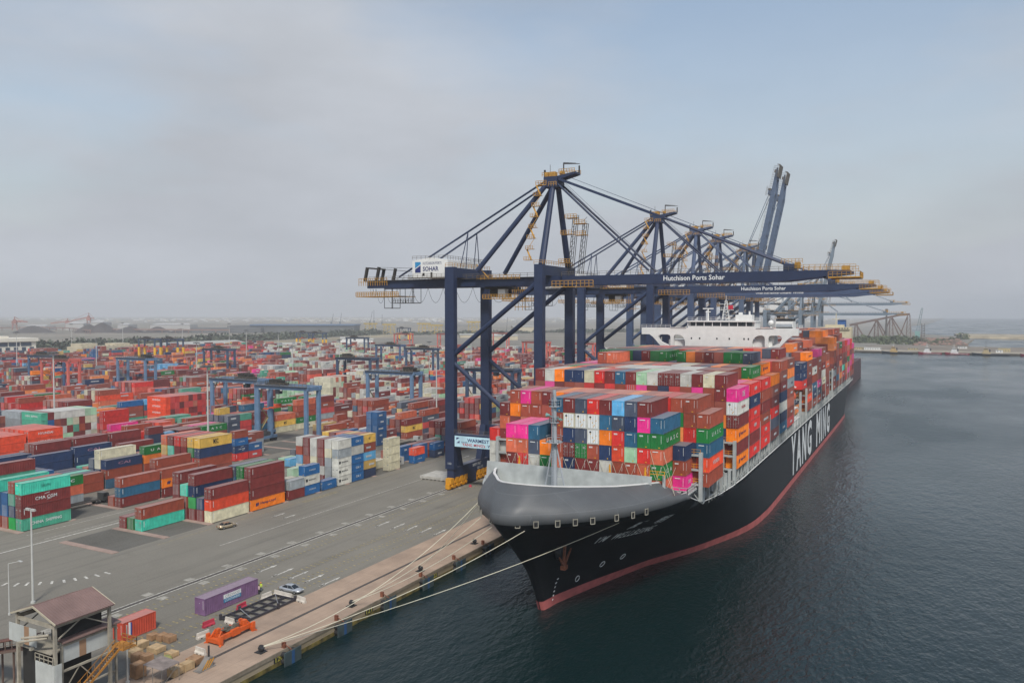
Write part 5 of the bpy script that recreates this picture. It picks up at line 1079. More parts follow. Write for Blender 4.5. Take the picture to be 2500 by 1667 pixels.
# cars
def car(x, y, ang, paint, label):
    root = empty('car', (x, y, 0), ang); tag(root, label, 'car', 'parked cars'); cp = lin(paint)
    M_car = mat('car_paint', rough=.25, metal=.5, noise=0, src='obj')
    st = [(-2.35, .55, .62, .62), (-2.3, .42, .92, .76), (-1.7, .3, 1.0, .86), (-.6, .26, .95, .9), (.6, .26, .93, .9), (1.5, .3, .86, .88), (2.15, .36, .72, .8), (2.4, .48, .6, .62)]
    g = MB(); g.loft([[(yy_, y_, z_) for yy_, z_ in ((-hw_, zb_), (-hw_ * 1.02, (zb_ + zt_) / 2), (-hw_ * .93, zt_), (0, zt_ + .03), (hw_ * .93, zt_), (hw_ * 1.02, (zb_ + zt_) / 2), (hw_, zb_))] for y_, zb_, zt_, hw_ in st], close=True, cap=True)
    g.build('body', M_car, root, smooth=True, color=cp)
    g = MB(); cs = [(-1.75, .93, .78, .78), (-1.0, 1.38, .62, .8), (-.2, 1.44, .62, .82), (.45, 1.38, .6, .82), (1.25, .92, .76, .78)]
    g.loft([[(-hw2, y_, .88), (-hw_, y_, zt_), (hw_, y_, zt_), (hw2, y_, .88)] for y_, zt_, hw_, hw2 in cs]); g.build('window', M_glass, root)
    g = MB(); g.loft([[(-hw_ - .01, y_, zt_ - .015), (0, y_, zt_ + .035), (hw_ + .01, y_, zt_ - .015)] for y_, zt_, hw_, _ in ((-1.02, 1.38, .62, 0), (-.2, 1.45, .62, 0), (.46, 1.385, .6, 0))])
    for s in (-1, 1):
        for a, b_ in (((s * .79, -1.75, .92), (s * .62, -1.0, 1.38)), ((s * .79, 1.27, .91), (s * .61, .45, 1.38)), ((s * .83, -.2, .88), (s * .63, -.2, 1.42))): g.bar(a, b_, .07)
    g.build('roof', M_car, root, color=cp)
    for s in (-1, 1):
        for yy_ in (-1.4, 1.42):
            wv = empty('wheel', (s * .8, yy_, .33)); wv.parent = root
            g = MB(); g.tube((-.11, 0, 0), (.11, 0, 0), .33, 16); g.build('tyre', M_rb, wv); g = MB(); g.tube((-.12, 0, 0), (.12, 0, 0), .2, 10); g.build('rim', mat('rim_silver', '#a4a6a8', rough=.3, metal=.7, noise=0), wv)
        g = MB(); g.box(s * .45, 2.26, .55, s * .72, 2.4, .7); g.build('headlight', mat('lamp_glass', '#d7dbdd', rough=.15, noise=0), root)
        g = MB(); g.box(s * .45, -2.37, .7, s * .74, -2.3, .85); g.build('tail_light', mat('tail_red', '#8e1f1f', rough=.3, noise=0), root)
        g = MB(); g.box(s * .86, .7, .88, s * 1.0, .85, 1.0); g.build('mirror', M_car, root, color=cp)
car(-104.0, 110.9, R(-86), '#b9bdc0', 'silver sedan parked on the quay by white barriers')
car(-149.2, 137.4, R(-8), '#b8a98e', 'beige sedan parked on the road beside the first container row')
# people
def person(x, y, face, pose, label, skin='#8a5f47', top='#cfd23a', trousers='#3a4658', hat=None, hair='#1d1815'):
    root = empty('person', (x, y, 0), face); tag(root, label, 'person')
    J = [(0, 0, .95), (0, 0, 1.12), (0, 0, 1.38), (0, 0, 1.5), (0, .01, 1.58), (0, .015, 1.70)]
    rad = [(.145, .11), (.135, .105), (.15, .11), (.06, .06), (.078, .09), (.07, .085)]
    E_ = [(0, 1), (1, 2), (2, 3), (3, 4), (4, 5)]
    def add(pts, rr, frm):
        p0 = frm
        for p, r_ in zip(pts, rr): J.append(p); rad.append((r_, r_)); E_.append((p0, len(J) - 1)); p0 = len(J) - 1
    for s in (-1, 1):
        add([(s * .1, 0, .86), (s * .12, .03 * pose * s, .48), (s * .12, -.05 * s * pose, .09), (s * .13, .12 - .05 * s * pose, .04)], [.095, .062, .045, .04], 0)
        hand = (s * .30, .16, .98) if pose else (s * .27, .05, .86)
        add([(s * .19, 0, 1.41), (s * .25, -.01, 1.17), hand, (hand[0], hand[1] + .04, hand[2] - .09)], [.055, .045, .032, .03], 2)
    me = bpy.data.meshes.new('body'); me.from_pydata(J, E_, []); o = link('body', me, root)
    md = o.modifiers.new('skin', 'SKIN'); md.use_smooth_shade = True
    for k, v in enumerate(me.skin_vertices[0].data): v.radius = rad[k]; v.use_root = (k == 0)
    o.modifiers.new('sub', 'SUBSURF').levels = 1; o.modifiers['sub'].render_levels = 2
    me.materials.append(mat('skin_' + skin[1:], skin, rough=.6, noise=.04))
    dg = bpy.context.evaluated_depsgraph_get(); bpy.context.view_layer.update(); m2 = bpy.data.meshes.new_from_object(o.evaluated_get(dg)); o.modifiers.clear(); o.data = m2
    for p in m2.polygons: p.use_smooth = True
    g = MB(); g.loft([[(a * math.cos(t), b_ * math.sin(t), z) for t in np.linspace(0, 2 * math.pi, 13)[:-1]] for z, a, b_ in ((.86, .185, .135), (1.1, .165, .125), (1.36, .2, .135), (1.45, .14, .1), (1.49, .08, .08))], close=True)
    for s in (-1, 1): g.tube((s * .17, 0, 1.42), (s * .25, -.01, 1.17), .075, 8, r2=.06); g.tube((s * .25, -.01, 1.18), ((s * .30, .16, .99) if pose else (s * .27, .05, .87)), .058, 8, r2=.045)
    g.build('jacket', mat('cloth_' + top[1:], top, rough=.8, noise=.08), root, smooth=True)
    if pose: g = MB(); g.box(-.2, -.145, 1.12, .2, -.13, 1.17); g.box(-.2, .13, 1.12, .2, .15, 1.17); g.build('reflective_band', M_white, root)
    g = MB()
    for s in (-1, 1): g.tube((s * .09, 0, .9), (s * .12, .03 * pose * s, .48), .11, 10, r2=.085); g.tube((s * .12, .03 * pose * s, .49), (s * .12, -.05 * s * pose, .1), .085, 10, r2=.07)
    g.build('trousers', mat('cloth_' + trousers[1:], trousers, rough=.85, noise=.1), root, smooth=True)
    g = MB(); 
    for s in (-1, 1): g.box(s * .12 - .05, -.1 - .05 * s * pose, 0, s * .12 + .05, .18 - .05 * s * pose, .09)
    g.build('shoe', M_dark, root)
    g = MB(); g.sphere((0, .0, 1.70), .125, 12, 8, sz=.8); 
    if hat: g.box(-.1, .06, 1.68, .1, .2, 1.70)
    g.build('helmet' if hat else 'hair', mat('headwear_' + (hat or hair)[1:], hat or hair, rough=.5, noise=.03), root, smooth=not hat)
    g = MB(); g.cbox((0, .105, 1.6), (.025, .03, .04)); g.build('nose', mat('skin_' + skin[1:]), root)
person(-109.2, 108.5, R(200), 1, 'person in yellow-green safety vest and orange helmet at the end of the purple container', top='#b9cf2e', hat='#d9832a', trousers='#56626e')
person(-108.5, 107.35, R(150), 0, 'person in white shirt and dark trousers leaning by the purple container corner', top='#c9b5b0', trousers='#2a272a')
# crates, canopy, sacks
M_wood = mat('plywood', '#9c7a5a', rough=.85, noise=.2, nscale=1.2, streak=.2); M_wood2 = mat('plywood_pale', '#b59a74', rough=.85, noise=.2, nscale=1.2, streak=.15)
CR = [(-108.3, 84.4, 1.3, 1.3, .9, 0, 'brown wooden crate behind the others, nearest to the orange-red container'), (-106.7, 84.9, 1.2, 1.4, 1.0, 0, 'brown wooden crate in the middle of the back row of three'), (-105.2, 85.1, 1.5, 1.4, 1.0, 0, 'widest brown wooden crate in the back row of three'),
      (-106.9, 81.0, 1.5, 2.2, 1.1, 1, 'pale open crate with a black strap on top'), (-105.4, 79.0, 1.5, 1.8, .9, 1, 'pale crate beside the street post'), (-103.9, 81.6, 2.2, 1.8, .8, 1, 'tan crate with slatted end, right of the open one'),
      (-103.2, 77.8, 1.4, 1.4, 1.3, 0, 'brown crate left one of a pair under a grey sheet'), (-101.7, 78.2, 1.4, 1.4, 1.3, 0, 'brown crate right one of a pair under a grey sheet'), (-98.9, 74.6, 1.5, 1.6, 2.0, 0, 'tall dark brown crate between the tower and canopy'),
      (-94.6, 77.4, 1.3, 1.9, 1.1, 1, 'nearest pale crate in the row beside the striped rail stop'), (-94.6, 79.4, 1.3, 1.7, 1.1, 1, 'pale crate with yellow mark, second in the row by the rail stop'), (-95.3, 81.4, 1.9, 1.7, .9, 0, 'brown crate last in the row by the rail stop'), (-100.4, 81.5, 1.6, 1.4, .7, 1, 'low pale crate standing apart near the middle')]
for x, y, sx_, sy_, h_, k, lb_ in CR:
    g = MB(); g.box(-sx_ / 2, -sy_ / 2, .1, sx_ / 2, sy_ / 2, h_)
    for a in (-1, 1):
        g.box(-sx_ / 2 - .03, a * (sy_ / 2 - .1) - .05, 0, sx_ / 2 + .03, a * (sy_ / 2 - .1) + .05, h_ + .03); g.box(a * (sx_ / 2 - .1) - .05, -sy_ / 2 - .03, .05, a * (sx_ / 2 - .1) + .05, sy_ / 2 + .03, h_ + .02)
    o = g.build('wooden_crate', [M_wood2 if k else M_wood], None, loc=(x, y, 0)); o.rotation_euler = (0, 0, R((x * 37 + y * 17) % 14 - 7)); tag(o, lb_, 'crate', 'wooden crates beside the tower')
f = empty('canopy_shelter', (-94.7, 75.1, 0)); tag(f, 'grey flat canopy on thin poles beside the crates', 'shelter')
g = MB(); g.poly([(-1.95, -1.5, 2.6), (1.95, -1.4, 2.5), (2.0, 1.5, 2.65), (-1.9, 1.6, 2.75)]); g.poly([(-1.9, 1.6, 2.71), (2.0, 1.5, 2.61), (1.95, -1.4, 2.46), (-1.95, -1.5, 2.56)]); g.build('roof', mat('canopy_cloth', '#857a74', rough=.9, noise=.2, nscale=1), f)
g = MB()
for x in (-1.85, 0, 1.85):
    for y in (-1.4, 1.45): g.bar((x, y, 0), (x, y, 2.6), .06)
g.bar((-1.85, -1.4, 1.2), (0, -1.4, 2.5), .05); g.bar((0, -1.4, 1.2), (1.85, -1.4, 2.5), .05); g.bar((1.85, -1.4, .2), (1.85, 1.45, 2.4), .05); g.build('pole', mat('pole_grey', '#77746e', rough=.7), f)
g = MB(); rr = []
for k in range(7): t_ = k / 6; r_ = .95 * math.sin(math.pi * (.12 + .76 * t_)) ** .5; rr.append([(r_ * math.cos(a), r_ * .8 * math.sin(a), 1.3 * t_) for a in np.linspace(0, 2 * math.pi, 11)[:-1]])
g.loft(rr, close=True, cap=True); tag(g.build('bulk_bag', mat('bag_olive', '#8f8f55', rough=.9, noise=.2, nscale=2), None, smooth=True, loc=(-98.6, 74.0 + 5.2, 0)), 'olive green bulk bag on the ground by the tower stairs', 'bag')
# gabled transfer tower with conveyor and stairs
tw = empty('transfer_tower', (0, 0, 0)); tag(tw, 'tall steel transfer tower with brown gabled roof at lower left corner', 'tower')
M_roof = mat('roof_brown', '#7d6660', rough=.75, noise=.12, nscale=.4, streak=.1); M_stl = mat('tower_steel', '#9d9788', rough=.75, noise=.2, nscale=.8, streak=.35); M_pan = mat('tower_panel', '#b4b8b4', rough=.7, noise=.08, nscale=.6, streak=.2); M_pb = mat('tower_panel_brown', '#9a7a5e', rough=.7, noise=.1)
g = MB(); xr, xl, y0, y1 = -95.5, -104.8, 60.5, 68.7; xm = (xr + xl) / 2
for (xa, za, xb, zb_) in ((xr, 13.0, xm, 14.6), (xm, 14.6, xl, 13.0)):
    g.poly([(xa, y0, za), (xa, y1, za), (xb, y1, zb_), (xb, y0, zb_)]); g.poly([(xb, y0, zb_ - .12), (xb, y1, zb_ - .12), (xa, y1, za - .12), (xa, y0, za - .12)])
    g.bar((xa, y0 - .02, za - .06), (xb, y0 - .02, zb_ - .06), .1, .22, 1); g.bar((xa, y1, za - .06), (xb, y1, zb_ - .06), .1, .18, 1)
    for k in range(22):
        yk = y0 + (y1 - y0) * (k + .5) / 22; g.bar((xa, yk, za + .015), (xb, yk, zb_ + .015), .07, .05)
g.build('roof', [M_roof, mat('fascia', '#b3aa94', rough=.7, noise=.1)], tw)
g = MB()
for x in (-96.3, -104.0):
    for y in (60.9, 68.4): g.box(x - .18, y - .18, 0, x + .18, y + .18, 13)
for y in (60.9, 68.4): g.box(-104, y - .15, 12.2, -96.3, y + .15, 12.6)
for x in (-96.3, -104.0): g.box(x - .12, 61.1, 12.3, x + .12, 68.2, 12.8); g.bar((x, 61, 10.6), (x, 64.2, 12.3), .14); g.bar((x, 68, 10.6), (x, 65, 12.3), .14)
for y in np.arange(61.8, 68, 1.6): g.bar((-104.4, y, 12.9), (xm, y, 14.35), .1); g.bar((xm, y, 14.35), (-95.9, y, 12.9), .1)
g.build('column', M_stl, tw)
g = MB(); g.box(-105.5, 60.62, 9.3, -102.2, 60.7, 11.6); g.box(-101.2, 60.62, 9.3, -99.7, 60.7, 11.6); g.box(-97.04, 62.2, 7.2, -96.96, 64.55, 9.35); g.box(-97.04, 65.5, 7.2, -96.96, 68.6, 9.35); g.box(-99.8, 60.5, 0, -96.0, 60.6, 7.7); g.box(-96.02, 60.6, 0, -95.94, 61.5, 7.7); g.build('wall_panel', M_pan, tw)
g = MB(); g.box(-102.2, 60.6, 9.3, -101.2, 60.69, 11.6); g.box(-97.03, 64.55, 7.2, -96.95, 65.5, 9.35); g.build('brown_panel', M_pb, tw)
g = MB()
for z_, X_ in ((6.2, -97.0), (9.5, -97.0)): g.box(X_ - .14, 61.6, z_ - .2, X_ + .14, 69.9, z_ + .05)
g.box(-97.2, 61.5, 3.2, -96.9, 69.9, 3.4); g.box(-104, 61, 8.6, -97.4, 69, 8.75)
for y in (62.2, 69.8): g.box(-97.15, y - .12, 0, -96.85, y + .12, 9.9)
for a, b_ in ((62.4, 64.6), (66.8, 64.6), (66.8, 69.6)): g.bar((-97, a, 3.4), (-97, b_, 6.1), .12); g.bar((-97, a, .2), (-97, b_, 3.2), .12)
g.rail([(-99.8, 60.5, 7.7), (-96.2, 60.5, 7.7)], 1.0, .04, .9); g.build('platform_frame', M_stl, tw)
g = MB(); g.poly([(-98.8, 62.2, 10.25), (-96.5, 62.0, 10.0), (-96.5, 70.3, 10.0), (-98.8, 70.3, 10.25)][::1]); g.poly([(-96.5, 62, 9.9), (-98.8, 62.2, 10.15), (-98.8, 70.3, 10.15), (-96.5, 70.3, 9.9)]); g.bar((-96.5, 62, 9.9), (-96.5, 70.3, 9.9), .08, .2); g.build('lean_to_roof', M_roof, tw)
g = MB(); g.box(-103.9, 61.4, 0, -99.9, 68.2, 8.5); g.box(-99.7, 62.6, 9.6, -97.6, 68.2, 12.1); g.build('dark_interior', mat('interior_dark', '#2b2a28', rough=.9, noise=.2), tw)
g = MB(); g.tube((-100.4, 59.2, 10.9), (-97.5, 60.9, 11.2), .16, 8); g.tube((-100.4, 59.0, 10.5), (-97.8, 60.9, 10.8), .16, 8); g.cbox((-102.6, 60.3, 9.4), (.5, .5, .5)); g.cbox((-100.2, 60.3, 9.2), (.4, .4, .4)); g.build('pipe', M_stl, tw)
st = empty('stairs', (0, 0, 0)); st.parent = tw
g = MB(); A = Vector((-95.0, 68.6, 7.2)); Bp = Vector((-95.0, 58.6, .4))
for dx in (-.5, .5): g.bar(A + Vector((dx, 0, 0)), Bp + Vector((dx, 0, 0)), .09, .3)
for dx in (-.5, .5): g.bar(A + Vector((dx, 0, 1.0)), Bp + Vector((dx, 0, 1.0)), .06)
for k in range(11): q = A.lerp(Bp, k / 10); g.bar(q + Vector((-.5, 0, 0)), q + Vector((-.5, 0, 1)), .05); g.bar(q + Vector((.5, 0, 0)), q + Vector((.5, 0, 1)), .05)
g.build('stringer', mat('stair_ochre', '#a8722c', rough=.7, noise=.2), st)
g = MB()
for k in range(34): q = A.lerp(Bp, (k + .5) / 34); g.box(q.x - .48, q.y - .1, q.z + .08, q.x + .48, q.y + .12, q.z + .12)
g.build('tread', mat('tread_brown', '#5a4636', rough=.8, noise=.2), st)
g = MB(); g.box(-96.8, 68.5, 7.0, -93.8, 70.6, 7.15); g.rail([(-96.8, 70.6, 7.15), (-93.8, 70.6, 7.15), (-93.8, 68.6, 7.15)], 1.0, .04, .8); g.build('landing', mat('stair_ochre'), st)
cv = empty('conveyor', (0, 0, 0)); tag(cv, 'rust brown belt conveyor gallery rising to the gabled tower from the left edge', 'conveyor')
g = MB(); a, b_ = Vector((-104.6, 63.4, 7.5)), Vector((-126, 63.4, -.2 + 1.4)); g.bar(a, b_, 2.4, .12); g.bar(a + Vector((0, 0, 1.5)), b_ + Vector((0, 0, 1.5)), 1.8, .1); g.build('belt_cover', mat('conveyor_rust', '#6b4438', rough=.85, noise=.2, streak=.2), cv)
g = MB()
for k in range(15):
    q = a.lerp(b_, k / 14)
    for s in (-1.2, 1.2): g.bar(q + Vector((0, s, 0)), q + Vector((0, s, 1.5)), .1)
    if k % 4 == 2 and q.z > 1: g.bar(q + Vector((0, -1, 0)), (q.x, q.y - 1, 0), .2); g.bar(q + Vector((0, 1, 0)), (q.x, q.y + 1, 0), .2)
for s in (-1.3, 1.3): g.bar(a + Vector((0, s, .1)), b_ + Vector((0, s, .1)), .12, .3); g.bar(a + Vector((0, s, 1.0)), b_ + Vector((0, s, 1.0)), .06)
g.build('truss', mat('conveyor_steel', '#6e5a50', rough=.8, noise=.2), cv)
# posts and lamps
def pole(name, x, y, h_, r_, label, cat, head=None, grp=None):
    f = empty(name, (x, y, 0)); tag(f, label, cat, grp)
    g = MB(); g.tube((0, 0, 0), (0, 0, h_), r_, 10, r2=r_ * .6); g.tube((0, 0, 0), (0, 0, .3), r_ * 1.8, 10); g.build('post', M_lamp, f)
    if head == 'ring':
        g = MB(); g.tube((0, 0, h_ - .3), (0, 0, h_ + .3), 1.3, 12)
        for k in range(8): a = k * math.pi / 4; g.cbox((1.7 * math.cos(a), 1.7 * math.sin(a), h_ - .2), (.8, .8, .5))
        g.build('lamp_head', mat('lamp_dark', '#5b5d5e', rough=.6, noise=.05), f)
    elif head == 'arm':
        g = MB(); g.bar((0, 0, h_), (1.9, .6, h_ + .5), .09); g.build('arm', M_lamp, f); g = MB(); g.cbox((2.3, .7, h_ + .55), (.9, .35, .14)); g.build('lamp_head', M_lamp, f)
    elif head == 'flood':
        g = MB(); g.bar((-1, 0, h_), (1, .3, h_), .12)
        for q in (-1, -.4, .5, 1): g.cbox((q, -.1, h_ + .15), (.45, .35, .4))
        g.build('lamp_head', M_lamp, f)
    return f
pole('floodlight_mast', -141, 85.3, 16.7, .22, 'pale mast with small floodlights between container block and gabled tower', 'light mast', 'flood')
pole('street_lamp', -139, 80.0, 8.9, .11, 'thin street lamp with angled arm at the left edge', 'street lamp', 'arm')
pole('plain_post', -98.5, 72.6, 8.2, .15, 'pale plain post standing between the tower stairs and the crates', 'post')
g = MB(); g.box(-.3, -.3, 0, .3, .3, 11); 
for k in range(18): g.bar((-.35, -.35, .6 * k), (.35, -.35, .6 * k + .6), .05)
LM = [(134, 1075, 860, 'tall pale light mast crossing the orange container stack at left'), (509, 1130, 893, 'tall pale light mast crossing the yellow container in front'), (481, 946, 836, 'light mast left of the near steel-blue gantries'), (1066, 1051, 860, 'light mast closest to the nearest crane leg'), (715, 930, 845, 'light mast behind the nearest yard gantry'),
      (602, 900, 806, 'light mast between two pairs of yellow-legged gantries'), (42, 916, 811, 'light mast in front of the white office building'), (175, 862, 791, 'light mast before the dark trees at left'), (236, 914, 828, 'light mast before the cream gatehouse'), (829, 908, 829, 'light mast above the white container rows'), (1048, 915, 834, 'light mast behind the white containers near crane leg'), (446, 862, 790, 'slim light mast right of the yellow-legged pair at left'), (680, 880, 812, 'light mast left of the far middle yellow-legged gantries'), (905, 880, 812, 'light mast between the salmon-red gantries'), (1150, 905, 832, 'light mast between the crane legs, left one'), (1235, 890, 825, 'light mast between the crane legs, right one'), (300, 850, 788, 'distant slim light mast beyond the gatehouse'), (560, 858, 790, 'distant slim mast in front of the long dark building')]
for px, pb, pt, lb_ in LM:
    q = gpt(px, pb); h_ = CAMZ * (1 - (pt - 765.5) / (pb - 765.5)); pole('light_mast', q.x, q.y, h_, .38, lb_, 'light mast', 'ring', 'tall light masts in the yard')
# hatch cover lying on the ground
g = MB(); g.box(-6.3, -4.6, .3, 6.3, 4.6, 1.1)
for x in np.arange(-5.8, 6.1, 1.45): g.box(x - .1, -4.62, 0, x + .1, 4.62, 1.12)
o = g.build('hatch_cover', mat('hatch_pale', '#b3b0a7', rough=.8, noise=.15, nscale=.7, streak=.2), None, loc=(-133.6, 211.0, 0)); tag(o, 'pale steel hatch cover lying on the quay beside the nearest crane', 'hatch cover')
g = MB(); g.tube((0, 0, 0), (0, 0, .6), .5, 8, r2=.35); tag(g.build('quay_marker', M_barr, None, loc=(-120.2, 204, 0)), 'small pink-red marker on the ground in front of the crane wheels', 'marker')
# trucks
def truck(x, y, ang, cab, label, trailer=None):
    root = empty('truck', (x, y, 0), ang); tag(root, label, 'truck', 'trucks in the yard')
    g = MB(); g.box(-.5, -12.5, .95, .5, 2.5, 1.25)
    for s in (-1, 1): g.box(s * 1.15 - .1, -12.3, 1.1, s * 1.15 + .1, -1.5, 1.3)
    for y_ in np.arange(-12, -1, 2.1): g.box(-1.2, y_, 1.1, 1.2, y_ + .2, 1.28)
    g.build('chassis', mat('chassis_dark', '#3d3a37', rough=.8, noise=.15), root)
    g = MB(); g.loft([[(-1.15, .6, .8), (-1.15, .6, 2.9), (1.15, .6, 2.9), (1.15, .6, .8)], [(-1.15, 1.9, .8), (-1.15, 1.9, 2.9), (1.15, 1.9, 2.9), (1.15, 1.9, .8)], [(-1.12, 2.9, .7), (-1.1, 2.4, 2.7), (1.1, 2.4, 2.7), (1.12, 2.9, .7)]], close=True, cap=True); g.build('cab', M_obj, root, color=lin(cab))
    g = MB(); g.poly([(-1.0, 2.68, 1.7), (1.0, 2.68, 1.7), (.98, 2.48, 2.55), (-.98, 2.48, 2.55)]); 
    for s in (-1, 1): g.box(s * 1.16, 1.0, 1.8, s * 1.17, 1.8, 2.6)
    g.build('windscreen', M_glass, root)
    for s in (-1, 1):
        for y_ in (2.0, -.6, -9.6, -10.9):
            g = MB(); g.tube((s * .75, y_, .5), (s * 1.15, y_, .5), .5, 12); g.build('wheel', M_rb, root)
    if trailer: g = MB(); g.box(-1.2, -12.3, 1.32, 1.2, -.2, 3.9); g.build('cargo_box', M_obj, root, color=lin(trailer))
truck(-199.5, 139, R(0), '#3b3e3e', 'dark yard tractor with empty trailer beside the turquoise-topped stack')
truck(-203, 240, R(25), '#c7c8c4', 'white yard tractor under the nearest yard gantry'); truck(-137, 318, R(2), '#8c5a38', 'flatbed truck on the road right of the tall white stack')
truck(-180, 262, R(0), '#b9bab5', 'yard tractor with empty trailer on the lane behind the blue stack')

# ------------------------------------------------------------------ far things on land
M_cream = mat('cream_render', '#bdb39a', rough=.85, noise=.08, nscale=.1); M_bluegl = mat('blue_glass', '#3a4a5c', rough=.3, noise=.1, nscale=.2)
ob = empty('office_building', (0, 0, 0)); tag(ob, 'cream office building with rows of dark windows at left edge beyond the yard', 'building')
g = MB(); g.box(-985, 455, 0, -955, 588, 18.5); g.box(-987, 453, 18.5, -953, 590, 22.5); g.box(-980, 520, 22.5, -962, 560, 25); g.build('wall', mat('office_white', '#e0dacb', rough=.8, noise=.06, nscale=.1), ob)
for z0, h_, st_, w_ in ((13.2, 4.4, 14, 12.2), (7.2, 4.6, 9.4, 4.8), (1.2, 4.6, 6.6, 3.2)):
    for y in np.arange(458, 585 - w_, st_):
        g = MB(); g.box(-954.9, y, z0, -954.6, y + w_, z0 + h_); g.build('window', M_bluegl, ob)
gh = empty('gatehouse', (0, 0, 0)); tag(gh, 'cream gatehouse with arches and stepped parapet in front of dark trees', 'building')
g = MB(); g.box(-975, 640, 0, -945, 745, 9.5); g.box(-970, 642, 9.5, -950, 665, 13.5); g.box(-970, 690, 9.5, -950, 712, 12.5)
for y in np.arange(641, 745, 6): g.box(-947, y, 9.5, -945, y + 2.5, 10.8)
g.build('wall', M_cream, gh)
g = MB()
for y in np.arange(646, 742, 8): g.box(-944.9, y, 2, -944.6, y + 3.4, 6.4)
g.build('window', M_bluegl, gh); g = MB(); g.box(-944.9, 694, 0, -944.5, 704, 7.5); g.build('archway', M_dark, gh)
wh = empty('warehouse', (0, 0, 0)); tag(wh, 'long low grey-roofed warehouse beside the cream gatehouse', 'building')
g = MB(); g.box(-980, 760, 0, -930, 900, 7); g.build('wall', M_cream, wh); g = MB(); g.poly([(-928, 758, 7), (-928, 902, 7), (-955, 902, 11), (-955, 758, 11)]); g.poly([(-955, 758, 11), (-955, 902, 11), (-982, 902, 7), (-982, 758, 7)]); g.poly([(-982, 758, 7), (-928, 758, 7), (-955, 758, 11)]); g.build('roof', mat('warehouse_roof', '#a5a59e', rough=.7, noise=.1, nscale=.1), wh)
g = MB(); pts = [(-985, 592), (-972, 640)], [(-962, 905), (-990, 1060), (-1050, 1330), (-1060, 1500)]
for P_ in pts:
    for a, b_ in zip(P_[:-1], P_[1:]): g.bar((a[0], a[1], 2.6), (b_[0], b_[1], 2.6), 1.2, 5.2)
tag(g.build('boundary_wall', M_cream), 'long cream boundary wall running behind the container yard', 'wall')
for k, (px, py, w_, d_, h_, c_) in enumerate([(860, 838, 40, 14, 9, 'white'), (895, 836, 22, 14, 5, 'white'), (1225, 830, 60, 20, 8, 'cream'), (1290, 812, 90, 30, 16, 'cream'), (1200, 822, 26, 10, 7, 'white'), (700, 850, 50, 14, 6, 'cream'), (1150, 824, 50, 16, 6, 'cream')]):
    q = gpt(px, py); f = empty('warehouse', (q.x, q.y, 0), R(40)); tag(f, '%s flat shed, %s, beyond the far containers' % (c_, ['under the long dark building', 'lower one right of the brightest', 'small one between the crane legs', 'largest one behind the cranes', 'tiny one left of the far cranes', 'behind the middle gantries', 'seen beside the crane leg'][k]), 'shed')
    g = MB(); g.box(-w_ / 2, -d_ / 2, 0, w_ / 2, d_ / 2, h_); g.build('wall', M_shw if c_ == 'white' else M_cream, f); g = MB(); g.poly([(-w_ / 2 - 1, -d_ / 2 - 1, h_), (w_ / 2 + 1, -d_ / 2 - 1, h_), (w_ / 2 + 1, 0, h_ + 2.5), (-w_ / 2 - 1, 0, h_ + 2.5)]); g.poly([(-w_ / 2 - 1, 0, h_ + 2.5), (w_ / 2 + 1, 0, h_ + 2.5), (w_ / 2 + 1, d_ / 2 + 1, h_), (-w_ / 2 - 1, d_ / 2 + 1, h_)]); g.build('roof', mat('warehouse_roof'), f)
# vegetation masses
rv = np.random.RandomState(4)
M_leaf = mat('foliage', '#535a4a', rough=.9, noise=.35, nscale=.08); M_leaf2 = mat('foliage_pale', '#57603f', rough=.9, noise=.3, nscale=.08)
def wood(name, label, blobs, n, leaf, m_):
    g = MB(); ar = np.array([b_[3] * b_[4] for b_ in blobs]); ar = ar / ar.sum()
    for _ in range(n):
        x, y, z, rx, rz_ = blobs[rv.choice(len(blobs), p=ar)]
        v = rv.normal(size=3); v /= np.linalg.norm(v); r_ = rv.uniform(.55, 1.05); c = np.array([x + v[0] * rx * r_, y + v[1] * rx * r_, z + abs(v[2]) * rz_ * r_])
        a = rv.normal(size=3); a /= np.linalg.norm(a); b2 = np.cross(a, v + .01); b2 /= np.linalg.norm(b2) + 1e-6; s_ = leaf * rv.uniform(.5, 1.4)
        g.poly([c - a * s_, c + b2 * s_ * .8, c + a * s_, c - b2 * s_ * .8])
    tag(g.build(name, m_), label, 'trees', kind='stuff')
def blobs(line, n, r0, r1, h0, h1, wid):
    o = []
    for _ in range(n):
        k = rv.uniform(0, len(line) - 1.001); i = int(k); t_ = k - i; a, b_ = line[i], line[i + 1]
        o.append((a[0] * (1 - t_) + b_[0] * t_ + rv.uniform(-wid, wid), a[1] * (1 - t_) + b_[1] * t_ + rv.uniform(-wid, wid), 0, rv.uniform(r0, r1), rv.uniform(h0, h1)))
    return o
wood('treeline', 'dark band of trees behind the cream gatehouse and wall', blobs([(-1080, 590), (-1110, 720), (-1130, 900), (-1150, 1100), (-1190, 1350), (-1220, 1600)], 210, 12, 22, 8, 16, 32), 14000, 2.6, M_leaf)
wood('scrub', 'low scrub trees behind the far middle of the yard and cranes', blobs([(-1100, 1650), (-950, 1900), (-800, 2100), (-600, 2200), (-350, 2200)], 120, 14, 26, 5, 9, 50), 8000, 3.4, M_leaf)
wood('shrubs', 'green trees under the slanted trestle conveyor', blobs([(-120, 1560), (-90, 1560), (-50, 1600), (-20, 1640)], 60, 10, 20, 6, 13, 26) + blobs([(-60, 1480), (20, 1560), (40, 1800), (60, 1880)], 30, 4, 8, 2, 5, 14) + [(66, 1850, 0, 14, 13), (-15, 1700, 0, 12, 9)], 9000, 2.0, M_leaf2)
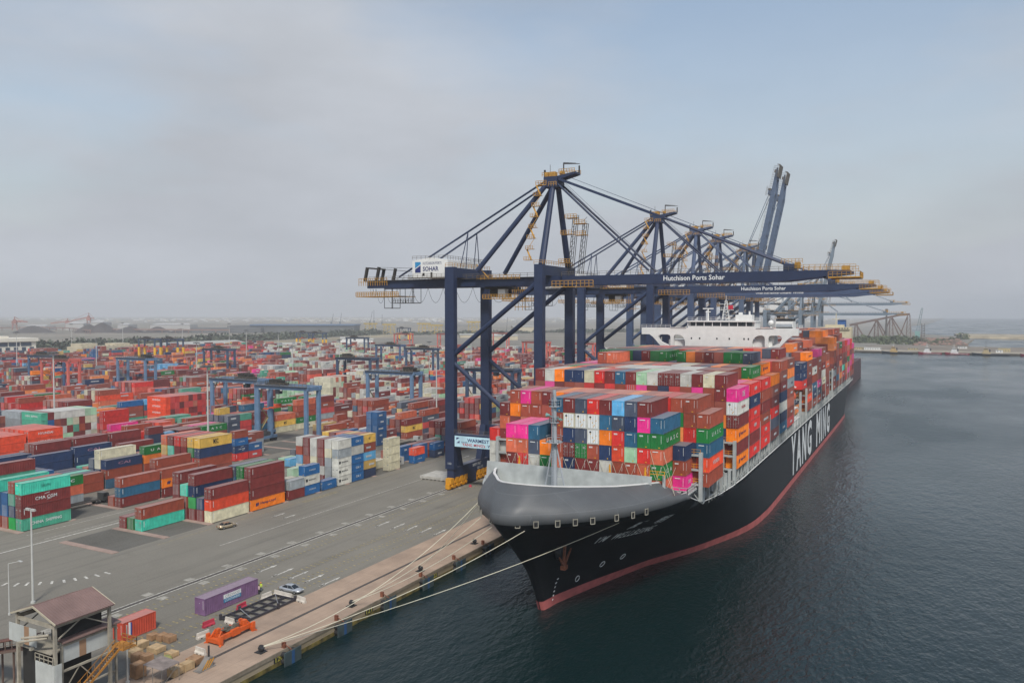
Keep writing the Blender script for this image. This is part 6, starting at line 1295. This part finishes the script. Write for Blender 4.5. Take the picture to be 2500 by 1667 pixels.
# stockpiles, sheds and stackers, far left
for k, (px, wpx, hpx) in enumerate([(80, 95, 17), (218, 60, 20), (250, 70, 24), (318, 78, 15), (385, 60, 15), (440, 48, 10)]):
    q = gpt(px, 812); dist = (Vector((q.x, q.y, 0)) - Vector((0, 0, 0))).dot(Vector((FWD.x, FWD.y, 0))); s_ = dist / 1944
    g = MB(); rr = []
    for t_, hh_ in ((1, 0), (.8, .25), (.5, .62), (.25, .88), (.08, 1), (.001, 1.0)): rr.append([(wpx * s_ / 2 * t_ * math.cos(a) * (1 + .08 * math.sin(3 * a + k)), 55 * t_ * math.sin(a), hpx * s_ * hh_) for a in np.linspace(0, 2 * math.pi, 19)[:-1]])
    g.loft(rr, close=True); o = g.build('stockpile', mat('ore_dark', '#4b4543', rough=.95, noise=.2, nscale=.03), None, smooth=True, loc=(q.x, q.y, 0)); o.rotation_euler = (0, 0, YAW)
    tag(o, 'dark ore stockpile, %s' % ['widest and leftmost one', 'left one of the pair under the orange stacker', 'tallest one, right of the orange stacker', 'low wide one in the middle', 'rounded one before the white shed', 'smallest one at the right end'][k], 'stockpile', 'ore stockpiles beyond the yard')
for k, (px, wpx, top) in enumerate([(80, 60, 798), (182, 44, 792), (235, 28, 789), (300, 26, 795), (415, 98, 795)]):
    q = gpt(px, 806); dist = Vector((q.x, q.y, 0)).dot(Vector((FWD.x, FWD.y, 0))); s_ = dist / 1944; h_ = (808 - top) * s_
    g = MB(); g.box(-wpx * s_ / 2, 0, 0, wpx * s_ / 2, 60, h_); g.poly([(-wpx * s_ / 2, -1, h_), (wpx * s_ / 2, -1, h_), (wpx * s_ / 2 * .8, 30, h_ * 1.3), (-wpx * s_ / 2 * .8, 30, h_ * 1.3)]); o = g.build('storage_shed', mat('shed_pale', '#a9a8a5', rough=.8, noise=.08), None, loc=(q.x, q.y, 0)); o.rotation_euler = (0, 0, YAW)
    tag(o, 'white storage shed behind the ore piles, %s' % ['leftmost and faintest', 'second from left, with sloping sides', 'narrow one left of the tallest pile', 'thin strip in the middle', 'widest one at right'][k], 'shed', 'white sheds behind the stockpiles')
for k, (px, pb, sc_) in enumerate([(36, 806, 1.0), (165, 800, .8), (217, 800, 1.3)]):
    q = gpt(px, pb); f = empty('stacker', (q.x, q.y, 0), YAW); tag(f, 'faded orange stacker machine, %s' % ['leftmost one', 'middle one with a long flat boom', 'tallest one above the darkest pile'][k], 'stacker', 'stacker machines on the ore yard')
    g = MB(); 
    for x in (-8, 8): g.bar((x, 0, 0), (x * .4, 0, 34 * sc_), 2.5)
    g.bar((-9, 0, 16), (9, 0, 16), 2); g.box(-7, -4, 20 * sc_, 7, 4, 29 * sc_); g.build('tower', mat('stacker_orange', '#9c6354', rough=.8, noise=.2, nscale=.1), f)
    g = MB(); g.bar((0, 0, 30 * sc_), (-62 if k else 40, 0, (20 if k else 26) * sc_), 3, 3.5); g.bar((0, 0, 42 * sc_), (-50 if k else 34, 0, 26 * sc_), .7); g.bar((0, 0, 30 * sc_), (0, 0, 42 * sc_), 2); g.bar((0, 0, 42 * sc_), (20, 0, 27 * sc_), .7); g.bar((0, 0, 28 * sc_), (20, 0, 26 * sc_), 3); g.build('boom', mat('stacker_orange'), f)
for k, (pts_, nm) in enumerate([([(-40, 808), (90, 806), (170, 808), (220, 815)], 'pinkish one at far left'), ([(270, 812), (560, 814)], 'grey straight one in front of the ore piles')]):
    g = MB(); P_ = [gpt(*p) for p in pts_]
    for a, b_ in zip(P_[:-1], P_[1:]):
        g.bar(a + Vector((0, 0, 9)), b_ + Vector((0, 0, 9)), 4, 3); n_ = int((b_ - a).length / 40)
        for j in range(n_ + 1): c = a.lerp(b_, j / max(n_, 1)); g.bar(c, c + Vector((0, 0, 8)), 1.6)
    tag(g.build('conveyor_gallery', mat('gallery_pinkish', '#8a6d63', rough=.8, noise=.1)), 'long raised conveyor gallery, ' + nm, 'conveyor', 'conveyor galleries beyond the yard')
q = gpt(705, 812); f = empty('long_hall', (q.x, q.y, 0), YAW); tag(f, 'very long dark hall with blue roof edge on the horizon left of the cranes', 'building')
s_ = Vector((q.x, q.y, 0)).dot(Vector((FWD.x, FWD.y, 0))) / 1944; g = MB(); g.box(-150 * s_, 0, 0, 160 * s_, 80, 17 * s_); g.box(-230 * s_, -30, 0, -60 * s_, 30, 12 * s_); g.build('wall', mat('hall_dark', '#5d6062', rough=.8, noise=.1, nscale=.05), f); g = MB(); g.box(-95 * s_, -3, 17 * s_, 162 * s_, 82, 20 * s_); g.build('roof', mat('hall_blue', '#5b7390', rough=.6), f)
# lattice yard of yellow cranes, slim cranes
for k, (px, pb, pt, c_) in enumerate([(905, 812, 786, 'y'), (950, 812, 788, 'y'), (1035, 810, 786, 'y'), (1065, 812, 790, 'y'), (903, 790, 756, 'g'), (913, 790, 753, 'g'), (933, 790, 763, 'g'), (809, 790, 762, 'g'), (830, 790, 760, 'g'), (1156, 812, 782, 'y'), (1236, 815, 770, 'g')]):
    q = gpt(px, pb + 4); dist = Vector((q.x, q.y, 0)).dot(Vector((FWD.x, FWD.y, 0))); s_ = dist / 1944; h_ = (pb - pt) * s_; f = empty('lattice_crane', (q.x, q.y, 0), YAW)
    tag(f, '%s lattice crane on the hazy horizon, %s from the left' % ('yellow' if c_ == 'y' else 'slim grey', OR[[2, 5, 6, 7, 0, 0, 4, 0, 1, 8, 9][k]] if k not in (4, 5, 7) else ['third', 'fourth', 'first'][(4, 5, 7).index(k)]), 'crane', 'lattice cranes on the horizon')
    g = MB(); w_ = 14 * s_ if c_ == 'y' else 2 * s_
    if c_ == 'y':
        for x in (-w_, -w_ * .3, w_ * .3, w_): g.bar((x, 0, 0), (x * .8, 0, h_), s_ * 1.2)
        for a in range(3): g.bar((-w_, 0, h_ * a / 3), (w_ * .3, 0, h_ * (a + 1) / 3), s_ * .8); g.bar((w_, 0, h_ * a / 3), (-w_ * .3, 0, h_ * (a + 1) / 3), s_ * .8)
        g.bar((-w_ * 1.2, 0, h_), (w_ * 1.2, 0, h_), 3 * s_)
    else: g.bar((0, 0, 0), ((-3, 3, 8, -4, 6, 0, 0, 5, 4, 0, 3)[k] * s_, 0, h_), 1.3 * s_, w2=.6 * s_); g.bar((0, 0, 0), (0, 0, h_ * .3), 4 * s_)
    g.build('frame', mat('crane_yellow_far', '#b59a3c', rough=.8, noise=.2) if c_ == 'y' else mat('crane_grey_far', '#5b6268', rough=.8), f)
# far town and plain detail
g = MB(); rt = random.Random(8)
for _ in range(1500):
    px = rt.triangular(-60, 1700, 900) if rt.random() < .7 else rt.uniform(-60, 2100); py = 765.5 + rt.choice([5.5, 7, 9, 12, 16]) * rt.uniform(.85, 1.3); q = gpt(px, py)
    if q.length > 9300 or q.y > 9500 or q.x > 0: continue
    s_ = q.length / 1944; w_ = s_ * rt.uniform(1.5, 6); h_ = s_ * rt.uniform(.7, 2.0); g.box(q.x - w_, q.y, 0, q.x + w_, q.y + w_, h_, 0 if rt.random() < .6 else 1)
tag(g.build('town', [M_shw, M_cream]), 'pale low town spread along the hazy horizon', 'town', kind='stuff')
g = MB()
for _ in range(500):
    px = rt.uniform(-80, 1500); py = 765.5 + rt.uniform(8, 52); q = gpt(px, py); s_ = q.length / 1944
    if q.x > -1000 - 0 * q.y and q.y < 1500: continue
    if q.x > -250: continue
    w_ = s_ * rt.uniform(15, 70); d_ = s_ * s_ * rt.uniform(3, 14); a = YAW + rt.uniform(-.1, .1); c_, s2 = math.cos(a), math.sin(a); z_ = .03 + rt.random() * .3
    g.poly([(q.x + u * c_ - v * s2, q.y + u * s2 + v * c_, z_) for u, v in ((-w_, -d_), (w_ * .8, -d_ * .8), (w_, d_ * .7), (-w_ * .7, d_))], rt.randrange(3))
tag(g.build('field_patches', [mat('field_dark', '#5c594f', rough=.95, noise=.2, nscale=.02), mat('field_pale', '#a3998a', rough=.95, noise=.15, nscale=.02), mat('field_green', '#5f6450', rough=.95, noise=.2, nscale=.02)]), kind='structure')

# ------------------------------------------------------------------ far right: trestle, pier, tugs, breakwater
tr = empty('trestle_conveyor', (0, 0, 0)); tag(tr, 'brown slanted trestle conveyor rising to the right on crossed legs', 'conveyor')
M_tr = mat('trestle_brown', '#6f5a50', rough=.85, noise=.2, nscale=.1)
g = MB(); a, b_ = Vector((-134, 1700, 29)), Vector((-45, 1700, 49)); c = Vector((-28, 1700, 50.5)); g.bar(a, b_, 5, 4); g.bar(b_, c, 5, 4); g.build('gallery', M_tr, tr)
for x, zt_ in ((-122, 31), (-86, 40), (-60, 45), (-30, 49)):
    g = MB()
    for dy in (-8, 8):
        for dx in (-4, 4): g.bar((x + dx, 1700 + dy, 0), (x + dx * .5, 1700 + dy * .4, zt_), 1.3)
    for k in range(6): z_ = zt_ * k / 6; q_ = 1 - .08 * k; g.bar((x - 4 * q_, 1692, z_), (x + 4 * q_, 1692, z_ + zt_ / 6), .6); g.bar((x - 4 * q_, 1692, z_), (x + 4 * q_, 1692, z_), .5)
    g.build('tower', M_tr, tr)
for x0, z0_, x1, z1_ in ((-122, 30, -104, 0), (-104, 0, -86, 38), (-86, 39, -70, 0), (-76, 0, -62, 42), (-60, 43, -42, 0), (-48, 0, -32, 47), (-58, 43, -36, 6), (-84, 38, -66, 6)):
    g = MB(); g.bar((x0, 1695, z0_), (x1, 1695, z1_), 1.8); g.bar((x0, 1705, z0_), (x1, 1705, z1_), 1.8); g.build('strut', M_tr, tr)
f = empty('harbour_crane', (-14, 1620, 0)); tag(f, 'pale green lattice harbour crane standing right of the trestle', 'crane')
g = MB(); g.box(-4, -3, 4, 4, 3, 20); g.build('cab', mat('harbour_green', '#7fa6a0', rough=.7), f); g = MB(); 
for dx in (-1, 1): g.bar((dx * 2.5, 0, 18), (7 + dx, 0, 62), .9)
for k in range(9): z_ = 20 + 4.6 * k; x_ = 1 + .7 * k; g.bar((x_ - 2.2, 0, z_), (x_ + 2.4, 0, z_ + 4), .5)
g.build('jib', mat('jib_grey', '#74858a', rough=.7), f)
f = empty('lattice_tower', (-5, 1590, 0)); tag(f, 'dark square lattice tower right of the green harbour crane', 'tower'); g = MB()
for dx in (-2.5, 2.5):
    for dy in (-2.5, 2.5): g.bar((dx, dy, 0), (dx, dy, 34), .8)
for k in range(7): g.box(-3.4, -3, 4.5 * k + 3, 3.4, 3, 4.5 * k + 3.8); g.bar((-2.5, -2.5, 4.5 * k), (2.5, -2.5, 4.5 * k + 4.5), .6)
g.build('frame', mat('tower_dark', '#5c5650', rough=.8), f)
f = empty('lattice_tower', (-66, 1640, 0)); tag(f, 'slim dark chimney-like lattice mast behind the trestle', 'tower'); g = MB(); g.tube((0, 0, 0), (0, 0, 58), 2.4, 8, r2=1.3); g.cbox((0, 0, 58), (4.5, 4, 5)); g.build('frame', mat('tower_dark'), f)
g = MB(); bw = [(70, 1985), (120, 1975), (700, 1990), (700, 2190), (200, 2200), (60, 2210)]; n_ = len(bw)
g.poly([(x, y, 3.2) for x, y in bw]); 
for k in range(n_): a, b_ = bw[k], bw[(k + 1) % n_]; g.poly([(a[0] * 1.0, a[1] - (6 if a[1] < 2100 else -6), -6), (b_[0], b_[1] - (6 if b_[1] < 2100 else -6), -6), (b_[0], b_[1], 3.2), (a[0], a[1], 3.2)])
tag(g.build('breakwater', mat('breakwater_stone', '#a1957d', rough=.95, noise=.25, nscale=.05)), 'long pale stone breakwater across the sea at far right', 'breakwater')
sheet('pier_pavement', mat('pier_concrete', '#9a917f', rough=.9, noise=.2, nscale=.05), [(QX + 1, 1196, 619, 1260)], .01)
sheet('pier_yard', mat('pier_yard_dirt', '#7d7264', rough=.95, noise=.3, nscale=.03), [(QX + 1, 1262, 619, 1424), (-80, 1425, 51, 1438)], .012)
g = MB(); g.box(QX, 1192, -3, 620, 1194.9, .5); tag(g.build('pier_wall', mat('pier_wall_dark', '#4a4438', rough=.9, noise=.3, nscale=.1)), kind='structure')
for k, (px, py, w_, h_, c_) in enumerate([(2098, 852, 16, 3.6, 'cream'), (2130, 853, 22, 3.6, 'white'), (2229, 853, 13, 2.8, 'cream'), (2452, 858, 14, 5, 'cream'), (2440, 860, 8, 3.2, 'white'), (2350, 850, 12, 3, 'white')]):
    q = gpt(px, py + 1); q.y = max(q.y, 1199); f = empty('pier_building', (q.x, q.y, 0)); tag(f, 'small %s building on the far pier, %s' % (c_, OR[[0, 1, 2, 5, 4, 3][k]] + ' from the left'), 'building', 'small buildings on the far pier')
    g = MB(); g.box(-w_ / 2, 0, 0, w_ / 2, 6, h_); g.build('wall', M_shw if c_ == 'white' else mat('pier_cream', '#b8a87f', rough=.8), f); g = MB(); g.box(-w_ / 2 - .5, -.5, h_, w_ / 2 + .5, 6.5, h_ + .4); g.build('roof', mat('warehouse_roof'), f)
    g = MB()
    for x in np.arange(-w_ / 2 + 1.5, w_ / 2 - 1, 3.2): g.box(x, -.05, 1.2, x + 1.2, 0, 2.3)
    g.build('window', M_bluegl, f)
g = MB(); rk = random.Random(2)
for _ in range(420):
    x = rk.uniform(-20, 60); y = rk.uniform(1450, 1880); s_ = rk.uniform(.8, 3.2); g.cbox((x, y, s_ * .3), (s_ * rk.uniform(1, 3), s_ * rk.uniform(1, 3), s_ * .8), rk.randrange(3))
tag(g.build('rubble', [mat('rubble_a', '#8d7a6a', rough=.95, noise=.3), mat('rubble_b', '#6a5d54', rough=.95), mat('rubble_c', '#a88074', rough=.95)]), 'heaps of rubble and scrap on the spit of land right of the trestle', 'rubble', kind='stuff')
def boat(px, L_, hull, sup, label, big=False):
    q = gpt(px, 866, WZ); f = empty('tugboat', (q.x, 1185.5, WZ)); tag(f, label, 'tugboat', 'tugboats moored along the far pier')
    g = MB(); rr = []
    for t_, w_, z_ in ((0, .25, 3.6), (.06, .55, 3.2), (.2, .9, 2.5), (.5, 1, 2.0), (.85, 1, 2.0), (1, .85, 2.2)): x = -L_ / 2 + L_ * t_; hw = 4.2 * w_; rr.append([(x + (1 if t_ == 0 else 0), -hw * .6, -1), (x, -hw, z_), (x, hw, z_), (x + (1 if t_ == 0 else 0), hw * .6, -1)])
    g.loft(rr, close=True, cap=True); g.build('hull', M_obj, f, color=lin(hull))
    g = MB(); g.box(-L_ * .28, -3.9, .9, L_ * .45, -4.3, 1.3); g.build('waterline_band', M_obj, f, color=lin('#c3c3c0' if hull == '#a81f3b' else '#22252a'))
    c0 = -L_ * .12; g = MB(); g.box(c0 - 4, -3, 2, c0 + 5, 3, 4.6); g.box(c0 - 3, -2.4, 4.6, c0 + 3, 2.4, 6.8); g.box(c0 - 2.2, -2, 6.8, c0 + 2, 2, 9.2); g.build('wheelhouse', M_obj, f, color=lin(sup))
    g = MB(); g.box(c0 - 2.26, -2.06, 7.6, c0 + 2.06, 2.06, 8.6); g.build('window', M_glass, f)
    g = MB(); g.tube((c0 + 4.4, -1.8, 4.6), (c0 + 4.4, -1.8, 8.2), .7, 8); g.tube((c0 + 4.4, 1.8, 4.6), (c0 + 4.4, 1.8, 8.2), .7, 8); g.build('funnel', M_obj, f, color=lin('#3a3c40'))
    g = MB(); g.tube((c0, 0, 9.2), (c0, 0, 14.5 if not big else 20), .2, 6); g.bar((c0 - 1.5, 0, 11.5), (c0 + 1.5, 0, 11.5), .2); g.build('mast', M_obj, f, color=lin('#4a4a4a' if big else '#d0d0d0'))
boat(2188, 38, '#2c3136', '#b89c66', 'dark-hulled tug with tan cabin, leftmost of the moored tugs'); boat(2270, 28, '#a81f3b', '#d6d6d4', 'red-hulled tug with white wheelhouse, left one of the red pair'); boat(2336, 28, '#a81f3b', '#d6d6d4', 'red-hulled tug with white wheelhouse, right one of the red pair'); boat(2415, 42, '#2a3038', '#b3a27c', 'dark blue workboat with tall mast, right of the red tugs', True); boat(2510, 26, '#8d1f38', '#d6d6d4', 'dark red tug cut off by the right edge')
# second ship behind
s2 = empty('cargo_ship', (0, 0, 0)); tag(s2, 'farther ship with cream superstructure and blue funnel beyond the big ship', 'ship')
g = MB(); rr = []
for Y_, w_, zt_ in ((556, .35, 20), (562, .65, 19), (574, .9, 16.5), (600, 1, 14.5), (700, 1, 14), (732, 1, 14)): hw = 15.5 * w_; rr.append([(-64 - hw * .35 if Y_ < 570 else -64 - hw, Y_ + (12 if Y_ < 562 else 4), WZ - 1), (-64 - hw, Y_, zt_), (-64 + hw, Y_, zt_), (-64 + hw * .35 if Y_ < 570 else -64 + hw, Y_ + (12 if Y_ < 562 else 4), WZ - 1)])
g.loft(rr[::-1], close=True, cap=True); g.build('hull', mat('hull_red_brown', '#4d3034', rough=.6, noise=.12, nscale=.2), s2)
g = MB(); g.box(-78, 702, 18, -54, 716, 40.5); g.box(-79.5, 701, 38.6, -55, 703, 40.6); g.box(-74, 703, 40.5, -60, 712, 42.6); g.bar((-66, 706, 42), (-66, 706, 52), .6); g.bar((-69, 706, 47), (-63, 706, 47), .5); g.build('superstructure', mat('ship2_cream', '#c7bd9f', rough=.7, noise=.08, nscale=.3), s2)
g = MB(); 
for x in np.arange(-77.5, -56, 2.0): g.box(x, 700.9, 39.2, x + 1.3, 701, 40.0)
g.build('window', M_glass, s2); g = MB(); g.box(-66, 720, 20, -60, 728, 46.5); g.build('funnel', mat('funnel_blue', '#2b5f9e', rough=.6), s2)
for cx_, cz_, cc_ in ((-60, 23, 'o'), (-56, 23, 'm'), (-52, 23, 'n'), (-64, 26, 'm'), (-68, 26, 'm')): pass

# ------------------------------------------------------------------ haze
g = MB(); g.box(-9850, -290, -7, 9750, 9850, 175)
m = bpy.data.materials.new('haze_air'); m.use_nodes = True; t = m.node_tree; t.nodes.remove(t.nodes['Principled BSDF'])
v = t.nodes.new('ShaderNodeVolumePrincipled'); v.inputs['Color'].default_value = (.90, .92, .94, 1); v.inputs['Density'].default_value = 1.6e-4; v.inputs['Anisotropy'].default_value = .2
t.links.new(v.outputs[0], t.nodes['Material Output'].inputs['Volume']); m.cycles.homogeneous_volume = True if hasattr(m.cycles, 'homogeneous_volume') else None
tag(g.build('haze', m), kind='stuff')
